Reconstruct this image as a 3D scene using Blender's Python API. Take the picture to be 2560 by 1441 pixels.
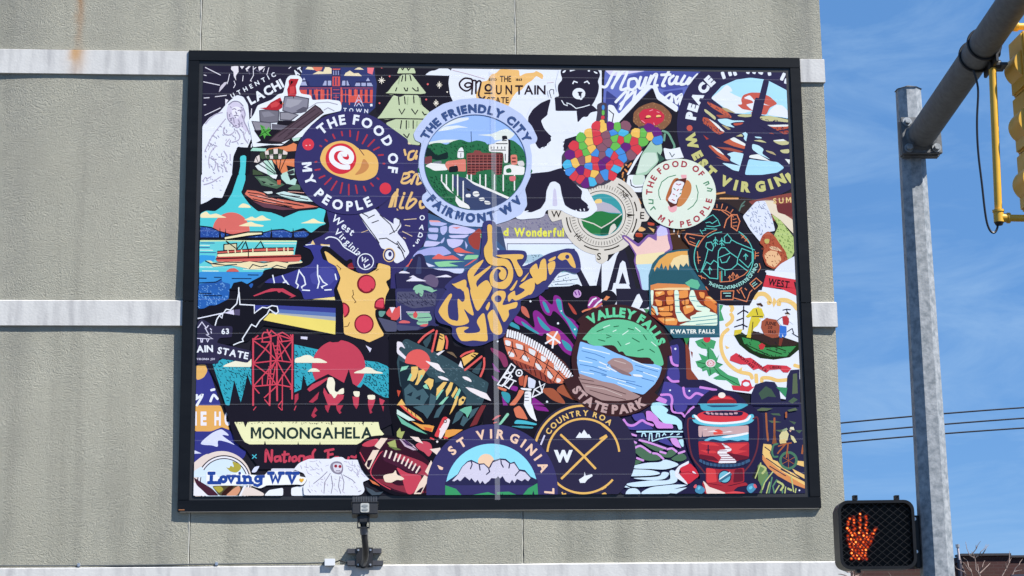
import bpy, bmesh, math, random
from mathutils import Vector, Matrix, Euler

# ---------------------------------------------------------------- camera, sky, sun, exposure
for o in list(bpy.data.objects): bpy.data.objects.remove(o)
scene = bpy.context.scene
C = scene.collection
CAM_LOC = Vector((-1.16266, -16.34272, 1.6))
CAM_ROT = Euler((math.radians(102.2965), math.radians(0.74886), math.radians(-4.26275)), 'XYZ')
FPX = 4700.0
cam = bpy.data.cameras.new('camera'); cam.sensor_width = 36; cam.sensor_fit = 'HORIZONTAL'
cam.lens = FPX / 2560 * 36; cam.clip_start = .1; cam.clip_end = 6000
camo = bpy.data.objects.new('camera', cam); C.objects.link(camo)
camo.location = CAM_LOC; camo.rotation_euler = CAM_ROT; scene.camera = camo

TO_SUN = Vector((1.5, -1.0, 2.2)).normalized()
ELEV = math.asin(TO_SUN.z); AZ = math.atan2(TO_SUN.x, TO_SUN.y)
world = bpy.data.worlds.new('World'); scene.world = world; world.use_nodes = True
wn = world.node_tree.nodes; wl = world.node_tree.links; wn.clear()
sky = wn.new('ShaderNodeTexSky'); sky.sky_type = 'NISHITA'; sky.sun_disc = False
sky.sun_elevation = ELEV; sky.sun_rotation = AZ; sky.altitude = 2500; sky.air_density = 1.0; sky.dust_density = 0.0; sky.ozone_density = 4.0
bg = wn.new('ShaderNodeBackground'); bg.inputs['Strength'].default_value = .092
wo = wn.new('ShaderNodeOutputWorld')
# thin high cirrus
tc = wn.new('ShaderNodeTexCoord'); mp = wn.new('ShaderNodeMapping'); mp.inputs['Scale'].default_value = (3.2, 3.2, 11); mp.inputs['Rotation'].default_value = (0, .35, 0)
ns = wn.new('ShaderNodeTexNoise'); ns.inputs['Scale'].default_value = 2.2; ns.inputs['Detail'].default_value = 7; ns.inputs['Roughness'].default_value = .62; ns.inputs['Distortion'].default_value = .6
rp = wn.new('ShaderNodeMapRange'); rp.inputs['From Min'].default_value = .47; rp.inputs['From Max'].default_value = .85; rp.inputs['To Max'].default_value = .62
mx = wn.new('ShaderNodeMixRGB'); mx.inputs['Color2'].default_value = (2.6, 3.9, 5.6, 1)
wl.new(tc.outputs['Generated'], mp.inputs['Vector']); wl.new(mp.outputs['Vector'], ns.inputs['Vector']); wl.new(ns.outputs['Fac'], rp.inputs['Value'])
wl.new(rp.outputs['Result'], mx.inputs['Fac'])
hs = wn.new('ShaderNodeHueSaturation'); hs.inputs['Saturation'].default_value = 1.12; wl.new(sky.outputs['Color'], hs.inputs['Color'])
hz = wn.new('ShaderNodeMixRGB'); hz.inputs['Fac'].default_value = .74; hz.inputs['Color2'].default_value = (.80, 2.0, 4.3, 1); wl.new(hs.outputs['Color'], hz.inputs['Color1'])
wl.new(hz.outputs['Color'], mx.inputs['Color1']); wl.new(mx.outputs['Color'], bg.inputs['Color']); wl.new(bg.outputs['Background'], wo.inputs['Surface'])
sl = bpy.data.lights.new('sun', 'SUN'); sl.energy = 5.0; sl.angle = math.radians(.53); sl.color = (1, .955, .89)
so = bpy.data.objects.new('sun', sl); C.objects.link(so)
so.rotation_euler = (-TO_SUN).to_track_quat('-Z', 'Y').to_euler(); so.location = (8, -8, 14)
scene.view_settings.view_transform = 'Standard'; scene.view_settings.look = 'None'
scene.view_settings.exposure = .82; scene.view_settings.gamma = 1; scene.view_settings.use_curve_mapping = False
scene.render.engine = 'CYCLES'; scene.cycles.max_bounces = 6; scene.cycles.transparent_max_bounces = 12

# ---------------------------------------------------------------- helpers
CR = CAM_ROT.to_matrix()
def at(px, py, y):
    """the point of the plane at this world depth that a pixel of the photograph looks at"""
    d = CR @ Vector(((px - 1280) / FPX, -(py - 720.5) / FPX, -1))
    return CAM_LOC + d * ((y - CAM_LOC.y) / d.y)
def lin(h):
    f = lambda v: v / 12.92 if v <= .04045 else ((v + .055) / 1.055) ** 2.4
    return tuple(f(int(h[i:i + 2], 16) / 255) for i in (0, 2, 4))
def mat(name, col, rough=.6, metal=0, spec=.5, emit=None, es=0):
    m = bpy.data.materials.new(name); m.use_nodes = True
    b = m.node_tree.nodes['Principled BSDF']
    b.inputs['Base Color'].default_value = (*col, 1); b.inputs['Roughness'].default_value = rough
    b.inputs['Metallic'].default_value = metal; b.inputs['Specular IOR Level'].default_value = spec
    if emit: b.inputs['Emission Color'].default_value = (*emit, 1); b.inputs['Emission Strength'].default_value = es
    return m
def noisy(name, c1, c2, scale, rough=.6, metal=0, bump=0, bscale=60, detail=6, stretch=(1, 1, 1), spec=.5, rr=0):
    """two colours mixed by noise, plus a fine bump"""
    m = mat(name, c1, rough, metal, spec); nt = m.node_tree; n = nt.nodes; l = nt.links; b = n['Principled BSDF']
    tc = n.new('ShaderNodeTexCoord'); mp = n.new('ShaderNodeMapping'); mp.inputs['Scale'].default_value = stretch
    t = n.new('ShaderNodeTexNoise'); t.inputs['Scale'].default_value = scale; t.inputs['Detail'].default_value = detail; t.inputs['Roughness'].default_value = .6
    r = n.new('ShaderNodeMapRange'); r.inputs['From Min'].default_value = .35; r.inputs['From Max'].default_value = .65
    x = n.new('ShaderNodeMixRGB'); x.inputs['Color1'].default_value = (*c1, 1); x.inputs['Color2'].default_value = (*c2, 1)
    l.new(tc.outputs['Object'], mp.inputs['Vector']); l.new(mp.outputs['Vector'], t.inputs['Vector']); l.new(t.outputs['Fac'], r.inputs['Value']); l.new(r.outputs['Result'], x.inputs['Fac']); l.new(x.outputs['Color'], b.inputs['Base Color'])
    if rr:
        q = n.new('ShaderNodeMapRange'); q.inputs['To Min'].default_value = rough - rr; q.inputs['To Max'].default_value = rough + rr
        l.new(t.outputs['Fac'], q.inputs['Value']); l.new(q.outputs['Result'], b.inputs['Roughness'])
    if bump:
        t2 = n.new('ShaderNodeTexNoise'); t2.inputs['Scale'].default_value = bscale; t2.inputs['Detail'].default_value = 4
        bp = n.new('ShaderNodeBump'); bp.inputs['Strength'].default_value = bump; bp.inputs['Distance'].default_value = .01
        l.new(tc.outputs['Object'], t2.inputs['Vector']); l.new(t2.outputs['Fac'], bp.inputs['Height']); l.new(bp.outputs['Normal'], b.inputs['Normal'])
    return m
class MB:
    """collects shapes, builds ONE mesh object"""
    def __init__(s): s.b = bmesh.new()
    def box(s, x0, x1, y0, y1, z0, z1, M=None, bev=0):
        r = bmesh.ops.create_cube(s.b, size=1)['verts']
        for v in r:
            v.co = Vector(((x0 + x1) / 2 + v.co.x * (x1 - x0), (y0 + y1) / 2 + v.co.y * (y1 - y0), (z0 + z1) / 2 + v.co.z * (z1 - z0)))
        if bev:
            es = list({e for v in r for e in v.link_edges})
            r = list({v for f in bmesh.ops.bevel(s.b, geom=es, offset=bev, segments=2, affect='EDGES')['faces'] for v in f.verts} | {v for v in r if v.is_valid})
        if M: bmesh.ops.transform(s.b, matrix=M, verts=[v for v in r if v.is_valid])
        return s
    def tube(s, pts, rad, n=12, cap=True, off=0.0):
        pts = [Vector(p) for p in pts]; rads = rad if isinstance(rad, (list, tuple)) else [rad] * len(pts)
        rings = []; up = None
        for i, p in enumerate(pts):
            t = (pts[min(i + 1, len(pts) - 1)] - pts[max(i - 1, 0)]).normalized()
            if up is None: up = t.orthogonal().normalized()
            up = (up - t * up.dot(t)).normalized(); w = t.cross(up)
            rings.append([s.b.verts.new(p + rads[i] * (math.cos(off + 2 * math.pi * k / n) * up + math.sin(off + 2 * math.pi * k / n) * w)) for k in range(n)])
        for a, b in zip(rings, rings[1:]):
            for k in range(n): s.b.faces.new((a[k], a[(k + 1) % n], b[(k + 1) % n], b[k]))
        if cap: s.b.faces.new(rings[0][::-1]); s.b.faces.new(rings[-1])
        return s
    def prism(s, loop, d, M=None):
        """closed loop of (x, z) pushed from y=0 to y=d"""
        a = [s.b.verts.new((x, 0, z)) for x, z in loop]; b = [s.b.verts.new((x, d, z)) for x, z in loop]; k = len(loop)
        s.b.faces.new(a); s.b.faces.new(b[::-1])
        for i in range(k): s.b.faces.new((a[i], b[i], b[(i + 1) % k], a[(i + 1) % k]))
        if M: bmesh.ops.transform(s.b, matrix=M, verts=a + b)
        return s
    def ringprism(s, lo, li, d, M=None):
        k = len(lo); V = lambda L, y: [s.b.verts.new((x, y, z)) for x, z in L]
        a, b, c, e = V(lo, 0), V(lo, d), V(li, 0), V(li, d)
        for i in range(k):
            j = (i + 1) % k
            for q in ((a[i], a[j], c[j], c[i]), (b[j], b[i], e[i], e[j]), (a[j], a[i], b[i], b[j]), (c[i], c[j], e[j], e[i])): s.b.faces.new(q)
        if M: bmesh.ops.transform(s.b, matrix=M, verts=a + b + c + e)
        return s
    def build(s, name, m, parent=None, smooth=False):
        bmesh.ops.recalc_face_normals(s.b, faces=s.b.faces)
        me = bpy.data.meshes.new(name); s.b.to_mesh(me); s.b.free()
        o = bpy.data.objects.new(name, me); C.objects.link(o)
        if m: me.materials.append(m)
        if smooth:
            for p in me.polygons: p.use_smooth = True
            try: me.set_sharp_from_angle(angle=math.radians(40))
            except Exception: pass
        if parent: o.parent = parent; o.matrix_parent_inverse = Matrix.Translation(-parent.location)
        return o
def tag(o, label=None, cat=None, group=None, kind=None):
    for k, v in (('label', label), ('category', cat), ('group', group), ('kind', kind)):
        if v: o[k] = v
    return o
def thing(name, loc, label, cat, group=None):
    o = bpy.data.objects.new(name, None); C.objects.link(o); o.location = loc; o.empty_display_size = .1
    return tag(o, label, cat, group)
def rrect(w, h, r, n=6):
    P = []
    for cx, cz, a0 in ((w / 2 - r, h / 2 - r, 0), (-w / 2 + r, h / 2 - r, 90), (-w / 2 + r, -h / 2 + r, 180), (w / 2 - r, -h / 2 + r, 270)):
        for k in range(n + 1):
            a = math.radians(a0 + 90 * k / n); P.append((cx + r * math.cos(a), cz + r * math.sin(a)))
    return P
T3 = Matrix.Translation

# ---------------------------------------------------------------- ground
gm = noisy('asphalt', (.034, .034, .034), (.048, .047, .045), 3, .9, bump=.3, bscale=120)
g = MB(); v = [g.b.verts.new(p) for p in ((-1500, -1500, 0), (1500, -1500, 0), (1500, 3000, 0), (-1500, 3000, 0))]; g.b.faces.new(v)
tag(g.build('ground', gm), kind='structure')
sm = noisy('concrete', (.12, .117, .11), (.16, .155, .145), 2.5, .85, bump=.2, bscale=80)
tag(MB().box(-14, 12, -3.6, .3, -.2, .13, bev=.015).build('pavement', sm), kind='structure')

# ---------------------------------------------------------------- the stucco building
def stucco():
    m = mat('stucco', (.4, .39, .34), .92, 0, .25); nt = m.node_tree; n = nt.nodes; l = nt.links; b = n['Principled BSDF']
    def N(t, **k):
        q = n.new('ShaderNode' + t)
        for a, v in k.items(): q.inputs[a.replace('_', ' ')].default_value = v
        return q
    tc = N('TexCoord'); P = tc.outputs['Object']
    warp = N('TexNoise', Scale=2.2, Detail=3.); l.new(P, warp.inputs['Vector'])
    wa = n.new('ShaderNodeVectorMath'); wa.operation = 'MULTIPLY_ADD'; wa.inputs[1].default_value = (.35, .35, .35)
    l.new(warp.outputs['Color'], wa.inputs[0]); l.new(P, wa.inputs[2])
    mpp = N('Mapping', Scale=(1., 1., 1.5)); l.new(wa.outputs[0], mpp.inputs['Vector'])
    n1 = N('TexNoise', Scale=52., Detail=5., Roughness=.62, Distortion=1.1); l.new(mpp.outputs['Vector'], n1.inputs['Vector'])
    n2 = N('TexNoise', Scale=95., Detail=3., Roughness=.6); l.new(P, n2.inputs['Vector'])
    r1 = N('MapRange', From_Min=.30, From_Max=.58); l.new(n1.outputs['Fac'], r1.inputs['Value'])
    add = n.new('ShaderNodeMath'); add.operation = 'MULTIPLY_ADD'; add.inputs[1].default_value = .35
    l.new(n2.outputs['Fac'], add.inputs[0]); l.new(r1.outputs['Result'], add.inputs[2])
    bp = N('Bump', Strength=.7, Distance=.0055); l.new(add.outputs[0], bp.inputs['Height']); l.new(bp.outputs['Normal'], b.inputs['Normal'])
    # colour: large tone drift, vertical water streaks, speckle
    big = N('TexNoise', Scale=.55, Detail=4.); l.new(P, big.inputs['Vector'])
    ms = N('Mapping', Scale=(2.6, 1., .16)); l.new(P, ms.inputs['Vector'])
    st = N('TexNoise', Scale=1.2, Detail=5., Roughness=.55); l.new(ms.outputs['Vector'], st.inputs['Vector'])
    c1 = N('MixRGB'); c1.inputs['Color1'].default_value = (.345, .336, .275, 1); c1.inputs['Color2'].default_value = (.405, .393, .322, 1)
    rb = N('MapRange', From_Min=.3, From_Max=.7); l.new(big.outputs['Fac'], rb.inputs['Value']); l.new(rb.outputs['Result'], c1.inputs['Fac'])
    c2 = N('MixRGB'); c2.blend_type = 'MULTIPLY'; c2.inputs['Color2'].default_value = (.76, .765, .77, 1)
    rs = N('MapRange', From_Min=.5, From_Max=.72); l.new(st.outputs['Fac'], rs.inputs['Value']); l.new(rs.outputs['Result'], c2.inputs['Fac']); l.new(c1.outputs['Color'], c2.inputs['Color1'])
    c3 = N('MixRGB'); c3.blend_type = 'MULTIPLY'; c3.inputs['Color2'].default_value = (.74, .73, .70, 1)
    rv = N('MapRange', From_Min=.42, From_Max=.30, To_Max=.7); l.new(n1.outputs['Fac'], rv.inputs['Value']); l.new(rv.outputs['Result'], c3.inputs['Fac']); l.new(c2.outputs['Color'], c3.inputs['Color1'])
    out = rust(n, l, P, c3.outputs['Color'], -3.786, 7.93, .72, .036, (.34, .15, .04, 1), .95)
    for x_, z_, d_, w_, a_ in ((-4.17, 9.4, 3.2, .17, .55), (-3.2, 9.4, 2.6, .10, .35), (-3.55, 7.0, 2.0, .22, .35), (-4.3, 4.7, 2.0, .2, .45), (-2.9, 3.1, .9, .07, .5), (-.75, 3.15, .6, .05, .4), (1.3, 3.15, .7, .12, .35), (2.9, 6.9, 1.9, .05, .5), (2.86, 4.6, 2.0, .06, .45), (1.05, 9.4, 2.4, .14, .4)):
        out = rust(n, l, P, out, x_, z_, d_, w_, (.235, .232, .205, 1), a_)
    l.new(out, b.inputs['Base Color'])
    return m
def rust(n, l, P, base, x, z, dz, wid, col, amt):
    """a rust run: soft vertical streak that starts at height z and dies out dz below"""
    sp = n.new('ShaderNodeSeparateXYZ'); l.new(P, sp.inputs[0])
    nz = n.new('ShaderNodeTexNoise'); nz.inputs['Scale'].default_value = 7; nz.inputs['Detail'].default_value = 5; l.new(P, nz.inputs['Vector'])
    def M(op, a, bb, c=None):
        q = n.new('ShaderNodeMath'); q.operation = op
        for i, v in enumerate((a, bb, c)):
            if v is None: continue
            if hasattr(v, 'node'): l.new(v, q.inputs[i])
            else: q.inputs[i].default_value = v
        return q.outputs[0]
    dx = M('ADD', sp.outputs['X'], -x); dx = M('MULTIPLY_ADD', nz.outputs['Fac'], .10, M('ADD', dx, -.05))
    gx = M('POWER', 2.718, M('MULTIPLY', M('MULTIPLY', dx, dx), -1 / (wid * wid)))
    up = M('SUBTRACT', z, sp.outputs['Z'])
    mr = n.new('ShaderNodeMapRange'); mr.inputs['From Min'].default_value = dz; mr.inputs['From Max'].default_value = 0; l.new(up, mr.inputs['Value'])
    k = M('MULTIPLY', gx, M('MULTIPLY', mr.outputs['Result'], amt))
    k = M('MULTIPLY', k, M('MULTIPLY_ADD', nz.outputs['Fac'], 1.4, .1))
    x2 = n.new('ShaderNodeMixRGB'); x2.use_clamp = True; x2.inputs['Color2'].default_value = col; l.new(M('MINIMUM', k, 1.0), x2.inputs['Fac']); l.new(base, x2.inputs['Color1'])
    return x2.outputs['Color']
def bandmat():
    m = noisy('painted_band', (.56, .555, .54), (.62, .615, .60), 3, .85, bump=.16, bscale=55, spec=.25)
    nt = m.node_tree; n = nt.nodes; l = nt.links; b = n['Principled BSDF']
    src = b.inputs['Base Color'].links[0].from_socket; P = n['Texture Coordinate'].outputs['Object']
    ms = n.new('ShaderNodeMapping'); ms.inputs['Scale'].default_value = (5, 1, .8); l.new(P, ms.inputs['Vector'])
    st = n.new('ShaderNodeTexNoise'); st.inputs['Scale'].default_value = 2.2; st.inputs['Detail'].default_value = 6; l.new(ms.outputs['Vector'], st.inputs['Vector'])
    r = n.new('ShaderNodeMapRange'); r.inputs['From Min'].default_value = .44; r.inputs['From Max'].default_value = .72; r.inputs['To Max'].default_value = .9; l.new(st.outputs['Fac'], r.inputs['Value'])
    x = n.new('ShaderNodeMixRGB'); x.blend_type = 'MULTIPLY'; x.inputs['Color2'].default_value = (.66, .66, .68, 1); l.new(r.outputs['Result'], x.inputs['Fac']); l.new(src, x.inputs['Color1'])
    o = rust(n, l, P, x.outputs['Color'], -3.80, 7.40, .36, .075, (.50, .27, .09, 1), 1.15)
    l.new(o, b.inputs['Base Color']); return m
M_ST = stucco(); M_BD = bandmat(); M_JT = mat('joint_sealant', (.30, .30, .27), .8); M_JB = mat('joint_bead_pale', (.56, .55, .49), .7)
bld = thing('stucco_building', (-4.0, 3.0, 0), 'grey beige stucco building with pale bands carrying the billboard', 'building')
XE = 3.02; BANDS = [(7.125, 7.358), (4.822, 5.053), (2.50, 2.734), (.13, .62)]
cols = [-8.43, -5.562, -2.697, .168, XE]
rows = [(.62, 2.50), (2.734, 4.822), (5.053, 7.125), (7.358, 9.43)]
def wave(x, z): return .0035 * math.sin(x * 2.1 + 1.3 * math.sin(z * 1.7)) + .003 * math.sin(x * 4.3 + z * 1.1 + 2) + .002 * math.sin(z * 3.7 - x)
MB().box(-8.43, XE - .02, .03, 8, 0, 9.6).build('wall_core', M_JT, bld)
rng = random.Random(4)
for zi, (z0, z1) in enumerate(rows):
    for x0, x1 in zip(cols, cols[1:]):
        a, c = x0 + .007, x1 - (.007 if x1 != XE else 0); d, e = z0, z1
        mb = MB(); nx = max(2, int((c - a) / .09)); nz = max(2, int((e - d) / .09)); V = []
        for j in range(nz + 1):
            V.append([])
            for i in range(nx + 1):
                x = a + (c - a) * i / nx; z = d + (e - d) * j / nz; edge = i in (0, nx)
                V[-1].append(mb.b.verts.new((x, wave(x, z) * 1.15 , z)))
        for j in range(nz):
            for i in range(nx): mb.b.faces.new((V[j][i], V[j][i + 1], V[j + 1][i + 1], V[j + 1][i]))
        for j in range(nz):
            for i in (0, nx):
                p, q = mb.b.verts.new(V[j][i].co), mb.b.verts.new(V[j + 1][i].co); r, s = mb.b.verts.new((p.co.x, .05, p.co.z)), mb.b.verts.new((q.co.x, .05, q.co.z)); mb.b.faces.new((p, q, s, r))
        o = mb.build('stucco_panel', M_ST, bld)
        for pl in o.data.polygons: pl.use_smooth = len(pl.vertices) == 4 and abs(pl.normal.y) > .5
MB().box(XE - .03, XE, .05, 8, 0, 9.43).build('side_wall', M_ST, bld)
for z0, z1 in BANDS:
    mb = MB(); top = .012
    loop = [(-.025, z0), (-.025, z1 - top), (.002, z1), (.03, z1), (.03, z0)]
    x = -8.43
    A = [mb.b.verts.new((-8.43, y, z)) for y, z in loop]; B = [mb.b.verts.new((XE + .014, y, z)) for y, z in loop]; k = len(loop)
    mb.b.faces.new(A); mb.b.faces.new(B[::-1])
    for i in range(k): mb.b.faces.new((A[i], B[i], B[(i + 1) % k], A[(i + 1) % k]))
    mb.build('trim_band', M_BD, bld)
MB().box(-8.5, XE + .05, -.04, 8, 9.43, 9.62, bev=.01).build('coping', mat('coping_metal', (.2, .2, .2), .5, .6), bld)
for x in cols[1:-1]:
    for z0, z1 in rows:
        mb = MB(); pts = [(x + .0012 * math.sin(i * 1.9 + z0), .019 + .003 * math.sin(i * 2.7), z0 + (z1 - z0) * i / 24) for i in range(25)]
        mb.tube([(p[0] - .0045, p[1] - .0175, p[2]) for p in pts], .0045, 6).build('joint_bead', M_JB, bld)

# ---------------------------------------------------------------- billboard: frame and sheet
M_FR = noisy('frame_black', (.0036, .0050, .0078), (.0052, .0070, .0102), 1.4, .5, 0, spec=.17, rr=.06, stretch=(1, 1, 6))
bb = thing('billboard', (0, -.02, 3.194), 'large black framed printed mural of overlapping souvenir stickers on the stucco wall', 'billboard')
FX, FZ0, FZ1, FB = 2.8, 3.194, 7.354, .097
fy0, fy1 = -.040, .006
def bar(x0, x1, z0, z1): return MB().box(x0, x1, fy0, fy1, z0, z1, bev=.0025).build('frame_bar', M_FR, bb)
bar(-FX, FX, FZ1 - FB, FZ1); bar(-FX, FX, FZ0, FZ0 + FB)
for s in (-1, 1):
    x0, x1 = sorted((s * FX, s * (FX - FB)))
    bar(x0, x1, FZ0 + FB + .002, 5.034); bar(x0, x1, 5.038, FZ1 - FB - .002)
MB().box(-FX + .05, FX - .05, -.0272, .004, FZ0 + .05, FZ1 - .05).build('backing_panel', mat('backing_black', (.016, .017, .021), .5), bb)
MB().box(-FX + .01, -FX + .06, -.0425, -.03, FZ0 + .012, FZ0 + .019).build('corner_clip', mat('copper_clip', (.5, .2, .08), .4, .3), bb)
MB().box(-FX + .02, FX - .02, -.0385, -.002, FZ0 - .0042, FZ0 - .0005).build('underside_strip', mat('strip_pale', (.24, .23, .21), .6, .2), bb)  # thin paler strip along the underside of the bottom bar

# ---------------------------------------------------------------- the printed picture: flat printed shapes, drawn in order
PX0, PX1, PZ0, PZ1 = -2.667, 2.664, 3.325, 7.212
PY = -.0285; STEP = .00003
def vinyl():
    m = mat('printed_vinyl', (.8, .8, .8), .55, 0, .07); nt = m.node_tree; n = nt.nodes; l = nt.links; b = n['Principled BSDF']
    a = n.new('ShaderNodeVertexColor'); a.layer_name = 'Ink'
    tc = n.new('ShaderNodeTexCoord'); t = n.new('ShaderNodeTexNoise'); t.inputs['Scale'].default_value = 1.7; t.inputs['Detail'].default_value = 5
    r = n.new('ShaderNodeMapRange'); r.inputs['To Min'].default_value = .93; r.inputs['To Max'].default_value = 1.05
    x = n.new('ShaderNodeMixRGB'); x.blend_type = 'MULTIPLY'; x.inputs['Fac'].default_value = 1
    l.new(tc.outputs['Object'], t.inputs['Vector']); l.new(t.outputs['Fac'], r.inputs['Value']); l.new(a.outputs['Color'], x.inputs['Color1']); l.new(r.outputs['Result'], x.inputs['Color2']); l.new(x.outputs['Color'], b.inputs['Base Color'])
    t2 = n.new('ShaderNodeTexNoise'); t2.inputs['Scale'].default_value = 3.2; t2.inputs['Detail'].default_value = 3
    bp = n.new('ShaderNodeBump'); bp.inputs['Strength'].default_value = .5; bp.inputs['Distance'].default_value = .006
    l.new(tc.outputs['Object'], t2.inputs['Vector']); l.new(t2.outputs['Fac'], bp.inputs['Height']); l.new(bp.outputs['Normal'], b.inputs['Normal'])
    return m
M_VN = vinyl()
sheet = MB().box(PX0, PX1, PY - .0008, -.022, PZ0, PZ1).build('print_sheet', noisy('sheet_ink', (.012, .011, .017), (.015, .014, .021), 2, .5, spec=.1), bb)
TILES = {k: (480 + 512 * (i % 3), 150 + 288 * (i // 3)) for i, k in enumerate('ABCDEFGHIJKL')}
GRID = {}; CELL = 24.0
class Ink:
    """one printed sticker: a mesh of thin flat ink shapes"""
    def __init__(s, name): s.name = name; s.v = []; s.f = []; s.c = []; s.ink = []
    def add(s, polys, col, spread=False):
        """polys: list of loops in photo pixels; one draw operation = one ink level"""
        W = []
        for L in polys:
            Q = []
            for x, y in L:
                p = at(x, y, PY); Q.append((p.x, p.z))
            Q = clip(Q)
            if len(Q) >= 3: W.append(Q)
        if not W: return
        cells = set()
        for L in polys:
            xs = [p[0] for p in L]; ys = [p[1] for p in L]
            for i in range(int(min(xs) // CELL), int(max(xs) // CELL) + 1):
                for j in range(int(min(ys) // CELL), int(max(ys) // CELL) + 1): cells.add((i, j))
        lev = 1 + max(GRID.get(c, 0) for c in cells); d = 5e-6 if spread else 0
        for c in cells: GRID[c] = lev + int(d * len(W) / STEP + .9)
        y = PY - .0012 - lev * STEP
        for i, Q in enumerate(W):
            k = len(s.v); s.v += [(x, y - i * d, z) for x, z in Q]; s.f.append(tuple(range(k, k + len(Q)))); s.ink.append(col)
    def build(s, parent, label=None):
        if not s.f: return
        me = bpy.data.meshes.new(s.name); me.from_pydata(s.v, [], s.f); me.update()
        a = me.color_attributes.new('Ink', 'FLOAT_COLOR', 'CORNER'); buf = []
        for p, c in zip(me.polygons, s.ink): buf += list(c) * p.loop_total
        a.data.foreach_set('color', buf); me.materials.append(M_VN)
        o = bpy.data.objects.new(s.name, me); C.objects.link(o); o.parent = parent
        if label: o['label'] = label
        return o
def clip(Q):
    for ax, lim, sg in ((0, PX0 + .0002, 1), (0, PX1 - .0002, -1), (1, PZ0 + .0002, 1), (1, PZ1 - .0002, -1)):
        out = []; k = len(Q)
        if not k: return Q
        for i in range(k):
            a, b = Q[i], Q[(i + 1) % k]; da = sg * (a[ax] - lim); db = sg * (b[ax] - lim)
            if da >= 0: out.append(a)
            if (da >= 0) != (db >= 0):
                t = da / (da - db); out.append((a[0] + (b[0] - a[0]) * t, a[1] + (b[1] - a[1]) * t))
        Q = out
    return Q
def smooth(P, n=5):
    out = []; k = len(P)
    for i in range(k):
        p0, p1, p2, p3 = P[i - 1], P[i], P[(i + 1) % k], P[(i + 2) % k]
        for j in range(n):
            t = j / n; out.append(tuple(.5 * (2 * p1[a] + (p2[a] - p0[a]) * t + (2 * p0[a] - 5 * p1[a] + 4 * p2[a] - p3[a]) * t * t + (3 * p1[a] - p0[a] - 3 * p2[a] + p3[a]) * t ** 3) for a in (0, 1)))
    return out
def chaikin(P):
    for r in (.24, .25):
        Q = []
        for a, b in zip(P, P[1:] + P[:1]):
            d = math.hypot(b[0] - a[0], b[1] - a[1]); k = min(r, 2.6 / max(d, 1e-3))
            Q += [(a[0] + (b[0] - a[0]) * k, a[1] + (b[1] - a[1]) * k), (b[0] - (b[0] - a[0]) * k, b[1] - (b[1] - a[1]) * k)]
        P = Q
    return P
def smopen(P, n=5):
    if len(P) < 3: return P
    E = [P[0]] + P + [P[-1]]; out = []
    for i in range(1, len(E) - 2):
        p0, p1, p2, p3 = E[i - 1:i + 3]
        for j in range(n):
            t = j / n; out.append(tuple(.5 * (2 * p1[a] + (p2[a] - p0[a]) * t + (2 * p0[a] - 5 * p1[a] + 4 * p2[a] - p3[a]) * t * t + (3 * p1[a] - p0[a] - 3 * p2[a] + p3[a]) * t ** 3) for a in (0, 1)))
    return out + [P[-1]]
def stroke(P, w):
    """ribbon outline of a polyline with rounded ends, as quads sharing edges"""
    h = w / 2; n = len(P)
    if n < 2 or h <= 0: return []
    L = []; R_ = []
    def nrm(a, b):
        dx, dy = b[0] - a[0], b[1] - a[1]; d = math.hypot(dx, dy) or 1e-6; return -dy / d, dx / d
    for i in range(n):
        a = nrm(P[max(i - 1, 0)], P[max(i, 1)]); b = nrm(P[min(i, n - 2)], P[min(i + 1, n - 1)])
        mx, my = a[0] + b[0], a[1] + b[1]; d = math.hypot(mx, my)
        if d < .5: mx, my, s = b[0], b[1], h
        else: mx, my = mx / d, my / d; s = min(h / max(mx * b[0] + my * b[1], .5), 1.5 * h)
        L.append((P[i][0] + mx * s, P[i][1] + my * s)); R_.append((P[i][0] - mx * s, P[i][1] - my * s))
    out = [[L[i], L[i + 1], R_[i + 1], R_[i]] for i in range(n - 1)]
    for i, j in ((0, 1), (n - 1, n - 2)):
        dx, dy = P[i][0] - P[j][0], P[i][1] - P[j][1]; d = math.hypot(dx, dy) or 1e-6; dx, dy = dx / d * h, dy / d * h
        out.append([L[i], (L[i][0] * .85 + R_[i][0] * .15 + dx * .7, L[i][1] * .85 + R_[i][1] * .15 + dy * .7), (L[i][0] * .15 + R_[i][0] * .85 + dx * .7, L[i][1] * .15 + R_[i][1] * .85 + dy * .7), R_[i]])
    return out
def inside(p, Q):
    r = False; k = len(Q)
    for i in range(k):
        a, b = Q[i], Q[i - 1]
        if (a[1] > p[1]) != (b[1] > p[1]) and p[0] < (b[0] - a[0]) * (p[1] - a[1]) / (b[1] - a[1]) + a[0]: r = not r
    return r
GLY = {}
def glyph(ch, wt):
    """faces of one letter, cap height 1"""
    k = (ch, wt)
    if k in GLY: return GLY[k]
    if ch == 'M':
        s, w = .15 + wt * 1.9, .92 + wt; GLY[k] = ([[(0, 0), (0, 1), (s * 1.15, 1), (w / 2, .46), (w - s * 1.15, 1), (w, 1), (w, 0), (w - s, 0), (w - s, 1 - 1.5 * s), (w / 2, .46 - 1.5 * s), (s, 1 - 1.5 * s), (s, 0)]], w); return GLY[k]
    cu = bpy.data.curves.new('g', 'FONT'); cu.body = ch; cu.size = 1 / .729; cu.resolution_u = 3; cu.offset = wt * 1.1; cu.fill_mode = 'BOTH'
    ob = bpy.data.objects.new('g', cu); me = bpy.data.meshes.new_from_object(ob)
    me.calc_loop_triangles(); V = [v.co.copy() for v in me.vertices]; T = [[(V[i].x, V[i].y) for i in t.vertices] for t in me.loop_triangles]
    xs = [v.x for v in V] or [0, .35]; x0, x1 = min(xs), max(xs)
    bpy.data.objects.remove(ob); bpy.data.curves.remove(cu); bpy.data.meshes.remove(me)
    GLY[k] = ([[(x - x0, y) for x, y in t] for t in T], x1 - x0); return GLY[k]
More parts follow.
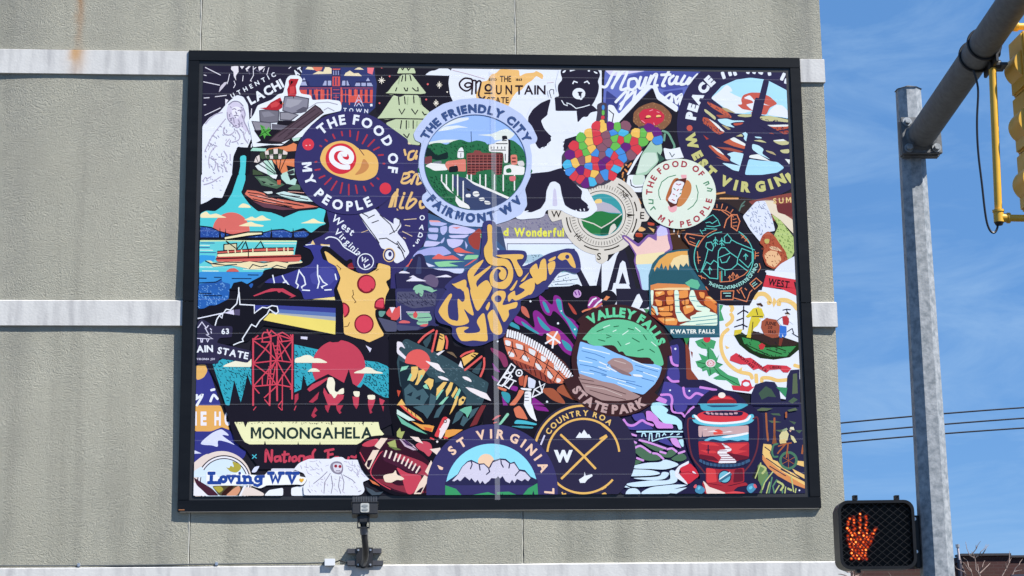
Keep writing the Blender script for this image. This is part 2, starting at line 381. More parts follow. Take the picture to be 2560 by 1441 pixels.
def ink(h): return tuple(min(max(v * .9 - .006, .004), .80) for v in lin(PAL.get(h, h))) + (1,)
PAL = {'w': 'e9edfb'}
COUNTY = ['d8434f', '6cbb54', '4a8fd8', 'f0c060', '6a2a78', '4fb5dd', '8a5a6a', '6cbb54', 'd8434f', 'f0c060']
def draw(K, line):
    t = line.split(' '); ox, oy = TILES[t[0]]; op = t[1]
    g = lambda s: tuple(float(a) for a in s.split(','))
    px = lambda p: (ox + p[0] / 5, oy + p[1] / 5)
    circ = lambda c, rx, ry, n=0: [(c[0] + rx * math.cos(2 * math.pi * i / n), c[1] + ry * math.sin(2 * math.pi * i / n)) for i in range(n)]
    col = ink(t[2]) if op != 'V' else None
    if op in 'PSU':
        P = [px(g(s)) for s in t[3:]]; K.add([smooth(P) if op == 'S' else chaikin(P) if op == 'U' and len(P) > 3 else P], col)
    elif op in 'LQ':
        w = float(t[3]) / 5
        for part in ' '.join(t[4:]).split(';'):
            P = [px(g(s)) for s in part.split()]
            if len(P) > 1: K.add(stroke(smopen(P) if op == 'Q' else P, w), col, True)
    elif op in 'CM': c = px(g(t[3])); r = float(t[4]) / 5; K.add([circ(c, r, r, 10 if r < 5 else 72)], col)
    elif op == 'E': c = px(g(t[3])); K.add([circ(c, float(t[4]) / 5, float(t[5]) / 5, 16 if float(t[4]) < 60 else 96)], col)
    elif op in 'RO':
        if op == 'R': w, c, r, a0, a1 = float(t[3]) / 5, px(g(t[4])), float(t[5]) / 5, 0, 360
        else: c, r, w, a0, a1 = px(g(t[3])), float(t[4]) / 5, float(t[5]) / 5, float(t[6]), float(t[7])
        n = max(8, int(abs(a1 - a0) / 5)); P = []
        for i in range(n):
            q = [math.radians(a0 + (a1 - a0) * (i + e) / n) for e in (0, 1)]
            P.append([(c[0] + k * math.cos(a), c[1] + k * math.sin(a)) for a, k in ((q[0], r - w / 2), (q[1], r - w / 2), (q[1], r + w / 2), (q[0], r + w / 2))])
        K.add(P, col)
    elif op == 'Z':
        c = px(g(t[3])); r = [float(q) / 5 for q in t[4:8]]; P = []
        for i in range(72):
            q = [2 * math.pi * (i + e) / 72 for e in (0, 1)]
            P.append([(c[0] + r[j] * math.cos(a), c[1] + r[j + 1] * math.sin(a)) for a, j in ((q[0], 0), (q[1], 0), (q[1], 2), (q[0], 2))])
        K.add(P, col)
    elif op == 'D':
        c = px(g(t[3])); r0, r1, n, w = float(t[4]) / 5, float(t[5]) / 5, int(t[6]), float(t[7]) / 5
        for i in range(n):
            a = 2 * math.pi * i / n; K.add(stroke([(c[0] + r * math.cos(a), c[1] + r * math.sin(a)) for r in (r0, r1)], w), col)
    elif op == 'H':
        rg = random.Random(int(t[3])); Q = [px(g(s)) for s in t[4:-2]]; n, ln = int(t[-2]), float(t[-1]) / 5
        xs = [p[0] for p in Q]; ys = [p[1] for p in Q]; S = []; tries = 0
        while len(S) < n and tries < n * 20:
            tries += 1; p = (rg.uniform(min(xs), max(xs)), rg.uniform(min(ys), max(ys)))
            if not inside(p, Q) or any(abs(p[0] - q[0]) + abs(p[1] - q[1]) < ln * .7 for q in S): continue
            S.append(p); a = rg.gauss(.9, .5); d = ln * rg.uniform(.5, 1)
            e = (p[0] + d * math.cos(a), p[1] + d * math.sin(a))
            if inside(e, Q): K.add(stroke([p, ((p[0] + e[0]) / 2 + rg.uniform(-1, 1), (p[1] + e[1]) / 2), e], rg.uniform(1.0, 1.9)), col)
    elif op == 'V':
        rg = random.Random(int(t[3])); n, rad = int(t[4]), float(t[5]) / 5; Q = [px(g(s)) for s in t[6:]]
        xs = [p[0] for p in Q]; ys = [p[1] for p in Q]; S = []; tries = 0
        while len(S) < n and tries < 9000:
            tries += 1; p = (rg.uniform(min(xs), max(xs)), rg.uniform(min(ys), max(ys)))
            if inside(p, Q) and all(math.hypot(p[0] - q[0], p[1] - q[1]) > 15 for q in S): S.append(p)
        for i, p in enumerate(S):
            cell = [(p[0] + rad * rg.uniform(.8, 1.0) * math.cos(a * math.pi / 5), p[1] + rad * rg.uniform(.8, 1.0) * math.sin(a * math.pi / 5)) for a in range(10)]
            for q in S:
                if q is p: continue
                mx, my = (p[0] + q[0]) / 2, (p[1] + q[1]) / 2; nx, ny = q[0] - p[0], q[1] - p[1]; d = math.hypot(nx, ny); nx /= d; ny /= d
                if d > 2.2 * rad: continue
                out = []
                for k in range(len(cell)):
                    a, b = cell[k], cell[(k + 1) % len(cell)]; da = (mx - a[0]) * nx + (my - a[1]) * ny - .5; db = (mx - b[0]) * nx + (my - b[1]) * ny - .5
                    if da >= 0: out.append(a)
                    if (da >= 0) != (db >= 0): u = da / (da - db); out.append((a[0] + (b[0] - a[0]) * u, a[1] + (b[1] - a[1]) * u))
                cell = out
                if not cell: break
            if len(cell) > 2: K.add([cell], ink(COUNTY[(i * 7 + i // 3) % len(COUNTY)]))
    elif op == 'T':
        x, y = px(g(t[3])); sz, _, fit = t[4].partition('/'); sz = float(sz) / 5; a = math.radians(float(t[5])); wt = float(t[6]); s = ' '.join(t[7:])
        G = [glyph(c, wt) if c != ' ' else ([], .32) for c in s]; tot = sum(q[1] for q in G) * sz; sx = 1; tr = .14 * sz
        if fit:
            F = float(fit) / 5; k = len(G) - 1
            tr = (F - tot) / k if k else 0
            if k == 0: sx = F / tot
            elif tr < .07 * sz: tr = .09 * sz; sx = (F - tr * k) / tot
        P = []; cur = 0
        for tri, w in G:
            for q in tri: P.append([(x + (cur + u * sz * sx) * math.cos(a) - v * sz * math.sin(a), y - (cur + u * sz * sx) * math.sin(a) - v * sz * math.cos(a)) for u, v in q])
            cur += w * sz * sx + tr
        K.add(P, col)
    elif op == 'A':
        c = px(g(t[3])); rr = [float(q) / 5 for q in t[4].split('/')]; rx, ry = rr[0], rr[-1]
        a0, a1, sz, wt, dr = float(t[5]), float(t[6]), float(t[7]) / 5, float(t[8]), int(t[9]); s = ' '.join(t[10:])
        G = [glyph(q, wt) if q != ' ' else ([], .30) for q in s]; pos = []; cur = 0
        for i, (tri, w) in enumerate(G):
            pos.append(cur + w / 2); cur += w + .16
        P = []
        for i, (tri, w) in enumerate(G):
            a = math.radians(a0 + (a1 - a0) * (pos[i] - pos[0]) / (pos[-1] - pos[0])); bx, by = c[0] + rx * math.cos(a), c[1] + ry * math.sin(a)
            n = Vector((math.cos(a) / rx, math.sin(a) / ry)).normalized()
            if dr > 0: ux, uy, vx, vy = -n.y, n.x, n.x, n.y
            else: ux, uy, vx, vy = n.y, -n.x, -n.x, -n.y
            for q in tri: P.append([(bx + (u - w / 2) * sz * ux + v * sz * vx, by + (u - w / 2) * sz * uy + v * sz * vy) for u, v in q])
        K.add(P, col)

LABELS = """sketch_peak_print|dark print of white sketched crag with AUTHENTIC lettering
round_roll_print|navy round print of a pepperoni roll
round_bridge_print|pale blue round print of a city bridge
black_bear_print|standing black bear print in white state shape
county_map_print|multicoloured county map print
groovy_state_print|gold wavy lettering print shaped like the state
lantern_print|red camping lantern print
loving_print|white print with blue slab lettering and a heart
round_peaks_print|navy half round print of grey peaks
valley_round_print|brown round print of a waterfall valley
round_hotdog_print|pale round print of a hot dog
round_rivers_print|dark round print of red river bluffs
round_compass_print|cream compass print with green valley
fire_tower_print|dark print of a red lattice tower and red sun
lake_state_print|turquoise lake print with pontoon boat
pizza_print|pizza print with red pepperoni
antenna_galaxy_print|purple galaxy print with big dish antenna
seal_print|white print with two men, boulder and gold scrolls
football_print|maroon football print
cardinals_print|print of two red birds on grey stones
"""
ART = """
@sketch_peak_print
A P 2c293b 140,62 1420,80 1500,700 700,780 120,900
A L e4dfe8 10 165,95 355,190;150,190 178,198;145,275 345,318;160,695 355,602;150,478 215,474;290,462 430,445;150,563 172,562;1210,110 1240,85;745,612 738,710;420,560 440,500
A P e6dfe4 492,84 578,74 582,150 548,200 552,262 522,205 518,150 486,118
A P cfc6d2 368,318 405,282 440,276 430,300 390,350 335,408 350,345
A P e6dfe4 592,68 662,68 625,118
A P e6dfe4 668,112 720,70 745,68 712,105 690,150
A P e6dfe4 840,70 950,68 905,90 872,118 840,140 828,95
A L e4dfe8 9 470,180 452,262 440,300;765,70 768,185;525,265 542,310 520,350;770,192 730,262 745,268;640,200 632,265;800,95 770,120;960,100 935,190;905,110 890,150
A L 5b566b 14 700,120 720,180;800,130 860,160
A T w 500,482 56/620 27 .03 UTHENTIC
A T w 735,562 112/480 28.5 .05 LACHI
A T w 1300,212 80/115 33 .05 AT
A P e6e1ea 415,488 455,505 418,560
@pine_tree_print
A U 24222c 2290,84 2620,90 2640,1200 2480,760 2300,650 2330,320
B U 24222c -270,90 690,100 650,200 660,400 720,560 300,760 250,1000 -40,960
A L f3ead8 9 2370,215 2370,300;2330,258 2412,258;2345,235 2395,282;2395,235 2345,282
A C e06a6a 2371,98 11
A C e06a6a 2470,207 11
A C e06a6a 2344,542 12
B L f3ead8 9 532,272 532,358;500,315 565,315;512,292 552,336;552,292 512,336;490,500 490,580;458,542 522,542;470,520 512,562;512,520 470,562
B C e06a6a 387,305 13
B C e06a6a 367,497 12
B C f3ead8 630,403 10
B U c3d0a8 35,92 212,94 240,172 0,176
B U c3d0a8 62,185 185,180 265,285 372,420 200,438 100,428 0,434 -80,440 -150,420 -110,400 -60,330
B U c3d0a8 -40,440 40,470 130,425 270,445 315,570 420,660 330,745 130,735 0,735 -130,750 -250,735 -205,690
B U c3d0a8 -10,740 130,735 330,740 280,830 215,900 290,1000 290,1070 110,1050 20,1000 -20,920 -60,900 -140,790
B L 2b2b2e 15 0,178 235,176;-150,425 100,432 350,436;-250,740 0,735 330,742
B L 2b2b2e 14 75,200 60,270;110,190 108,265;165,195 180,260;0,350 -15,390;92,350 110,388 128,388 135,352;195,352 235,388 268,390 262,345;20,450 30,560;95,460 105,550;210,450 215,540;30,620 62,680 100,615;185,615 230,680 262,630;320,650 345,690 368,680;60,760 45,860;120,760 118,865;205,760 205,860;85,930 130,975 155,925;60,110 75,125 85,105;130,105 145,130 165,108
B L a3b48c 14 40,210 20,300;140,470 130,560;290,480 300,560;150,770 150,850;255,770 250,830;20,950 60,1010
B U ecd9b0 110,1020 180,1045 150,1085 115,1060
@red_building_print
A P 38406f 1390,80 2280,80 2285,190 2310,300 2290,600 2200,680 1850,670 1400,560 1340,300
A P ecdcb5 1420,118 1445,88 1500,92 1540,128
A P e07a62 1505,82 1635,85 1620,130 1560,145 1520,120
A P ecdcb5 1508,180 1580,142 1640,150 1665,92 1705,88 1745,110 1745,175
A P ecdcb5 1900,200 1920,165 1975,135 2025,170 2080,165 2125,205
A P ecdcb5 2028,122 2090,88 2150,125
A P ee7b83 2190,88 2278,88 2255,185 2195,165
A P 33355e 1745,92 1862,92 1858,350 1748,350
A P e0665a 1755,112 1855,112 1850,125 1760,125
A L 9aa0c8 12 1770,140 1770,185;1800,140 1800,185;1830,140 1830,185
A P d65a55 1755,210 1850,210 1850,330 1755,330
A L 38406f 14 1780,225 1780,318;1815,225 1815,318
A P 2f3058 1340,262 1430,250 1480,330 1640,330 1660,255 1740,255 1745,345 1345,345
A P 2f3058 1870,255 1945,255 1990,330 2035,330 2050,270 2240,270 2262,340 1870,345
A P aab0d0 1345,322 1370,275 1420,272 1440,322
A P aab0d0 1632,322 1660,262 1740,262 1740,322
A P aab0d0 1872,322 1880,262 1945,262 1968,322
A P aab0d0 2035,328 2050,288 2240,288 2262,330
A L 33355e 16 1460,270 1460,330;1690,265 1690,320;1925,265 1925,320;2110,288 2110,330;2180,288 2180,330
A P b0b5d4 1380,255 1400,222 1420,255
A P b0b5d4 2175,265 2200,222 2225,265
A P d65a50 1345,350 2262,350 2255,540 1560,520 1345,420
A L 38406f 18 1350,365 2255,365
A L 3b3a66 30 1450,385 1450,425;1510,385 1510,430;1590,400 1590,490;1670,375 1670,420;1720,375 1720,420;1670,445 1670,500;1720,445 1720,500;1900,375 1900,420;1940,375 1940,420;1900,450 1900,520;1940,450 1940,520;2010,385 2010,440;2085,385 2085,425;2145,385 2145,425;2210,385 2210,430;2210,455 2210,520;2145,455 2145,520
A P 3a3a68 1748,352 1856,352 1856,590 1748,560
A L c65a62 9 1765,375 1840,375;1760,420 1845,420;1770,470 1835,470;1800,440 1800,580
A L e0665a 14 1560,370 1560,520;1620,370 1620,500;1740,350 1740,560;1864,350 1864,560;1968,370 1968,560;2045,370 2045,560
A L 38406f 26 1870,590 2280,590
A L c8cce6 9 2030,580 2085,440 2140,580;2040,540 2085,500 2130,545;2055,580 2085,545 2115,580
A P 3b3964 1500,440 1535,430 1550,500 1505,500
A T e4e6f6 1890,650 50/310 -3 .03 TOWN
A P e9edfb 2225,555 2255,550 2258,580 2228,585
@mountain_state_print
B U e6eafa 690,100 2200,112 2100,700 1500,760 900,620 720,560 665,440 645,290 660,180
B U e6eafa 350,190 420,140 480,135 545,100 610,100 680,130 660,200
B U eebd76 1180,180 1240,170 1290,115 1530,128 1535,210 1600,170 1720,160 1740,135 1832,185 1825,250 1745,200 1690,260 1620,300 1560,380 1500,400 1440,480 1390,590 1300,560 1200,530 1000,495 985,440 1060,270 1130,265
B Q 30222c 22 930,330 880,345 850,318 880,290 930,300 925,360 865,390 800,350 785,290 840,235 900,235 945,265 938,430
B Q 30222c 22 940,260 985,262 990,300 988,420;990,300 1020,265 1050,275 1045,320 1025,420 1035,465 1075,485 1100,460
B E 30222c 1145,350 50 50
B E e9bf80 1145,350 26 26
B L 30222c 18 1100,418 1190,418
B T 30222c 1240,430 118/72 0 .022 U
B T 30222c 1360,430 118/82 0 .022 N
B T 30222c 1480,432 118/380 0 .022 TAIN
B T 30222c 1150,262 30 0 .02 ESTD
B T 30222c 1290,275 78/140 0 .016 THE
B T 30222c 1490,262 30 0 .03 1863
B T 30222c 1130,540 76/270 0 .02 STATE
B L d9b6c0 5 700,130 900,180 1100,240;1880,290 1960,280
@script_song_print
C U 6672ba 40,130 1260,150 1100,400 980,760 560,800 40,800 20,520
C U d8d2ec 40,132 545,140 250,190 120,205
C U 4d56a0 545,145 1260,150 1150,320 800,380 560,300 240,230
C U 3f4682 60,380 220,500 180,720 40,720
C U 454d92 760,400 1020,370 960,620 820,540
C Q w 34 -10,330 60,330 150,160 215,155 130,355;130,340 260,150 320,150 240,340 260,375 330,350;400,235 345,255 335,350 390,375 450,310 430,245 400,235;490,215 460,330 500,350 560,210 535,330 575,340;620,200 570,325;590,300 650,200 690,190 660,310 700,320;840,145 760,310 790,325;745,190 860,185;900,200 850,240 850,300 900,290 950,200 925,290 960,300;1040,200 985,300 1030,305;1050,300 1110,215 1080,300 1200,185
C Q w 34 175,530 300,400 330,410 230,620;235,560 400,400 420,405 380,560
C Q w 30 800,470 870,430 880,520;850,520 900,450 930,520;1000,430 930,480 940,545 1000,440 980,560
@hooded_figure_print
C U 24222c 620,365 640,365 660,400 960,630 960,900 1000,1090 760,1110 760,1250 330,1440 60,1440 80,800 200,780
C U e9edfb 560,310 620,320 690,320 720,410 960,590 940,660 690,490 645,360 620,352 570,400 200,800 80,795 80,560 150,570 215,680
C L 24222c 12 90,630 150,680 130,790
C U 8a5f45 400,660 460,600 540,560 640,530 760,570 840,640 880,700 860,790 780,870 620,880 480,850 390,780
C H b5885e 900 400,660 540,560 640,530 760,570 880,700 860,790 780,870 620,880 480,850 390,780 60 14
C U c8354a 460,680 520,620 640,605 740,640 790,700 770,770 690,820 560,815 490,770
C L f0a0a8 8 600,640 640,625;690,650 720,660;500,760 540,790;650,790 660,815
C E efc377 585,712 32 18
C E efc377 712,708 32 18
C L 4a1c22 9 540,735 610,725;685,725 750,715
C U a9cbb0 620,1010 740,1020 760,1130 700,1290 560,1440 420,1440 500,1180 560,1100
C U cfe0cf 540,1160 680,1160 700,1270 560,1400 430,1430 480,1240
C U 3c5f52 690,1150 790,1240 720,1290
C Q 6f9d85 26 760,890 830,920 880,1010 910,1090 870,1160 900,1220;790,930 780,1010
C U e9edfb 770,1100 860,1120 1000,1090 1050,1220 800,1250
C U e9edfb 480,1160 520,1130 340,1440 310,1440 430,1220
C L 5f6a68 12 850,1160 880,1215 910,1180
C L d98f56 20 230,1390 270,1330;280,1280 310,1320;330,1340 370,1295;260,1440 270,1410;290,1370 320,1400;
F U 2b292f 240,0 700,0 700,640 420,420 240,120
F L c98a4d 16 265,0 260,30;280,50 275,130;540,110 470,130;460,300 490,360
F U e9edfb 330,0 540,0 540,215 420,215 300,160
F U cfe0cf 395,0 540,0 520,120 410,130 380,90
F L 24222c 12 360,60 370,130 420,155 510,150
@round_rivers_print
C C 322f4e 1870,830 930
C U aee0f7 1365,480 1500,330 1680,250 1860,225 2025,245 2090,265 2320,385 2340,740 2240,720 2000,700 1900,690 1650,670 1520,600
C U e6ecf8 1365,480 1480,390 1560,310 1610,340 1640,400 1590,400 1680,450 1760,480 1780,560 1850,600 1880,640 1780,670 1650,670 1520,590
C U c95f52 1770,440 1860,410 1990,412 2100,460 2200,550 2100,600 2060,690 1850,670 1900,640 1760,620 1690,560 1760,560 1740,500
C U e8ebf6 1770,480 1850,440 1920,520 1980,520 2050,560 2110,575 1990,560 1960,610 1890,640 1800,560 1900,540 1880,510
C U e8ebf6 2070,690 2110,620 2180,560 2260,570 2330,640 2335,730 2200,710
C U 322f4e 2025,240 2095,262 1990,720 1905,715
C U 322f4e 1320,520 1480,580 1620,640 1660,680 1900,680 2340,740 2345,1350 2280,1350 1790,1440 1500,1280 1330,1000 1250,700
C U c4644c 1322,520 1400,560 1560,640 1630,720 1600,735 1480,660 1380,600 1320,545
C U b5a57c 1490,595 1560,605 1680,670 1560,650
C U c9c592 1282,610 1330,640 1430,720 1420,760 1340,690 1285,650
C U a65548 1420,690 1560,690 1610,720 1480,730
C U c9c592 1740,680 1900,685 1890,710 1800,720 1720,710 1690,700
C U c9c592 1975,710 2100,700 2335,750 2335,785 2200,770 2060,770 1985,745
C U bfe6f5 1440,745 1560,735 1640,760 1760,760 1790,775 1660,780 1600,800 1670,850 1560,830 1480,790
C U c05a48 1640,795 1780,785 1740,815 1660,825
C U b95a44 1262,715 1330,730 1440,810 1540,910 1470,940 1400,900 1340,840 1260,790
C U e8ece8 1330,732 1440,800 1545,905 1490,890 1430,830
C U b5a57c 1490,810 1560,830 1620,870 1580,880
C U b95a44 2010,820 2335,815 2335,860 2180,890 2060,860
C U e8ece8 2010,818 2335,810 2335,835 2150,840
C U a04a3e 2080,920 2335,880 2335,930 2180,935
C H 322f4e 940 1322,520 1630,720 1600,735 1320,545 14 20
C H 322f4e 941 1262,715 1540,910 1470,940 1260,790 22 26
C H 322f4e 942 1975,730 2335,770 2335,790 1985,750 18 22
C H 322f4e 943 2010,840 2335,840 2335,930 2080,925 26 26
C H 322f4e 944 1640,1040 1800,1085 1790,1120 1500,1020 18 24
C U c95f52 1815,860 1865,835 1850,875
C U c9c592 1640,950 1720,910 1780,960 1700,960
C U bfe6f5 1730,890 1770,880 1860,960 1810,1030 1770,980 1790,960
C U b0463c 1270,940 1340,990 1310,1000
C U c4644c 1490,1020 1560,970 1800,1080 1790,1120 1640,1080
C U e8ece8 1560,960 1660,970 1810,1060 1800,1085 1640,1020
C U bfe6f5 1905,960 1990,965 2005,985 1930,980
C U c9c592 1890,1010 1990,1000 2070,1040 1990,1030
C U c9c592 2135,1010 2340,990 2340,1060 2250,1070 2180,1045
C U e8ece8 2135,1008 2340,985 2340,1010 2200,1022
C U c4644c 1330,1080 1360,1065 1480,1140 1600,1260 1500,1230 1420,1170
C U e8ece8 1360,1065 1470,1125 1540,1200 1450,1150
C U a65548 1420,1090 1600,1100 1780,1150 1720,1165 1560,1130
C U a65548 1420,1210 1530,1240 1620,1270 1540,1270
C U bfe6f5 1880,1050 1960,1070 2030,1120 2000,1170 2110,1250 1960,1180 1880,1120
C U b5a57c 2040,1130 2140,1150 2190,1200 2080,1160
C U c9c592 2220,1130 2345,1115 2345,1170 2260,1170
C U bfe6f5 1560,1180 1650,1150 1780,1175 1750,1310 1730,1400 1640,1380 1500,1290 1600,1300 1740,1330 1600,1260 1620,1215
C U a9dcf4 1840,1240 1960,1260 2110,1270 2200,1280 2285,1350 2200,1410 2000,1440 1790,1440 1800,1380
C U e8ece8 1850,1195 1960,1180 2110,1270 2220,1290 2000,1250 1840,1225
C U e8ece8 2290,1240 2355,1250 2345,1310
C U 322f4e 1490,1010 1920,770 1960,800 1960,830 1560,1010
C U 322f4e 1895,770 1990,760 1730,1440 1780,1440 1640,1440 1700,1440
C L 322f4e 62 1945,500 1750,1440
C L 322f4e 55 1950,780 1500,1010;1950,780 2340,1000
C A e7ecfa 1870,825 706 -170.7 -132.9 118 .09 1 PEACE
C L e7ecfa 42 1510,165 1530,225;1600,160 1610,190;1660,160 1672,185;2095,165 2100,185;2280,180 2250,245;2310,250 2300,285;1822,155 1835,160;1900,155 1912,160;1975,155 2000,168
C C c95f52 1099,855 37
C A c9c67f 1870,825 824 165.4 131.4 118 .09 -1 WEST
F A c9c67f 1870,-615 824 114.7 62 118 .09 -1 VIRGIN
F L c9c67f 60 2320,0 2375,80
@postcard_print
E P 8f8b9c 1240,620 1500,540 1800,470 2100,540 2200,800 1330,800
E H 6f6a8c 901 1240,620 1500,540 1800,470 2100,540 2200,800 1330,800 90 26
E H a89fb0 902 1240,620 1500,540 1800,470 2100,540 2200,800 1330,800 70 30
E P e4e6f4 1335,795 2230,795 2500,1440 1360,1440
E L 2b3a55 8 1380,940 1380,860 2280,860
E P dfe9f6 1390,870 2290,870 2500,1440 1390,1440
E P a8c4d2 1600,1000 1800,990 1900,1040 1600,1110
E H 55656f 903 1600,1000 1900,990 2300,1200 2250,1380 1950,1400 1600,1110 60 18
E P b7dce0 2050,1140 2110,1120 2150,1200 2060,1230
E L 57636c 7 2010,1280 2150,1240;1950,1340 2260,1300;1980,1370 2200,1360
E T e6e35a 1330,758 96 0 .06 d
E T e6e35a 1465,765 104/625 0 .06 Wonderful
E P 44506e 1240,640 1300,650 1340,800 1370,940 1240,930
@letter_print
E P e6eafa 2200,930 2560,900 2560,1440 2300,1440
F P e6eafa -60,1000 80,1080 260,870 420,1440 -60,1440
I P e6eafa -200,-20 470,-20 620,240 500,300 0,300 -80,240
F P 2c2a3b 250,905 290,930 440,1440 370,1440 330,1350 150,1350 130,1440 70,1440 190,1010
F P e6eafa 262,1070 295,1090 350,1370 170,1370 230,1110
F P 2c2a3b 262,1215 312,1360 215,1360
E P 2c2a3b 2120,930 2220,920 2440,1440 2340,1440
E P 2c2a3b 2560,1100 2560,1440 2440,1440
E P e6eafa 2240,940 2290,950 2480,1340 2560,1010 2560,1100 2480,1440 2440,1440 2300,1180
I P 2c2a3b 180,-20 500,-20 600,200 560,230 430,230 360,210 190,210
I P e6eafa 440,60 470,45 515,140 460,250 360,225
I P 2c2a3b 470,-20 560,0 600,160
I C 24222c 80,110 110
I P 4a8a5a 520,230 600,240 560,290
I P e08a5c 20,120 60,70 105,85 60,130
@brown_card_print
F P 4a3328 850,650 1100,650 1200,900 1080,960 890,930
F L c98a5a 10 860,740 910,735;960,680 950,745;1000,690 1060,690
F L e9edfb 14 905,670 905,710;965,755 970,775
@summit_print
F U 3a2f2f 1420,200 1600,250 2000,320 1800,500 1720,470 1420,330
F L e0a468 20 1420,240 1540,220;1480,295 1705,295
F L 5d7a70 16 1720,450 1750,370 1790,330;1740,400 1780,380
F U 8a4a44 1830,330 2380,220 2390,640 2100,560
F U e6d8c0 2010,320 2150,320 2230,460 2390,560 2400,740 2230,560 2100,470
F U 6f3538 2180,370 2380,350 2385,530 2300,500 2200,470
F U dfe4f6 1760,520 1930,330 2040,320 2120,500 2170,700 2040,720 1980,840 1850,680
F H 8a93a8 904 1760,520 1930,330 2040,320 2120,500 2170,700 2040,720 1980,840 1850,680 60 40
F T e8c882 2145,358 68/225 3 .03 SUM
F U b5c87c 2120,490 2230,560 2340,700 2400,780 2410,960 2350,1080 2270,1060 2290,960 2220,880 2150,760 2210,640
F H 6d8a4a 905 2120,490 2230,560 2340,700 2400,780 2410,960 2350,1080 2270,1060 2290,960 2220,880 2150,760 2210,640 60 22
F U b0583f 2010,750 2080,700 2160,760 2240,880 2300,960 2330,1080 2150,1180 2050,1130 2010,1010 2030,900 1970,850
F U e8b98c 2030,1000 2100,940 2200,960 2250,1060 2160,1160 2070,1120
F U e8c49c 2090,890 2190,900 2260,960 2200,950 2110,930
F H 8a3f32 906 2010,750 2160,760 2300,960 2330,1080 2150,1180 2050,1130 2010,1010 1970,850 60 26
F U c2b46a 2030,800 2100,800 2090,860 2040,860
F U dfe4f6 2240,1110 2420,1010 2440,1260 2150,1200
F U e6eafa 2050,1190 2440,1230 2440,1330 2020,1240
@seal_print
I P e6eafa 1100,560 1450,-40 1900,-60 2470,30 2480,1100 2380,1380 1900,1300 1400,1230 1150,1100 1080,880
F P d23f4c 2000,1240 2430,1310 2440,1440 2020,1400
I P d23f4c 1960,-60 2440,-20 2440,75 2150,-60
F T 2a2028 2075,1375 88/265 -9 .04 WEST
F T 2a2028 2385,1420 88 -10 .04 V
I P 8a4638 1040,580 1100,760 1120,1000 1210,1120 1060,1140 1050,800
I P 8a4638 1110,760 1140,780 1130,850
I P 3a8a52 1020,590 1100,600 1060,690
I P 4aa06a 1470,180 1520,190 1490,260 1530,380 1470,390
I P 4aa06a 1165,640 1300,590 1430,640 1400,740 1340,720 1330,820 1310,740 1250,730 1200,700
I C d23f4c 1315,610 45
I P 4aa06a 1170,890 1250,870 1210,790 1310,830 1330,700 1390,760 1380,740 1440,850 1470,800 1440,900 1520,930 1460,970 1580,1060 1700,1100 1740,1210 1640,1190 1560,1130 1430,1120 1390,1100 1470,1060 1420,1030 1340,1080 1310,1000 1260,1020 1250,980 1200,960
I L 2a5a3c 9 1330,720 1335,860;1250,650 1300,700;1200,900 1290,920;1240,980 1300,950;1400,960 1480,1060 1740,1200;1430,900 1500,930;1350,960 1360,1050
I E e6dfe0 1362,915 62 50
I E d23f4c 1362,915 48 40
I D e9d6d8 1362,915 10 40 12 10
I P d23f4c 1620,1190 1740,1200 1750,1140 1790,1115 1850,1130 1880,1210 1920,1200 1840,1270 1640,1250
I E e6eafa 1805,1175 42 28
I Q eec77a 56 1910,100 1950,55 2030,50 2090,100 2100,150 2085,160;2215,180 2225,130 2310,130 2390,170 2440,230
I Q eec77a 46 1610,190 1635,225 1620,260;1615,300 1635,340 1620,390 1560,440;1580,490 1510,560 1490,680 1520,820 1600,940 1720,1020 1850,1050 1880,1100;2000,1140 2010,1100 2100,1100 2200,1130 2330,1120;1930,1060 1935,1150;2410,940 2470,960
I P eec77a 2150,90 2190,140 2150,220 2130,160
I P eec77a 1540,690 1600,720 1560,740
I P eec77a 1700,1000 1760,960 1740,1040
I P 24321f 1650,560 1740,520 1800,560 1960,520 2000,560 2250,580 2480,660 2470,740 2350,840 2150,870 1980,850 1840,780 1720,680
I P 3f8f52 1750,590 1960,640 2050,720 2430,700 2310,830 2100,830 1900,760 1780,670
I L 24321f 12 1800,680 2100,820;1990,650 2300,760;2060,740 2250,800
I P 3b2c2a 1860,500 2000,540 2300,600 2460,660 2400,700 2100,690 1950,620 1870,600
I H 24222c 907 1650,560 1960,520 2480,660 2350,840 2150,870 1840,780 50 22
I P a0553f 2000,390 2060,350 2180,370 2230,450 2210,590 2130,600 2030,560 1990,470
I T 3a2426 2040,430 42 -6 .04 JUNE
I T 3a2426 2075,480 36 -4 .04 20
I T 3a2426 2080,535 36 -4 .04 1863
I P d9c640 1800,330 1890,230 1950,215 2000,230 2030,310 2020,350 1970,350 1950,440 1900,480 1860,600 1810,590 1850,400 1870,330 1830,345
I P d9c640 1950,350 1990,370 1950,440
I L 24222c 10 1880,330 2010,330;1890,400 1870,590;1930,240 1950,310
I P 4a342a 1930,170 1990,160 2020,200 1970,210
I P e6e0dc 1955,190 1990,200 1975,235
I P e9edfb 2030,300 2070,290 2085,345 2040,350
I P d9c640 1660,500 1760,490 1740,540 1650,570
I L 24222c 14 1775,200 1770,490;1700,300 1775,250 1830,280;1690,380 1770,350;1660,460 1760,430 1820,460
I P b5393f 2255,330 2320,320 2350,380 2330,440 2270,430
I P 3f74c9 2225,440 2310,455 2310,560 2280,600 2260,540 2250,600 2220,590
I P e9edfb 2190,370 2250,340 2250,440 2225,420
I P e9edfb 2340,350 2410,390 2390,430 2340,390
I P 4a342a 2285,285 2330,275 2360,305 2300,300
I P e9d9cc 2300,300 2340,305 2325,345
I L 24222c 10 2265,250 2310,238 2360,245;2310,240 2320,280;2320,520 2380,480 2400,540;2380,540 2460,590;2250,340 2195,380
I P 7a3c30 2220,600 2270,600 2240,700 2210,690
I P c23a40 1960,690 2000,660 2045,690 2020,740 1980,745
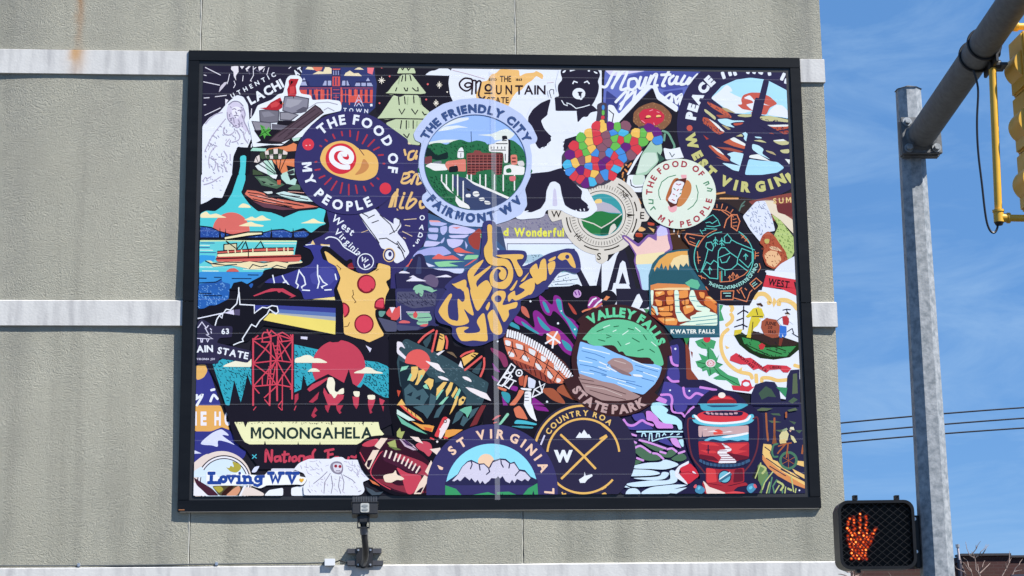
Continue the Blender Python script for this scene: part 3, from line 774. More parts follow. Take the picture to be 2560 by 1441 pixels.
I P d23f4c 1610,830 1680,785 1790,850 1860,845 1900,870 2010,960 2070,930 2310,945 2370,980 2330,1030 2270,1030 2230,990 2100,1000 2060,1035 1960,980 1900,1000 1820,930 1740,930 1600,880
I T 3a1c22 1700,830 38/240 -38 .02 MONTANI
I T 3a1c22 1875,900 38/215 -36 .02 SEMPER
I T 3a1c22 2100,985 38 0 .02 LIBERI
@round_compass_print
F C dcd5c9 0,500 505
F U dcd5c9 370,420 560,420 610,500 570,580 400,590
F U dcd5c9 -90,900 80,900 80,1060 0,1120 -70,1080
E U dcd5c9 1890,400 2080,400 2110,540 1940,590 1890,500
F C 3f9aa0 0,500 265
F U b8b2bf -260,470 -200,370 -80,330 0,330 120,370 200,430 250,480 100,470 0,450 -120,480
F U 2f7a44 -262,520 -150,470 0,450 100,480 250,490 200,600 60,700 0,750 -120,740 -230,650
F U 1f5a3c 250,480 260,560 170,700 80,745 -20,755 -10,650 110,580
F U dcd5c9 110,640 160,600 190,660 130,720 80,760
F L dcd5c9 14 0,660 120,590 250,490;-260,560 -100,610 0,665
E U f0cf86 2465,330 2500,300 2560,300 2570,350 2480,360
F O 3a342e 0,500 440 16 -62 -30
F O 3a342e 0,500 440 16 -22 -6
F O 3a342e 0,500 440 16 6 30
F O 3a342e 0,500 440 16 60 86
F O 3a342e 0,500 440 16 95 120
F O 3a342e 0,500 440 16 150 176
F O 3a342e 0,500 400 8 -62 176
F O 3a342e 0,500 300 8 -180 179
F D 8b857c 0,500 335 375 64 8
F U 3a342e 300,480 430,500 305,530 330,505
F T 3a342e 480,548 90 -2 .015 E
F T 3a342e -60,1060 90 -2 .015 S
E T 3a342e 1930,530 86 0 .015 W
F T 3a342e 235,230 60 -45 .01 NE
E T 3a342e 2215,770 60 -40 .01 MS
@purple_river_print
F U 7a5a9c 245,770 275,745 330,770 460,860 580,740 640,750 660,640 720,640 740,600 790,640 840,670 890,920 870,960 800,980 600,1440 500,1440 440,1230 400,1070 420,1000 330,850 290,820
F U f0c9c0 270,775 290,770 460,905 590,770 690,830 690,690 740,640 810,660 830,820 860,920 800,960 700,1000 600,1300 520,1440 470,1220 430,1100 440,1000 350,850
F U c9c5ee 690,690 740,625 810,660 830,750 690,770
F U f0dfae 430,1000 800,960 660,1110 425,1120
F U b7d7e6 425,1120 660,1110 600,1440 510,1440 470,1220
F U 2b2a33 420,710 520,620 640,600 700,660 660,750 560,740 460,850 390,780
F U c0503f 570,590 660,600 660,635 580,630
F U e6b47a 480,640 560,680 510,710 450,700
F U e0b070 580,650 660,680 650,720
F U b5452f 425,720 510,730 515,780 420,775
@falls_card_print
F P 33606f 590,1440 590,1250 640,1100 720,1010 850,950 1000,930 1200,930 1470,1200 1490,1440
I P 33606f 590,-20 1460,-20 1475,590 900,600 780,440 600,300
F P e2a75a 650,1170 720,1060 820,985 960,955 1070,950 1090,1150 1060,1100 1020,1150 980,1110 960,1190 910,1120 880,1170 850,1110 830,1200 800,1130 770,1180 750,1100 720,1170 690,1150 660,1210
F P efd6a0 860,1110 900,1040 1000,1000 1080,1005 1090,1140 1060,1100 1020,1150 980,1110 960,1190 910,1120 880,1165
F P 2f5a66 600,1290 640,1210 700,1200 1100,1200 1160,1290 1160,1440 600,1440
F P 66b894 1040,1350 1120,1300 1200,1320 1230,1380 1200,1430 1090,1400
F P d98a52 610,1380 700,1355 850,1360 1040,1370 1100,1400 1100,1440 610,1440
F P f0cf9a 660,1425 840,1410 1100,1410 1100,1440 650,1440
I P 8a3a2c 620,0 1445,0 1445,290 1440,445 960,445 780,440 620,320
I U e8954f 660,20 780,10 790,60 680,90
I U e8954f 660,110 770,140 750,200 690,200
I U e8954f 790,90 890,80 900,170 820,190
I U e8954f 810,10 900,0 895,60 830,70
I U e8954f 960,10 1080,0 1080,90 970,110
I U e8954f 990,140 1090,110 1090,180 1020,190
I U e8954f 1010,210 1080,180 1150,200 1150,260 1040,310
I U e8954f 1210,20 1290,30 1280,110 1230,90
I U e8954f 1290,80 1430,70 1440,170 1300,160
I P d9793f 1270,120 1340,110 1440,200 1430,290 1380,240 1290,190
I U e8954f 620,215 680,260 670,310 620,310
I U e8954f 700,220 890,190 890,260 740,280
I U e8954f 690,280 820,270 890,290 880,320 760,330
I U e8954f 690,350 860,340 950,360 940,440 790,430
I P f3c682 670,30 760,20 720,60
I P f3c682 1050,190 1140,210 1060,230
I P f3c682 710,230 780,230 760,250
I P f3c682 1300,90 1400,85 1380,120
I P f3c682 760,370 900,350 920,380 800,390
I U dff0da 905,0 960,0 975,250 1060,350 1120,380 960,400 920,280
I U dff0da 1110,0 1150,0 1190,120 1250,190 1360,240 1340,280 1180,250 1100,120 1090,90
I U dff0da 1180,280 1290,260 1360,270 1445,300 1445,445 960,440 1120,380 1100,330 1180,300
I U dff0da 610,0 650,0 640,180 620,190
I P bfe0da 620,190 690,210 710,300 690,320 660,240
I L 4a9aa0 9 915,60 970,60;915,130 970,130;920,200 975,205;930,280 990,280;1100,80 1180,80;1120,130 1210,140;1190,200 1300,210;1130,350 1440,310;1060,400 1440,360;1180,430 1440,410
I L 5a2418 9 660,100 780,60;700,210 890,180;800,70 800,190;960,110 1090,100;1000,200 1090,180;1210,110 1290,130;700,270 890,270;680,330 900,335;1280,180 1360,240;620,250 690,320;760,140 760,200;1040,110 1040,185;850,190 850,270;790,340 790,430
I T eef0e6 862,540 50/552 0 .05 KWATER FALLS
@bear_face_print
F P 26242f 1420,330 1560,350 1680,420 1760,520 1760,640 1900,760 2010,950 2020,1180 2060,1230 2030,1330 2000,1440 1330,1440 1250,1330 1110,1130 1080,960 1100,900 1010,800 1000,720 1060,680 1180,620 1230,520
I P 26242f 1300,-30 1990,-30 1920,60 1850,190 1560,190 1460,170 1330,60
F O d9835c 1490,620 180 10 -100 -30
F L d9835c 11 1440,370 1440,410;1510,365 1495,420;1570,400 1550,440;1640,435 1615,470;1390,430 1490,440 1590,510
F L d9835c 14 1530,660 1560,560 1620,500 1690,500 1725,580 1690,700;1620,500 1620,650 1690,700;1200,900 1090,860 1040,780 1060,735 1160,750 1290,770 1240,830 1200,900
F L d9835c 9 1640,560 1680,550;1640,600 1690,590;1640,640 1690,640;1100,780 1160,800;1100,830 1170,860
F L 5fc4b8 10 1270,570 1350,520 1390,500 1450,560 1480,630 1400,650 1310,640;1300,600 1350,590 1380,610 1440,570;1260,700 1300,690 1290,670 1440,680;1320,780 1410,730 1500,715;1260,740 1230,690
F O 5fc4b8 1525,1030 370 12 -60 40
F O 5fc4b8 1525,1030 370 12 150 215
F O d9835c 1525,1030 350 9 -140 -105
F L 5fc4b8 11 1240,1220 1300,1050 1330,930 1300,900 1310,850 1370,840 1400,900 1380,950 1330,930;1910,940 1690,850 1620,810 1600,850 1540,850 1530,780 1570,740 1620,800
F L 5fc4b8 11 1450,1060 1460,950 1490,910 1540,910 1600,970 1700,1040 1690,1120 1620,1180 1540,1190 1460,1150 1450,1060;1450,1040 1600,980;1480,1050 1500,1100 1560,1090 1600,1020;1500,1200 1500,1330;1540,1200 1540,1260;1700,1110 1820,1200
F L 5fc4b8 11 1420,780 1420,890;1395,830 1420,800 1450,830;1390,870 1420,840 1450,870;1500,790 1500,890;1475,840 1500,810 1530,840;1470,870 1500,850 1530,880
F L 5fc4b8 11 1250,1210 1310,1090 1360,1120 1400,1070 1450,1100 1450,1300 1350,1290 1260,1210;1350,1150 1350,1240;1330,1190 1350,1160 1375,1190;1700,1040 1750,920 1880,970 1880,1080 1830,1160 1720,1060;1800,990 1800,1060;1775,1020 1800,990 1825,1020
F L d9835c 10 1480,1340 1480,1210;1480,1340 1620,1330 1780,1250 1830,1200;1600,1330 1600,1260;1640,1320 1640,1220;1690,1300 1690,1250;1580,1290 1600,1260 1620,1290;1620,1260 1640,1220 1665,1260;1670,1280 1690,1245 1715,1280
F L d9835c 10 1195,960 1210,1110;1195,1030 1230,1030;1200,1070 1235,1070;1210,1260 1300,1300;1240,1260 1250,1300;1920,960 1915,1050;1920,985 1960,975;1920,1015 1960,1010;1970,1110 1985,1160 1950,1220;1740,750 1840,850;1750,790 1780,760;1790,830 1820,800
F A 9fd6cc 1550,1010 418 119.8 17.3 44 .04 -1 THE MOUNTAIN STATE OF MIND
F L d9835c 12 1330,1440 1300,1400;1850,1360 1930,1290 2000,1350 1910,1430 1850,1360;1720,1440 1750,1410;1790,1420 1810,1440
I L d9835c 12 1490,15 1650,10 1640,120 1490,120 1490,15;1655,100 1810,145 1850,30 1880,0;1690,0 1720,40;1740,0 1790,100
I L 9fd6cc 12 1520,40 1610,40;1550,75 1610,75
F L 9fd6cc 10 1880,1370 1920,1340;1890,1395 1940,1360
@painted_rock_print
E U 415f86 380,470 700,600 1000,640 1060,640 1370,940 1240,1000 1000,1180 700,1300 60,1300 120,1000 330,900 390,700
E U b9bce6 400,570 560,590 640,610 560,640 420,630
E U e8a4a4 400,565 520,570 560,590 420,590
E U b9bce6 395,660 520,660 520,720 400,710
E U b9bce6 540,650 630,630 630,700 580,760 545,720
E U c9c6ea 650,640 720,620 860,650 990,690 960,720 880,740 650,730
E U c9c6ea 640,755 910,745 850,790 680,790
E U e08a86 690,655 800,650 750,675
E U b9bce6 380,740 520,740 500,820 400,800
E U b9bce6 540,840 600,770 590,830 560,860
E U c9c6ea 620,800 720,800 840,810 800,880 700,920 640,880
E U b9bce6 850,820 885,880 865,930
E U c9c6ea 330,900 360,820 560,840 480,890
E U a9ace0 300,940 400,910 580,890 690,980 580,1010 420,1000 330,1010 200,1030 220,960
E U a0453e 890,780 950,730 1030,660 1060,700 1030,940 960,920 900,850
E U e26a62 700,930 780,900 860,950 980,980 740,970
E U e26a62 430,1050 520,980 600,1020 700,1000 790,1060
E U e26a62 140,1070 210,1040 220,1140 80,1150 160,1100
E U e26a62 830,1150 960,1060 1020,1040 900,1120
E U 8ecf9c 870,1000 1030,1000 1000,1050 830,1060
E U 8ecf9c 460,1090 640,1075 860,1080 640,1100 780,1140 520,1150
E U d8d8f2 350,1090 480,1140 400,1150
E U d8d8f2 740,980 850,1000 800,1015
E U d0d6ee 420,1170 850,1170 820,1230 720,1230
E L 8ecf9c 14 1050,740 1080,790;1050,770 1075,810
E U d8d8f2 1250,905 1285,930 1260,940
@gold_script_print
A U 3a3763 2420,800 2700,1000 2700,1440 2480,1440
B U 3a3763 -80,960 20,1000 110,1050 300,1080 300,1440 -120,1440 -90,1200
E U 3a3763 -100,0 320,0 390,200 400,440 380,500 150,480 0,500 -80,450
D U 3a3763 2330,380 2480,270 2560,200 2560,520 2420,520 2360,480
B Q e6bd7c 28 95,1125 110,1190;215,1140 160,1160 145,1240 200,1240 235,1180 250,1140;250,1200 240,1240
B Q e6bd7c 28 110,1430 180,1400 215,1410
E Q e6bd7c 30 60,60 150,20 130,-20 70,0 60,90 120,100 180,60;180,110 230,0 270,10 250,110 300,100
D Q e6bd7c 46 2560,260 2530,240 2460,450 2400,460;2420,480 2480,490 2560,440
E Q e6bd7c 30 10,180 -30,420;80,270 40,400 80,410;90,240 95,225;190,220 120,400 160,410 240,330 210,300 160,330;330,330 290,340 300,410 340,400
E U e6bd7c 0,450 60,450 110,480 60,495 0,490
@truck_print
D U 3a3668 1370,500 1700,420 2100,440 2560,400 2560,1440 2300,1440 2000,1200 1500,900 1340,920 1500,820 1720,700 1640,560
E U 3a3668 -10,440 250,470 390,460 395,560 370,800 310,900 200,1010 150,1110 0,1240
D U e4e5ee 2085,495 2290,420 2350,500 2560,640 2560,1000 2500,950 2370,920 2330,840 2200,680
E U e4e5ee -40,540 30,540 60,640 0,720 100,830 160,970 90,1060 0,1110 -40,1080
D L 3a3740 12 2090,500 2280,760 2340,850;2130,480 2200,520;2350,500 2480,620 2530,720;2250,600 2330,570;2200,540 2280,500;2470,740 2560,690;2340,800 2430,790 2560,870
E L 3a3740 12 0,540 40,560 40,620 0,680;10,830 100,960;0,850 80,980;100,1050 60,940 10,900
D E e8c48a 2465,1000 78 90
D E 3a3668 2465,1000 66 78
D E e4e5ee 2465,1000 50 60
D E 3a3668 2475,990 22 30
D L d9b88a 8 2120,720 2200,690
E L d9c2a0 10 90,560 245,548;105,630 165,640;70,705 190,765;80,780 110,795
D T w 1735,560 95/330 -38 .02 West
D T w 1770,720 82/430 -44 .02 Virginia
D Q w 15 1670,800 1720,775 1800,790 1850,830 1900,900 1980,950 2060,1000
D R w 12 2170,1085 98
D L w 16 2130,1030 2130,1080 2170,1040 2160,1090 2200,1060;2150,1120 2160,1160 2220,1120
E T w 285,565 62 2 .03 O
E T w 275,675 62 -12 .03 A
E T w 260,770 62 -20 .03 D
E T w 230,845 62 -30 .03 S
E C w 212,885 12
D U e9c98a 1480,870 1510,815 1540,870
D U e9c98a 1600,860 1660,870 1730,870 1710,890 1620,895
D L w 12 1390,880 1480,870 1600,890 1720,890
@ape_sketch_print
A U e7eafb 125,1440 130,830 220,720 350,650 440,540 560,440 640,460 700,560 715,700 720,850 770,960 750,1100 570,1090 520,1200 510,1440
D U e7eafb 110,380 115,-10 505,-10 400,230 380,290 270,280 180,340
A U d3cbdf 430,640 450,560 540,520 620,560 660,640 650,760 700,870 680,910 610,830 560,850 500,800 440,720
A U ece9f4 500,600 560,580 615,610 610,680 570,740 520,720 495,660
A Q 857d93 12 505,622 530,612 550,622;575,636 600,630 618,640;525,700 550,694 580,702;545,650 560,680;460,560 520,520 590,530 640,580
A Q a49bb2 13 440,660 450,740 500,800 560,850 600,830;640,600 665,680 650,760 690,850 720,930;580,750 600,800 590,830;520,730 530,790
A Q b5adc2 13 380,660 300,680 230,730 170,800;420,740 330,850 250,960 200,1060 160,1150;400,850 400,920 470,940 530,900;560,880 600,960 570,1010 500,1030;640,900 660,980 700,1040
A Q bdb5c9 12 470,990 420,1060 470,1080;300,1080 240,1150 210,1250 220,1350;400,1140 440,1220 400,1300 440,1400;250,1230 300,1280 280,1370;330,1380 320,1300;480,1180 480,1260
A H a39aaf 909 150,1000 330,850 430,720 560,840 700,880 740,1000 600,1090 400,1040 300,1100 160,1280 46 34
A H b0a8bc 910 200,1150 420,1150 500,1300 490,1430 200,1430 34 40
A H 8f879d 908 430,640 480,560 640,560 660,700 640,840 560,840 480,800 430,720 24 26
D Q b5adc2 12 140,70 170,30 190,60;200,40 240,20;150,120 250,90 360,20
D H c4bcd2 911 110,0 450,0 380,200 150,240 16 24
@lake_state_print
A U 1f1f27 770,960 780,990 740,1050 720,1200 740,1440 500,1440 520,1200 560,1130 560,1100 580,1085 640,1100 690,1110 740,990
D U 1f1f27 500,-10 720,-10 720,200 1000,480 1680,430 1720,640 1700,700 1620,760 1400,860 1480,930 1530,1040 1480,1120 1380,1170 1200,1230 1000,1260 940,1300 800,1400 900,1440 100,1440 80,380 200,330 270,280 380,290 420,200
G U 1f1f27 60,-20 960,-20 880,420 500,700 60,460
D U 53c9cf 580,-10 670,-10 665,150 610,210 660,290 720,370 830,460 940,440 1010,480 1100,500 1150,540 1200,490 1340,450 1590,410 1675,440 1640,580 1680,610 1600,640 1500,720 1480,720 1400,660 1200,720 900,760 700,760 400,780 100,660 105,480 180,445 290,455 420,360 500,230
A U 53c9cf 600,1210 650,1190 680,1210 665,1440 580,1440 605,1330
D C db6f66 490,700 232
D U 2f4f98 240,655 330,700 480,745 560,750 715,750 735,800 735,960 250,960 220,700
D U f3e6b8 105,490 180,450 220,500 300,480 440,535 105,537
D U f3e6b8 570,408 620,360 650,355 720,380 740,412
D U f3e6b8 640,565 700,540 750,515 790,545 880,500 930,540 1000,565 840,575
D U f3e6b8 575,640 680,600 740,580 790,610 900,630 890,648
D U f3e6b8 1350,605 1440,580 1520,540 1580,580 1680,605
D U 2f4f98 105,645 260,660 330,720 350,700 430,750 350,800 105,800
D U 2f4f98 690,760 900,720 1010,690 1140,680 1250,720 1420,690 1470,740 1400,800 700,800
D H 5f86cc 912 105,645 260,660 330,720 430,750 350,800 105,800 40 20
D H 5f86cc 913 890,740 1010,700 1140,690 1250,730 1420,700 1460,740 1400,790 700,790 50 22
D L 1f1f27 13 105,640 240,655 330,700 480,745 560,750;690,740 900,720 1010,690 1140,680 1250,720 1400,690 1480,740
D U 1f1f27 335,790 350,655 368,790
D U 1f1f27 405,790 420,665 435,790
D U 1f1f27 975,800 993,660 1010,800
D U 1f1f27 1245,800 1265,660 1282,800
D U 1f1f27 100,780 1500,780 1400,820 100,815
D U 66cdd0 98,815 1315,820 1300,900 1280,1000 1380,1080 900,1190 860,1260 90,1260
D U cfe3b4 98,815 1315,820 1310,840 800,840 500,830 100,835
D L e9efdc 9 100,880 220,882;100,940 260,942;900,860 1300,862;100,1150 260,1152;640,1180 900,1182;130,1200 330,1202
D L 2c5a9c 10 110,850 280,852;100,905 220,907;105,970 300,972;100,1020 270,1022
D U 3d9cd8 95,1000 300,1010 280,1080 180,1060 95,1120
D U 3f8fd0 90,1210 900,1215 860,1270 760,1320 700,1360 480,1420 90,1430
D U 2f5fa8 85,1370 300,1330 370,1300 380,1340 480,1360 470,1440 85,1440
G U 2f63ad 80,-10 470,-10 460,110 300,190 220,190 150,230 75,235
G H 74a8de 914 80,-10 470,-10 460,110 300,190 150,230 75,235 60 26
D H 74a8de 915 85,1370 370,1330 470,1440 85,1440 26 22
D U 2f5fa8 710,1370 760,1350 765,1380 730,1430
D L 1f2f50 12 90,1350 300,1340 370,1300;500,1295 740,1297;90,1290 180,1292;280,1280 370,1282;700,1250 830,1252
G L 1f2f50 12 150,68 370,70;90,40 240,42
D U f0deb0 170,1075 240,1070 260,1100 420,1080 600,1085 720,1060 900,1095 1050,1060 1200,1090 1380,1080 1380,1100 1200,1120 1180,1175 1000,1160 740,1180 500,1130 260,1150 240,1110
D L 1f2f3a 12 170,1075 240,1110 420,1090 600,1095 720,1075 900,1100 1050,1075 1200,1095;250,1110 420,1130 560,1120;720,1170 760,1120 860,1150 940,1130;1000,1160 1060,1130 1170,1160
D U d2665c 300,1040 900,1030 1370,1020 1350,1080 1200,1085 900,1080 310,1085
D U b34a48 315,1000 1360,1000 1370,1030 300,1060
D U f3e6b8 320,985 700,960 1270,950 1270,1000 320,1025
D U d2665c 315,960 700,930 900,915 1270,910 1270,945 700,965 320,985
D L 2a1a1e 12 320,985 700,962 1270,945;300,1050 700,1035 1370,1015;705,930 705,1030;320,955 700,930 900,915 1270,910
D L f3e6b8 14 450,945 455,975;540,940 542,970;620,935 622,968;760,925 762,960;935,918 936,955;1060,915 1062,950;1150,912 1150,1000;1200,912 1200,1000
D U f3e6b8 410,770 700,710 880,710 880,745 700,765 430,810 410,800
D U d8d0a8 400,870 560,855 560,935 400,940
D L 1f1a20 12 430,830 550,920;640,830 560,930;670,830 700,920;620,930 660,850;790,920 860,830 900,910;400,940 400,870 560,855 560,930
D L 1f1a20 13 410,770 700,712 880,710 885,745 700,765 430,808
D U d2665c 420,1210 470,1170 540,1165 600,1210
@foot_walkers_print
D U 3d3f88 1380,890 1520,870 1700,900 1800,1000 1900,1250 1800,1440 1330,1440 1200,1360 900,1350 960,1300 1200,1230 1480,1120 1530,1040 1480,930
D U 4b4d98 1470,1250 1640,1150 1780,1180 1800,1300 1700,1400 1500,1360
D L w 16 1010,1255 1030,1350;1130,1260 1170,1340 1140,1345;1170,1320 1215,1385;1340,1190 1300,1350 1330,1380 1310,1430;1340,1200 1400,1280 1420,1370 1370,1400 1380,1430 1440,1440;1570,1130 1570,1250 1590,1340 1570,1420 1540,1440;1590,1260 1640,1340 1690,1370 1620,1400 1640,1430 1740,1430;1790,1240 1805,1310
G U 3d3f88 1330,-20 1780,-20 1790,80 1580,105 1400,120 1370,30
G U f0dc94 1500,115 1780,85 1790,125
G L w 16 1380,0 1470,5;1660,0 1740,-5
@parachute_print
A P 26252d 730,1150 900,1120 1300,1050 1320,1440 720,1440
D U 26252d 690,-10 1390,-10 1440,200 1600,400 1560,430 1340,450 1150,530 1000,470 820,450 720,330 620,220
A P a6d9c4 760,1100 930,1110 920,1145 730,1140
A P e2865a 920,1140 960,1110 1180,1080 1270,1040 1310,1060 1300,1140 1000,1160
A P b8dcc8 1250,990 1380,890 1410,900 1330,1010 1270,1020
A P e2865a 960,1250 1080,1250 1280,1240 1280,1340 1180,1320 1200,1400 1130,1430 1040,1300
A P dfe6e4 790,1330 900,1270 960,1440 830,1380
A P b8dcc8 900,1262 1000,1255 1060,1440 950,1440
A P b8dcc8 1130,1420 1280,1360 1280,1440 1120,1440
A P 46553f 845,1170 880,1150 915,1160 930,1230 880,1245 850,1220
A P e3d6cf 905,1150 960,1130 970,1230 925,1235
A P 46553f 958,1125 1015,1115 1025,1175 965,1185
A P e3d6cf 1012,1115 1078,1112 1080,1175 1020,1180
A P 46553f 1075,1110 1140,1125 1135,1180 1080,1178
A P e3d6cf 1138,1125 1195,1160 1190,1190 1135,1185
A P 46553f 925,1190 965,1186 975,1245 930,1240
A P e3d6cf 965,1186 1022,1180 1020,1240 972,1240
A P 46553f 1020,1180 1080,1178 1075,1240 1018,1240
A P e3d6cf 1080,1178 1135,1182 1120,1240 1075,1240
A P 46553f 1135,1185 1190,1195 1165,1240 1120,1238
A P e3d6cf 775,1280 800,1215 850,1185 855,1250 830,1290
A L 1e1e24 8 905,1150 925,1238;960,1128 972,1240;1014,1114 1020,1240;1078,1110 1076,1240;1138,1124 1120,1240;920,1192 1190,1190;845,1175 855,1250;800,1215 830,1290
A L 1e1e24 9 880,1270 1060,1430;940,1250 1070,1420;1000,1250 1075,1420;1050,1250 1080,1420;1110,1250 1085,1420;1170,1240 1090,1420;830,1300 1040,1430
A P 46553f 760,1370 850,1400 900,1440 760,1440
A P 3a3a40 1190,1400 1270,1375 1280,1420 1210,1440
D P 4f6a55 780,20 960,15 1050,80 1160,120 1060,175 960,150 870,130 820,60
D P 6d8a70 820,40 930,40 1000,90 1080,130 1000,140 900,110
D P 5d7a63 1200,170 1300,110 1350,130 1355,185 1220,185
D P 26252d 860,70 930,90 900,110
D P 26252d 960,110 1030,120 990,135
D P b8dcd0 1110,0 1200,0 1230,70 1280,40 1310,60 1290,130 1180,110 1120,50
D P e9edf0 960,0 1070,0 1050,50 1010,40
D P c8604a 1062,65 1112,65 1108,125 1068,118
D P d97762 690,190 800,200 900,230 960,280 1200,320 1500,380 1580,400 1300,425 1180,392 900,352 760,312 660,240
D P 6a4450 760,330 950,360 1130,400 1300,432 1130,440 900,408
D P cfe6e2 1050,230 1150,205 1280,240 1440,270 1520,335 1300,322 1160,282
D P d6dcd8 890,210 1000,205 1010,230 950,240
D P 8fb8b0 1080,255 1250,290 1400,325 1250,310
D L 26252d 11 720,250 900,290 1100,340 1400,390;700,220 850,240 1000,300;1100,240 1300,280 1450,310;760,300 950,340 1250,400;880,330 1000,350;1180,350 1350,378;1200,260 1350,270;920,250 1060,300
D L f0b0a0 8 820,265 1000,300 1150,340;1200,212 1290,215 1400,225;900,320 1050,350
@cardinals_print
A U e9eefc 700,770 770,690 820,570 1000,500 1080,430 1140,420 1180,240 1220,195 1340,195 1385,250 1335,360 1360,425 1490,445 1500,505 1700,495 1850,515 1872,580 1862,640 1640,690 1480,830 1400,960 1240,985 1120,1075 980,1065 760,1095 740,950
A P 55535f 1155,455 1290,448 1465,482 1455,615 1385,662 1250,684 1128,642 1138,530
A P 8b8996 1165,470 1290,462 1450,494 1440,600 1375,640 1250,668 1140,630 1150,535
A P a5a3ad 1190,490 1380,505 1330,560 1230,600 1165,585
A P 5d5b68 1300,640 1390,590 1445,600 1430,650 1350,672
A P 55535f 838,632 920,620 1095,635 1085,785 960,796 845,776
A P 77747f 850,642 925,632 1080,646 1072,772 960,782 858,764
A P 8b8893 870,660 960,645 1040,700 900,720
A P 55535f 1095,652 1200,652 1340,690 1240,768 1095,756
A P 96939c 1108,664 1200,664 1318,694 1232,752 1108,744
A P 24222a 1080,760 1290,765 1180,835 1060,805
A P 55535f 742,765 985,785 992,885 860,905 785,888
A P 918d96 756,776 974,796 980,875 862,890 800,880
A P 6a6773 995,800 1195,825 1150,888 1000,875
A P 24222a 775,885 1000,872 1140,882 1010,1000 1160,1052 1000,1055 800,1040 860,1010
A P 3f3238 955,1015 1050,925 1300,755 1540,562 1605,605 1650,662 1565,725 1245,988 1120,1038
A P 5b4a54 975,1010 1055,938 1305,770 1540,580 1590,615 1628,660 1555,712 1240,970 1122,1024
A L 43353e 11 1080,960 1300,790 1540,620;1150,990 1350,830 1590,660;1200,930 1400,790
A P b22e38 846,606 930,596 985,535 1050,500 1105,472 1122,512 1136,545 1128,600 1080,634 1000,630 930,622
A P d04a4e 980,560 1050,520 1100,550 1060,590 990,600
A P b22e38 1208,262 1232,238 1335,240 1318,285 1298,330 1310,420 1292,462 1200,452 1190,370 1212,318
A P d04a4e 1225,340 1280,330 1285,420 1220,430
A P 221a20 1092,515 1132,520 1124,562 1100,556
A P 221a20 1238,262 1270,275 1225,325
A P e08a5a 1128,538 1150,545 1128,556
A L 2c2a33 9 1270,460 1270,480;1080,630 1085,645
A P 4f9a44 915,890 850,810 905,835;
A P 58a84a 852,815 905,835 925,880 960,838 985,885 955,915 992,952 925,945 905,992 890,940 838,962 872,905
A L 2c5a2c 9 870,830 912,905 960,950;842,950 912,905 972,872
A L a9a4b4 9 1480,590 1560,540 1700,530 1820,560;1650,630 1700,600 1780,640;1450,610 1500,580
@round_roll_print
A E 3a3766 1967,1290 685 645
A A w 1967,1295 493 -128.3 8.6 120 .05 1 THE FOOD OF
A A w 1967,1295 592 175 64.4 120 .05 -1 MY PEOPLE
A C d8404f 1453,1060 73
D C d8404f 2417,170 72
A L f2c9c4 12 1425,1072 1435,1075;1470,1070 1478,1070
A L b13a48 20 1760,935 1785,985;1870,900 1880,950;1975,885 1978,960;2080,900 2060,1010;2190,940 2130,1050;2280,1000 2200,1085;2340,1095 2270,1130;1665,1000 1690,1020;1600,1075 1620,1085;1540,1280 1560,1275;1540,1380 1600,1370;2330,1195 2390,1190;2390,1300 2410,1300
D L b13a48 20 1590,40 1660,10;1660,120 1740,40;1740,190 1810,80;1855,230 1880,100;1960,250 1960,120;2065,230 2045,130;2170,200 2145,145;2265,140 2235,105;2335,55 2315,40
A S e9b86a 1610,1200 1650,1110 1750,1040 1880,1015 2000,1050 2100,1120 2200,1130 2300,1210 2330,1320 2300,1440 2200,1500 2080,1510 1900,1480 1740,1420 1640,1330 1605,1260
A S c98a55 2140,1245 2190,1280 2210,1340 2150,1410 2040,1440 2100,1360
A L 5a3040 9 2090,1115 2150,1195
A C d23645 1862,1238 192
A Q f0eef6 62 1955,1345 1850,1335 1760,1270 1745,1190 1790,1125 1880,1110 1970,1160 1995,1230 1960,1280 1890,1270 1850,1220 1870,1180 1920,1185
@black_bear_print
E S e6eafa 1480,520 1600,150 1680,-40 2300,-40 2380,170 2500,400 2470,470 2380,530 2280,540 2120,480 2040,440 1880,440 1830,520 1700,545
B U e6eafa 1900,560 2000,640 2560,640 2560,900 2200,1100 2080,1180 2050,1440 1600,1440 1650,1050 1800,900 1880,700
B U e6eafa 2030,112 2560,120 2560,900 2300,960 2050,1200 1700,1440 1600,1440 1650,1050 1600,760 1690,560 1900,480 1880,380 1960,340 2000,420 1980,300
B U 2a2738 2050,125 2520,128 2545,190 2510,270 2530,330 2515,420 2470,520 2440,570 2380,610 2300,640 2245,641 1980,641 1966,520 1975,465 2030,460 2010,380 2015,310 2070,250 2045,170
B U 2a2738 2245,630 2300,630 2440,565 2520,640 2420,660 2380,720 2330,710 2260,790
B U 2a2738 1925,490 1905,590 1885,690 1800,760 1840,860 1900,930 1940,960 1920,1040 1860,1090 1800,1120 1760,1100 1690,960 1640,800 1640,720 1700,620 1800,540 1880,505
B U e6eafa 1905,390 1930,370 1960,375 1955,430 1975,500 1985,650 1880,690 1900,590 1930,480 1920,430
B L 2a2738 9 1930,480 1905,395 1925,372 1960,376 1962,430
B E e8ecfa 2275,425 80 70
B U 2a2738 2250,400 2330,400 2305,425 2310,455 2270,455 2275,425
B U e8ecfa 2280,480 2325,480 2310,505 2285,500
B U 2a2738 2290,455 2310,455 2305,478 2295,478
B L e8ecfa 15 2200,300 2215,270 2255,285;2345,285 2380,270 2405,300
B U e8ecfa 2065,165 2085,135 2120,130 2095,165
B U e8ecfa 2160,130 2240,128 2165,150
B U e8ecfa 2385,130 2415,130 2412,150 2390,150
B U e8ecfa 2455,140 2510,160 2505,180 2470,165
B L e8ecfa 11 2060,510 2090,560 2130,575 2125,540 2180,560 2240,610 2330,590 2410,565
B U 2a2738 2080,1000 2280,940 2340,900 2200,1080 2130,1160 2070,1130
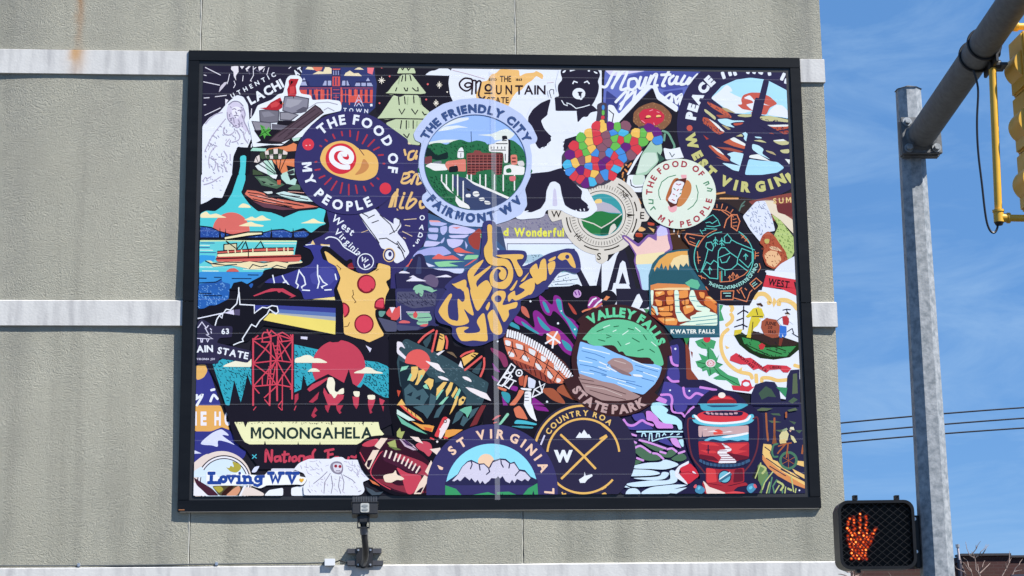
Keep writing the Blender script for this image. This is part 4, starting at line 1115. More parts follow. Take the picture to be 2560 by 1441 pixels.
B L e8ecfa 13 1930,970 1935,1015 1900,1045;1890,1050 1880,1080 1850,1095;1830,1095 1800,1110;2100,985 2085,1020;2085,1040 2075,1070;2075,1090 2080,1120
B U 2a2738 1690,1440 1700,1420 1900,1400 2060,1350 2140,1440
E U 2a2738 1600,180 1660,0 1680,-20 2160,-20 2240,120 2320,200 2300,300 2380,360 2410,420 2390,460 2280,460 2180,430 2100,380 2060,240 2040,120 1980,80 1920,90 1870,200 1860,330 1800,420 1680,470 1590,460 1620,360
E S e6eafa 1860,440 1870,280 1890,150 1960,90 2020,120 2050,220 2060,350 2110,430 2040,440 1960,380 1900,400
E U cfcadf 1945,390 1955,200 1970,160 1990,190 2010,390
E L e9edfb 13 1600,460 1640,450;2240,440 2250,460;2290,430 2300,450;2340,425 2345,445;2390,395 2395,415
@round_bridge_print
B U bfcbea 205,930 270,820 400,660 580,550 800,495 1000,480 1200,500 1400,580 1560,680 1690,830 1760,980 1740,1040 1660,1060 1690,1200 1680,1440 265,1440 270,1260 310,1040 230,1010
E U bfcbea 265,0 1680,0 1600,180 1620,260 1630,380 1560,490 1400,570 1240,620 1050,650 850,640 650,590 480,490 360,400 310,320 320,250 380,210 300,60
B E 4f6388 980,1285 645 603
B E 9cbcf0 980,1285 636 594
B U dfe6ea 520,880 600,830 900,750 900,720 800,730 700,720 560,800
B U e2e8e6 600,835 760,820 900,850 780,850 640,880 500,900
B U e2e8e0 1000,940 1180,930 1300,880 1380,860 1480,930 1420,990 1220,1010 1200,960
B U e2e8e0 400,1030 560,1000 800,1000 700,1030 400,1060
B L 35455f 9 928,900 932,1030
B S 2f6e4a 360,1100 440,1050 540,1040 620,1060 700,1020 800,1000 900,1030 1000,1010 1100,1030 1160,1060 1400,1000 1520,1060 1590,1150 1615,1290 1600,1440 350,1440 345,1250
B H 1d3f30 920 380,1060 700,1030 1100,1040 1560,1080 1600,1250 1000,1300 380,1250 130 30
B U 2f6e4a 345,1240 1615,1240 1600,1460 355,1460
E U 2f6e4a 350,-10 1610,-10 1560,130 1450,260 1300,360 1100,430 980,440 850,430 650,350 450,200 380,70
B U 1f2f30 360,1080 420,1120 500,1200 640,1150 640,1240 500,1260 350,1200
B U e9e9ea 760,1150 780,1110 815,1090 835,1130 840,1230 755,1230
B L 4a3a4a 8 770,1150 835,1150;800,1170 800,1220
B U 24242c 1310,950 1380,950 1380,1000 1420,1000 1420,1290 1380,1290
B U ecebe6 1230,1030 1300,1010 1390,990 1395,1050 1390,1290 1340,1290 1330,1160 1150,1150 1150,1060 1230,1050
B L 4a4a4e 12 1180,1090 1180,1110;1215,1090 1215,1110;1260,1090 1260,1110;1310,1090 1310,1110;1350,1090 1350,1110;1180,1130 1360,1130;1355,1180 1355,1260;1240,1050 1380,1050;1320,1010 1370,1010
B U 8a4a48 870,1170 960,1165 970,1130 1050,1140 1060,1165 1330,1170 1310,1440 880,1440
B U 74393c 1200,1170 1330,1170 1310,1440 1190,1440
B L 3a2228 13 890,1205 1310,1205;890,1240 1310,1240;890,1275 1310,1275;890,1310 1310,1310;890,1345 1310,1345;890,1380 1310,1380;890,1410 1310,1410
B L a65f58 7 930,1190 930,1430;980,1190 980,1430;1030,1190 1030,1430;1080,1190 1080,1430;1130,1190 1130,1430;1240,1190 1240,1430;1285,1190 1285,1430
B U dc8070 1420,1190 1500,1185 1510,1310 1430,1320
B U ecebe6 1340,1330 1420,1310 1600,1340 1590,1440 1330,1440
B U d8d4d0 1500,1270 1580,1260 1600,1330 1520,1330
B L 5a2f30 13 1445,1230 1485,1230;1445,1275 1485,1275
B U 7a4448 345,1220 440,1200 440,1300 350,1310
B U 7d8088 450,1280 560,1260 560,1300 450,1310
B U ecebe6 350,1330 420,1290 620,1310 640,1380 470,1390 400,1350
B U dc8070 620,1270 860,1240 865,1400 650,1390 600,1320
B U ecebe6 690,1350 740,1310 770,1400 680,1400
B U 24242c 650,1340 760,1320 770,1400 650,1410
B U 2f6e4a 360,1340 480,1400 520,1440 355,1440
B U 2f6e4a 1000,1400 1180,1370 1240,1440 980,1440
B U 2f6e4a 1360,1370 1420,1350 1440,1410 1370,1420
E S 2f6e4a 380,0 420,100 480,200 560,280 680,380 780,420 800,330 640,250 560,150 530,0
E H 1d3f30 921 390,0 530,0 640,250 800,330 780,420 560,280 420,100 60 26
E U 2f6e4a 980,0 1600,0 1540,150 1420,280 1200,200 960,100
E H 1d3f30 922 980,0 1600,0 1540,150 1420,280 1200,200 960,100 80 26
E U 3f4a6c 700,0 880,50 960,110 1240,230 1420,300 1280,390 1100,440 920,440 910,390 840,330 760,220 700,120
E U ecebe6 840,20 960,90 1200,190 1430,290 1400,310 1200,220 960,120
E U ecebe6 540,60 620,130 700,230 800,320 900,380 920,430 780,400 730,330 740,260 620,180
E L ecebe6 16 560,0 560,80;620,0 620,130;700,0 700,200;760,0 760,260;830,80 830,390;1040,0 1040,130;1110,0 1110,150;1220,0 1220,190;1330,0 1330,200;1470,0 1470,190;880,0 880,50;930,0 930,70
E U d8737a 1400,20 1490,10 1480,80 1410,80
E U ecebe6 950,210 1010,200 1040,250 1000,280 950,260
E U ecebe6 1020,290 1090,280 1100,320 1040,330
E U ecebe6 1090,320 1160,330 1175,370 1100,370
E U ecebe6 860,240 920,235 925,280 860,280
E U 24242c 860,160 930,190 900,205
E L 4a4a56 8 960,240 1030,235;1030,310 1090,305;1100,350 1160,350
E U 2f6e4a 1500,140 1530,100 1520,190
B Z bfcbea 980,1285 640 598 705 650
B Z 4f6388 980,1285 634 592 642 600
B A 3f5585 980,1285 668/623 -149.4 -27.9 104 .07 1 THE FRIENDLY CITY
E A 3f5585 980,-155 774/740 138.7 44.1 104 .07 -1 FAIRMONT WV
@county_map_print
B U 4a4452 2520,560 2560,540 2580,560 2560,1440 2200,1440 2060,1320 2060,1200 2110,1130 2200,1040 2300,950 2400,890 2480,820
C U 4a4452 -60,560 0,530 50,540 65,560 70,800 300,800 340,830 340,880 420,880 480,830 560,820 680,840 740,880 770,940 770,1010 720,1060 690,1050 620,1000 500,1120 400,1240 240,1340 100,1440 -400,1440 -400,1040 -260,950 -160,890 -80,830 -55,700
E U 4a4452 2130,-20 2620,-20 2600,60 2500,150 2400,180 2300,160 2200,90
F U 4a4452 -440,-20 160,-20 120,80 20,130 -80,130 -200,100
C U 4a8fd8 2,568 36,568 36,628 2,628
C U 6cbb54 2,632 36,632 36,695 2,695
C U d8434f -6,700 36,700 36,745 -10,745
C U f0c060 -24,750 36,750 36,826 -30,826
B V x 7 72 80 2500,850 2600,835 2860,830 2860,990 2930,970 3040,880 3130,860 3240,860 3285,960 3270,1010 3220,990 3130,930 3120,1010 3060,1090 2960,1130 2950,1220 2830,1180 2800,1280 2740,1340 2700,1440 2600,1500 2540,1550 2400,1570 2270,1500 2150,1400 2100,1260 2150,1180 2230,1050 2310,950 2440,900 2540,800
@round_hotdog_print
F E dfe8d8 967,237 462 438
F A a8404c 967,237 338 -176.7 -41.5 76 .05 1 THE FOOD OF
F A a8404c 967,237 418 125.2 13.1 76 .05 -1 MY PEOPLE
F L 4a8a66 15 590,310 640,315 640,360 590,355;610,440 650,400 670,430;1275,110 1330,85 1340,110 1300,130;1320,165 1380,180 1365,205 1320,200
F L 4a8a66 11 925,5 830,30 750,90 712,190 715,260 735,310;1180,130 1205,220 1190,320 1140,390 1075,435
F S b5683f 890,70 940,40 960,80 900,330 850,350 800,310 830,200
F S c9834f 1040,90 1080,70 1120,130 1110,230 1040,350 970,400 930,370 980,250
F P ecaab0 990,0 1060,0 1060,60 1000,50
F S ecaab0 835,390 930,380 935,440 890,470 845,450
F P 5a2f2a 930,60 1060,40 1050,90 960,300 940,380 860,410 820,340 870,200
F S e9e6ea 910,100 960,75 1030,100 1010,160 990,250 950,300 930,360 880,350 830,310 870,230 880,160
F L b8404c 11 930,115 950,120;960,180 940,200;890,240 910,250;880,310 910,325;960,130 990,115
F L 3f8a5a 11 900,170 920,190;985,190 1000,185;940,270 930,260;975,240 990,230
@flashlight_print
G P 1f1f27 560,-20 1330,-20 1400,120 1790,130 1880,150 1890,560 1790,560 900,440 700,640 320,700 290,440 500,210 570,100
D P 1f1f27 480,1440 520,1350 620,1330 700,1370 760,1440
D P 1f1f27 830,1440 900,1360 1130,1350 1230,1380 1330,1440
G P c24558 765,70 920,5 990,-20 1140,-20 1300,75 1210,105 1250,85 1120,20 1085,35 1060,10 930,30 780,80
G P 3f4590 770,190 1020,190 1795,225 1795,285 1070,240 800,260
G P 5f78b0 1070,240 1795,285 1795,335 1000,280
G P a9aeb0 1000,280 1795,335 1795,385 980,305
G P ecd872 970,290 1795,385 1790,555 890,375
G P 1f1f27 800,270 880,215 1000,195 1070,210 1080,290 960,240 900,350 800,330
G L w 14 585,-30 585,40 560,170 480,250 430,240 400,280 340,320 310,370 290,440;590,30 600,180 780,190 780,290 830,250 880,215 940,225 1000,195 1065,205 1080,270 1050,300 970,240 940,300 850,380 800,460 745,430 630,610 640,640 590,655 520,685
G L e6e8f4 14 75,355 400,285
G P d9d4ea 400,285 520,245 530,310
G P 57506e 530,245 600,240 598,318 535,312
G L e6e8f4 12 340,320 375,350 385,300
@pizza_print
D U 1e1e26 1600,940 1640,890 1700,890 1930,1080 1970,1050 2010,1060 2000,1110 2100,1240 2200,1200 2300,1100 2490,1140 2480,1440 1770,1440 1850,1280 1780,1100 1640,1060
G U 1e1e26 1770,-20 2560,-20 2440,560 2340,700 2200,660 1880,580 1800,200
D U ecc274 1650,950 1700,970 1920,1150 1990,1190 2080,1230 2200,1240 2310,1180 2330,1100 2480,1140 2480,1300 2420,1330 2470,1440 1810,1440 1860,1290 1800,1140 1700,1090
G U ecc274 1815,-20 2470,-20 2420,80 2400,240 2290,240 2290,330 2340,450 2400,550 2380,590 2340,640 2310,680 2290,650 2250,660 2180,640 2150,620 2050,600 1900,550 1890,330 1900,200 1880,150
D U 8a2a32 1960,1180 1940,1130 2000,1090 2030,1180
D C 7a2530 2180,1365 118
D C d8485a 2185,1365 100
G U 7a2530 2090,-20 2270,-20 2230,30 2150,40
G U d8485a 2105,-20 2250,-20 2220,15 2160,25
G C 7a2530 2150,425 122
G C d8485a 2150,425 105
G U 7a2530 1880,150 1920,160 1965,200 1975,260 1950,320 1900,355
G U d8485a 1890,165 1945,200 1955,260 1930,310 1895,335
G U 7a2530 2275,220 2285,140 2340,95 2400,90 2410,240 2300,240
G U d8485a 2290,210 2300,150 2350,110 2395,110 2395,225
G L 5a3a2a 9 2010,0 2020,60 2000,80 2050,150 2030,160;1905,460 1950,450 1970,405
D L 5a3a2a 9 1810,1130 1860,1170 1850,1190;2300,1200 2330,1180
D U 3a3668 2050,1200 2060,1000 2300,1000 2300,1150 2200,1230 2120,1240
D R w 12 2170,1085 98
D L w 16 2130,1030 2130,1080 2170,1040 2160,1090 2200,1060;2150,1120 2160,1160 2220,1120
@moon_camp_print
E U 312f50 230,1000 290,980 340,1010 380,1150 520,1190 640,1200 720,1230 800,1240 850,1440 0,1440 -20,1220 100,1220
H U 3a3a62 -20,-20 850,-20 700,100 480,300 480,420 540,440 300,500 200,570 0,490
E U 6a5c78 320,1330 350,1270 420,1240 500,1270 525,1340 500,1410 440,1400
E U e6e2ee 15,1230 60,1200 110,1205 175,1232
E U e6e2ee 105,1330 170,1300 210,1265 260,1290 380,1330
E U e6e2ee 150,1280 200,1255 250,1280
E U e6e2ee 470,1280 560,1260 620,1245 695,1280
E U 3f4468 270,1010 300,1040 310,1240 230,1240
E U 8fc2a2 195,1440 220,1390 290,1365 350,1390 420,1400 470,1440
H U 55556f 0,20 200,20 500,40 480,200 200,230 0,150
H U 8fc2a2 215,0 340,0 320,80 290,80 280,20 250,60
H U 8fc2a2 360,0 510,0 440,30
H H 2b2a45 923 0,40 500,40 480,200 0,200 60 40
H U d85a5a -60,290 20,200 45,210 40,330 0,380 -80,370
G U d85a5a 2420,290 2480,210 2560,220 2560,370 2450,330
G U e6dfe6 2470,215 2540,215 2500,290
G U 6a9a90 2330,260 2430,265 2380,340 2340,330
G U 55566e 2320,340 2560,400 2560,520 2420,520
H L e6e2ee 9 45,200 50,370;120,275 410,275
H U 8fc2a2 120,285 410,285 440,350 430,380 380,390 400,420 270,440 240,410 280,380 180,350
H L 3a3a62 9 150,310 260,310;260,350 420,340;270,400 380,400
H U d85a5a 200,300 235,260 260,300 250,350 210,350
H U d8686a 20,400 70,375 160,390 170,415 30,415
H U d8686a 275,450 330,425 400,420 370,460
H U 4d5070 0,430 300,460 200,560 0,500
@home_hills_print
J U e6ad60 40,0 360,0 470,310 370,270 330,290 240,325 35,325
G U 3d3f88 60,920 190,920 360,1440 40,1440
G U e6b468 55,940 110,925 180,930 195,1010 150,1090 90,1120 55,1120
G Q w 30 240,1250 280,1240;60,1310 50,1360 130,1310 60,1440;230,1390 270,1310 320,1360
J T eeeaf6 10,242 165/50 0 .06 I
J T eeeaf6 108,242 165/74 0 .06 E
J T eeeaf6 280,242 165/80 0 .06 H
J T eeeaf6 405,242 165/85 0 .06 O
J U 3a3d86 35,325 240,325 330,290 380,275 470,310 560,450 600,540 680,570 660,640 600,700 20,720
J S d9dcf4 110,478 230,360 340,305 390,310 460,375 380,375 530,490 440,460 330,440 320,515 250,500
J U d9dcf4 30,560 120,600 30,605
@fire_tower_print
G P 24222c 180,920 340,860 720,800 760,600 900,480 1260,560 1790,560 1890,560 2200,660 2420,560 2560,800 2560,1440 440,1440 330,1200
J P 24222c 400,-20 2640,-20 2560,200 2100,440 2080,800 1290,800 850,800 680,560 540,460
G P 3aa6b8 260,930 400,850 740,900 745,1440 440,1440 420,1430
G P 3aa6b8 1280,680 1560,740 1900,800 2150,880 2320,900 2440,950 2510,1040 2480,1350 2400,1340 2150,1220 1800,1200 1500,1180 1280,1280
G H 1f3a48 916 260,930 400,850 740,900 745,1200 600,1440 440,1430 170 30
G H 1f3a48 917 1280,680 1560,740 1560,1100 1450,1180 1280,1280 90 30
G H 1f3a48 918 2160,880 2320,900 2440,950 2510,1040 2480,1350 2400,1340 2150,1220 2120,1050 120 30
G U f0ead0 380,960 420,930 500,900 560,880 640,905 720,890 745,850 745,962
G U f0ead0 1280,910 1290,850 1350,840 1400,815 1470,810 1530,850 1600,855 1690,900 1685,912
G C c4465a 1833,960 333
G P 24222c 1690,640 1760,655 1830,650 1880,615 1850,600 1600,560
G U f0ead0 1500,910 1530,850 1600,855 1690,900 1685,912
G U f0ead0 1435,1022 1500,975 1560,980 1610,1020
G U f0ead0 2015,1040 2060,1010 2120,1000 2170,960 2240,970 2290,1010 2380,1030 2390,1045
G U f0ead0 1280,910 1290,850 1350,840 1400,815 1470,810 1530,850 1560,910
G P 24222c 470,1440 530,1130 620,1440
G P 24222c 640,1300 695,1060 745,1200 745,1440 600,1440
G P 24222c 1340,1440 1390,1060 1440,1200 1560,1120 1700,1050 1780,1090 1900,1160 1960,990 2010,1170 2100,1230 2140,1170 2300,1290 2440,1360 2500,1300 2520,1440
G P c4465a 1440,1240 1500,1180 1700,1090 1690,1120 1600,1190 1470,1270
G U f0ead0 1700,1090 1760,1090 1790,1150 1780,1260 1820,1280 1850,1240 1900,1220 1900,1300 1840,1300 1780,1360 1720,1290 1680,1210
G P c4465a 1650,1220 1700,1300 1740,1300 1780,1360 1820,1300 1900,1310 1890,1360 1810,1440 1700,1440 1640,1280
G U f0ead0 2010,1265 2100,1265 2090,1340 2030,1330
G P c4465a 2005,1330 2090,1340 2080,1440 2020,1440
G U f0ead0 2190,1310 2290,1310 2290,1370 2200,1370
G P c4465a 2200,1370 2290,1370 2270,1440 2200,1440
G P c4465a 2340,1350 2410,1380 2380,1440 2350,1430
G P b03c50 1590,1270 1570,1360 1510,1410 1460,1400
G P b03c50 1285,1310 1330,1290 1330,1360 1280,1440
G L cf4a5c 22 765,610 765,1440;1258,560 1252,1360;985,560 985,820 970,1440;1080,560 1060,880 1065,1380
G L cf4a5c 16 765,620 900,600 1080,560 1250,620;780,640 920,740 1060,880;1250,640 1170,730 1060,880;765,915 1060,880 1250,905;765,920 900,760 985,640;1250,910 1150,720 1080,620;780,930 960,1060 1060,1190;1250,920 1130,1080 1060,1190;765,1205 1060,1180 1250,1215;770,1200 880,1080 1050,890;1250,1210 1140,1030 1070,900;770,1210 840,1290;905,1345 1060,1200;1250,1220 1230,1240
G L cf4a5c 16 880,650 880,560 900,530 960,530 985,620;960,560 990,505 1060,560 1130,530 1200,570 1250,620;940,495 960,560;870,650 990,650;1090,560 1130,650;1090,650 1250,630;780,610 825,570;1230,560 1250,600
G L cf4a5c 14 1010,660 1060,860;1085,660 1130,880;1020,700 1095,700;1030,750 1105,750;1045,800 1115,800;960,960 1000,980 1040,900;940,1190 960,980;1000,1190 1040,960;950,1050 1020,1050;945,1110 1010,1110;1130,1060 1130,1440;880,1080 880,1190;1080,1440 1130,1380;910,1370 960,1430
J P eceab8 530,210 900,205 1400,205 2330,210 2350,300 2400,360 2380,375 2260,385 2060,490 720,488 660,460 620,400
J P 24222c 640,205 700,205 668,275
J P 24222c 2130,205 2150,205 2140,262
J P 24222c 1730,205 1755,205 1745,255
J H 4a4a40 919 560,208 2330,212 2330,240 560,236 60 14
J P 24222c 900,490 912,440 925,490
J P 24222c 1320,490 1328,448 1336,490
J P 24222c 1592,490 1600,450 1608,490
J T 2a3a38 735,416 142/1520 .2 .035 MONONGAHELA
J Q c4465a 30 920,705 930,560 990,700 1000,560;1090,640 1040,650 1045,700 1095,680 1100,640 1110,700;1160,580 1150,700 1180,695;1130,620 1210,610;1225,640 1215,700;1290,640 1255,660 1265,700 1310,680 1295,640;1340,700 1345,640 1400,640 1400,690;1470,640 1425,660 1440,700 1480,640 1490,690;1540,555 1510,600 1515,680;1700,680 1700,570 1660,575;1690,565 1770,550;1700,620 1760,610;1790,650 1830,650;1960,650 1950,680;1990,640 2040,650 2060,630
J L 4fb8c9 12 755,620 805,660;805,615 755,665
J P b03c50 1540,20 1570,60 1530,100 1560,130 1520,160 1490,130 1510,80
J P b03c50 1660,0 1730,0 1700,95 1670,50
J P b03c50 1800,0 1890,0 1850,70 1870,90 1845,110 1810,60
J P b03c50 2025,0 2080,0 2055,50
J P b03c50 2200,0 2270,0 2240,60 2255,90 2225,105
J P b03c50 2370,10 2400,10 2390,80
J L cf4a5c 12 770,60 800,20;1080,20 1120,60;1125,0 1130,60;1280,60 1300,10
G P d9d6ea 1360,580 1445,585 1440,620 1360,610
G P d9d6ea 2170,690 2245,730 2225,780
@tree_sign_print
G U 35324b 70,400 120,360 200,400 260,450 490,450 510,470 500,590 340,600 310,660 740,760 745,830 700,910 340,850 330,920 60,920
G L dcd9ec 12 75,470 125,400 180,475 205,445;165,475 210,555 180,560 260,610 65,605;110,610 115,650 130,650 135,610;185,615 195,650 215,610;230,480 245,500;240,520 245,540
G T w 370,550 68 2 .04 63
G T w 60,778 84/205 2 .045 AIN
G T w 315,790 84/390 -11 .045 STATE
G T dcd9ec 60,875 26 0 .02 VIRGINIA JSH
@antenna_galaxy_print
H U 211f28 1090,690 1320,600 1600,160 1760,40 1900,-40 2560,-60 2560,300 2230,1000 2180,1200 2300,1440 1080,1440
E U 211f28 1780,1440 1890,1400 2160,1390 2260,1360 2380,1440
K U 211f28 1080,-20 2300,-20 1700,440 1400,280 1080,240
H S 8a2f8a 1780,70 1830,90 1940,180 1960,80 2000,65 2060,120 2100,300 2220,380 2310,520 2280,640 2220,600 2150,460 2050,330 1960,260 1920,320 1850,290 1800,200
H S 3f9aa8 1820,150 1860,160 1910,270 1870,270
H S 3f9aa8 1990,120 2050,130 2080,280 2180,390 2270,510 2270,600 2200,530 2120,380 2030,260
H S 8a2f8a 1480,320 1600,370 1720,470 1700,290 1750,255 1830,320 1900,430 2030,490 2160,620 2220,720 2200,820 2080,760 1960,600 1850,540 1800,570 1640,480 1480,400
H S 3f9aa8 1560,390 1680,470 1780,540 1740,540 1600,460
H S 3f9aa8 1760,330 1850,420 1920,500 1860,500 1790,430
H S 3f9aa8 2060,620 2160,680 2190,760 2110,730
H U 3f9aa8 1430,390 1530,450 1540,500 1400,440
H S 8a3a60 1180,720 1300,770 1360,820 1390,930 1340,960 1280,850 1190,770
H S c96a5a 1560,200 1620,230 1660,340 1620,330 1560,270
H S b04a40 2140,160 2200,210 2250,300 2200,280
H U 8a2f8a 1190,900 1240,960 1300,1030 1220,1010
H U 8a2f8a 1180,1060 1250,1110 1290,1150 1210,1130
H U 8a2f8a 1440,1190 1520,1210 1500,1270 1410,1240
H S 3f9aa8 1310,1270 1400,1290 1420,1350 1390,1410 1330,1350
H U 8a2f8a 1310,1320 1390,1440 1330,1440
H S a3583f 1810,1240 1950,1230 2060,1340 2100,1420 1960,1380 1870,1310
H S a3583f 2080,1180 2180,1260 2280,1380 2180,1360 2000,1260
H U 8a2f8a 1700,1330 1850,1440 1680,1440
K U 8a2f8a 1700,0 1860,20 1910,80 1740,60
H S 9a3f8a 2390,170 2420,90 2500,80 2560,130 2540,220 2450,245 2390,220
H L e9edfb 20 2400,190 2450,120 2490,100;2460,220 2510,160 2560,120
H L d98060 22 2320,270 2360,250 2480,220 2560,170
H C c9a0d0 2255,45 50
H L 7a3a90 16 2225,20 2245,60;2270,10 2285,60
H C e9edfb 1670,140 13
H C e9edfb 2015,415 14
H C e9edfb 1260,640 12
H C e9edfb 1070,735 11
H C e9edfb 1878,1395 14
H C e9edfb 2225,490 11
H C e9edfb 2055,260 9
H C e08060 1958,600 88
H L efeef2 22 1880,550 1990,620 2040,660;1960,600 1945,720;2005,520 1950,610 1860,665
H U 55302f 1330,590 1400,480 1600,560 1900,740 2100,900 2240,1110 2120,1160 1960,1170 1750,1090 1500,940 1400,850
H U 94463a 1400,840 1560,890 1760,980 1980,1160 1900,1170 1720,1080 1500,940
H U d97a5c 1330,590 1600,640 1880,810 2090,990 2200,1120 2060,1170 1980,1160 1760,980 1400,840 1350,700
H U e6e4e4 1350,620 1430,640 1420,700 1360,690
H U e6e4e4 1480,660 1580,690 1570,760 1500,730
H U e6e4e4 1640,720 1740,760 1720,830 1660,800
H U e6e4e4 1800,810 1880,850 1850,900 1800,880
H U e6e4e4 1960,920 2040,980 2010,1010 1970,990
H U e6e4e4 1390,760 1470,790 1470,840 1400,830
H U e6e4e4 1560,800 1660,850 1640,900 1570,870
H U e6e4e4 1720,900 1820,950 1800,1010 1750,980
H U e6e4e4 1880,1000 1960,1060 1930,1120 1880,1080
H U e6e4e4 2000,1090 2060,1120 2030,1160 1990,1150
H L 33202a 10 1340,690 1600,760 1800,880 1980,1000 2130,1150;1440,640 1450,720 1390,830;1450,720 1500,830;1590,690 1600,780 1540,860;1600,780 1660,900;1760,780 1740,860;1740,860 1710,980;1740,860 1820,980;1900,870 1870,960 1840,1040;1870,960 1960,1080;2050,1000 2000,1060 1960,1150
H L efeff2 24 1390,500 1380,580;1420,505 1412,582;1450,515 1440,590;1480,522 1470,600;1512,532 1500,610;1542,545 1530,625;1572,560 1560,640;1602,575 1588,652;1632,590 1618,668;1662,606 1648,682;1692,622 1676,700;1722,640 1704,716;1752,658 1732,734;1782,676 1760,754;1812,694 1788,774;1840,714 1816,794;1868,734 1844,814;1896,756 1870,836;1924,778 1896,858;1950,800 1922,880;1976,824 1948,902;2002,848 1972,926;2028,874 1996,950;2054,900 2020,976;2080,926 2044,1002;2104,954 2068,1028;2128,982 2092,1054;2152,1010 2116,1080;2174,1040 2140,1106;2196,1070 2168,1130;2220,1095 2200,1135
H L 3a2028 9 1440,870 1470,920;1490,890 1520,950;1540,910 1570,980;1600,930 1630,1000;1660,960 1680,1040;1720,990 1740,1070;1790,1020 1810,1110;1850,1060 1870,1140;1910,1110 1930,1160
H L efeff2 15 1260,1180 1430,920 1480,960 1320,1200 1260,1180;1330,1090 1470,1130 1400,1230 1320,1180;1380,1000 1440,1080 1350,1180;1350,1050 1450,1020;1420,940 1340,1080 1490,1140
H R efeff2 16 1528,1035 38
H C efeff2 1528,1035 14
H L efeff2 15 1690,1340 1720,1240 1850,1170 1800,1290 1690,1340;1780,1140 1820,1280;1720,1240 1800,1290
H U d97a5c 1260,1200 1380,1240 1360,1270 1260,1230
H U b85a44 1520,1090 1590,1060 1580,1200 1530,1190
H U d97a5c 1600,1070 1640,1060 1610,1210 1580,1220
H U d97a5c 1400,1440 1500,1320 1530,1240 1600,1260 1550,1340 1480,1440
H U d9dcec 1640,1080 1740,1130 1720,1230 1640,1220
H U efeff2 1540,1220 1690,1230 1680,1260 1560,1245
H U efeff2 1600,1265 1680,1265 1680,1440 1590,1440
H L 33304a 8 1600,1300 1640,1300;1600,1340 1650,1340;1600,1380 1650,1380
K U efeff2 1580,-20 1690,-20 1720,100 1755,205 1680,160 1640,100
K U d97a5c 1455,40 1530,0 1580,60 1640,180 1530,160 1490,150
K U 4fb8c9 1460,230 1490,180 1600,190 1755,230 1740,250 1600,235
K U 4a9aa8 1420,260 1560,255 1710,270 1700,290 1560,285
K U 8ecfb0 1380,90 1410,110 1300,245 1265,245
K U d86a6a 1185,190 1240,130 1310,120 1240,170
K L d86a6a 14 1210,220 1250,210
@boot_river_print
H U 1c1a22 -100,560 0,510 280,500 420,440 560,470 680,570 720,700 860,720 1090,700 1110,1000 1090,1440 -100,1440
K P 1c1a22 -100,-20 1080,-20 1080,200 700,460 500,700 380,500 -30,400
H U 3a5058 90,620 130,610 600,830 1150,1160 1120,1290 1060,1440 360,1440 40,1200 0,900 60,660
H H 55707a 950 100,630 1130,1170 1060,1400 760,1190 340,1020 60,900 120 30
H U e6dfe6 0,640 60,650 110,740 50,700 20,740 130,850 190,880 120,880 0,790
H C e0605c 260,900 158
H U f0e6e6 350,880 420,900 520,920 560,990 610,1040 500,1000 420,940
H U f0e6e6 500,1080 560,1075 640,1110 650,1135 560,1120
H U f0e6e6 810,1080 870,1080 920,1110 940,1155 850,1120
H U f0e6e6 850,1210 960,1230 1060,1270 1120,1290 1185,1390 1050,1340 920,1270
H P 22303a 30,880 130,920 230,935 340,1010 400,1080 470,1100 480,1160 600,1130 700,1150 780,1210 870,1330 860,1440 100,1440 40,1100
H P 8ecfb0 40,1020 60,960 150,945 120,990 60,1010
H P e8c070 180,960 260,955 270,1010 240,1100 200,1145 150,1130 180,1040
H P 8ecfb0 130,1130 170,1040 190,1060 165,1130
H P e8c070 270,1010 330,990 360,1020 330,1080 260,1185 225,1185 260,1100
H P 8ecfb0 300,1060 330,1070 280,1140
H P e8c070 340,1150 400,1100 460,1120 450,1200 420,1250 390,1190
H P 8ecfb0 325,1200 370,1170 400,1240 350,1230
H P e8c070 500,1230 580,1150 630,1150 580,1230 490,1330
H P 8ecfb0 440,1400 560,1250 590,1240 500,1370
H P e8c070 610,1260 670,1150 705,1160 680,1250 620,1340
H P 8ecfb0 520,1430 610,1340 650,1330 570,1430
H P e8c070 680,1320 745,1205 765,1240 700,1350
H P 8ecfb0 715,1350 780,1225 800,1255 745,1390
H P e8c070 700,1440 745,1320 770,1330 740,1440
H P e8c070 775,1370 825,1325 865,1345 830,1420 800,1440 770,1440
H C 22303a 825,1375 18
H P 46616a 90,1240 160,1170 260,1260 330,1230 400,1330 330,1440 110,1440
H P 22303a 120,1310 200,1270 180,1330
H P 22303a 230,1350 300,1310 290,1380
H P 46616a 420,1290 500,1340 470,1440 400,1440
H Q e0605c 26 270,655 350,570 460,500;440,770 470,640 500,510;620,730 630,640 610,580;800,830 860,790 960,760;850,1000 950,920 1060,830;1045,1080 1090,960 1090,850
H P e8b866 490,760 540,540 590,560 600,640 580,730 560,760
H P e8b866 840,950 810,850 950,780 1020,790 960,850
H L 1c1a22 13 530,560 570,580;530,600 570,620;960,800 1000,820;930,820 970,840
H U 3a5058 320,650 440,540 420,640 370,730
H U 3a5058 930,1020 1070,880 1040,1000 1020,1060
H P e6e2e6 490,800 560,760 600,755 520,820
H P e6e2e6 770,950 800,880 830,980
H U 7a6650 610,770 700,775 760,860 720,830
H P c0503c 0,1250 50,1260 20,1340
H P e8b866 0,1440 60,1360 110,1440
K P e0564e 30,0 80,0 250,120 340,220 200,150 90,60
K P e8b866 60,0 150,50 300,160 340,220 220,140
K L 1c1a22 9 130,40 140,70;180,80 190,110;230,110 240,140
K P cfe8dc 0,50 100,110 230,190 150,195 0,110
K P 6fb89c 0,120 120,210 300,310 385,365 240,320 60,230
K P e8a050 180,200 300,240 400,245 468,262 440,335 320,300
K P d8643e 330,270 440,290 430,330 360,310
K P 46616a 200,20 330,0 480,0 430,90 380,170 330,100 260,60
K P 46616a 500,60 560,0 600,0 520,150 460,160
K P 46616a 690,240 740,100 800,50 830,110 780,180
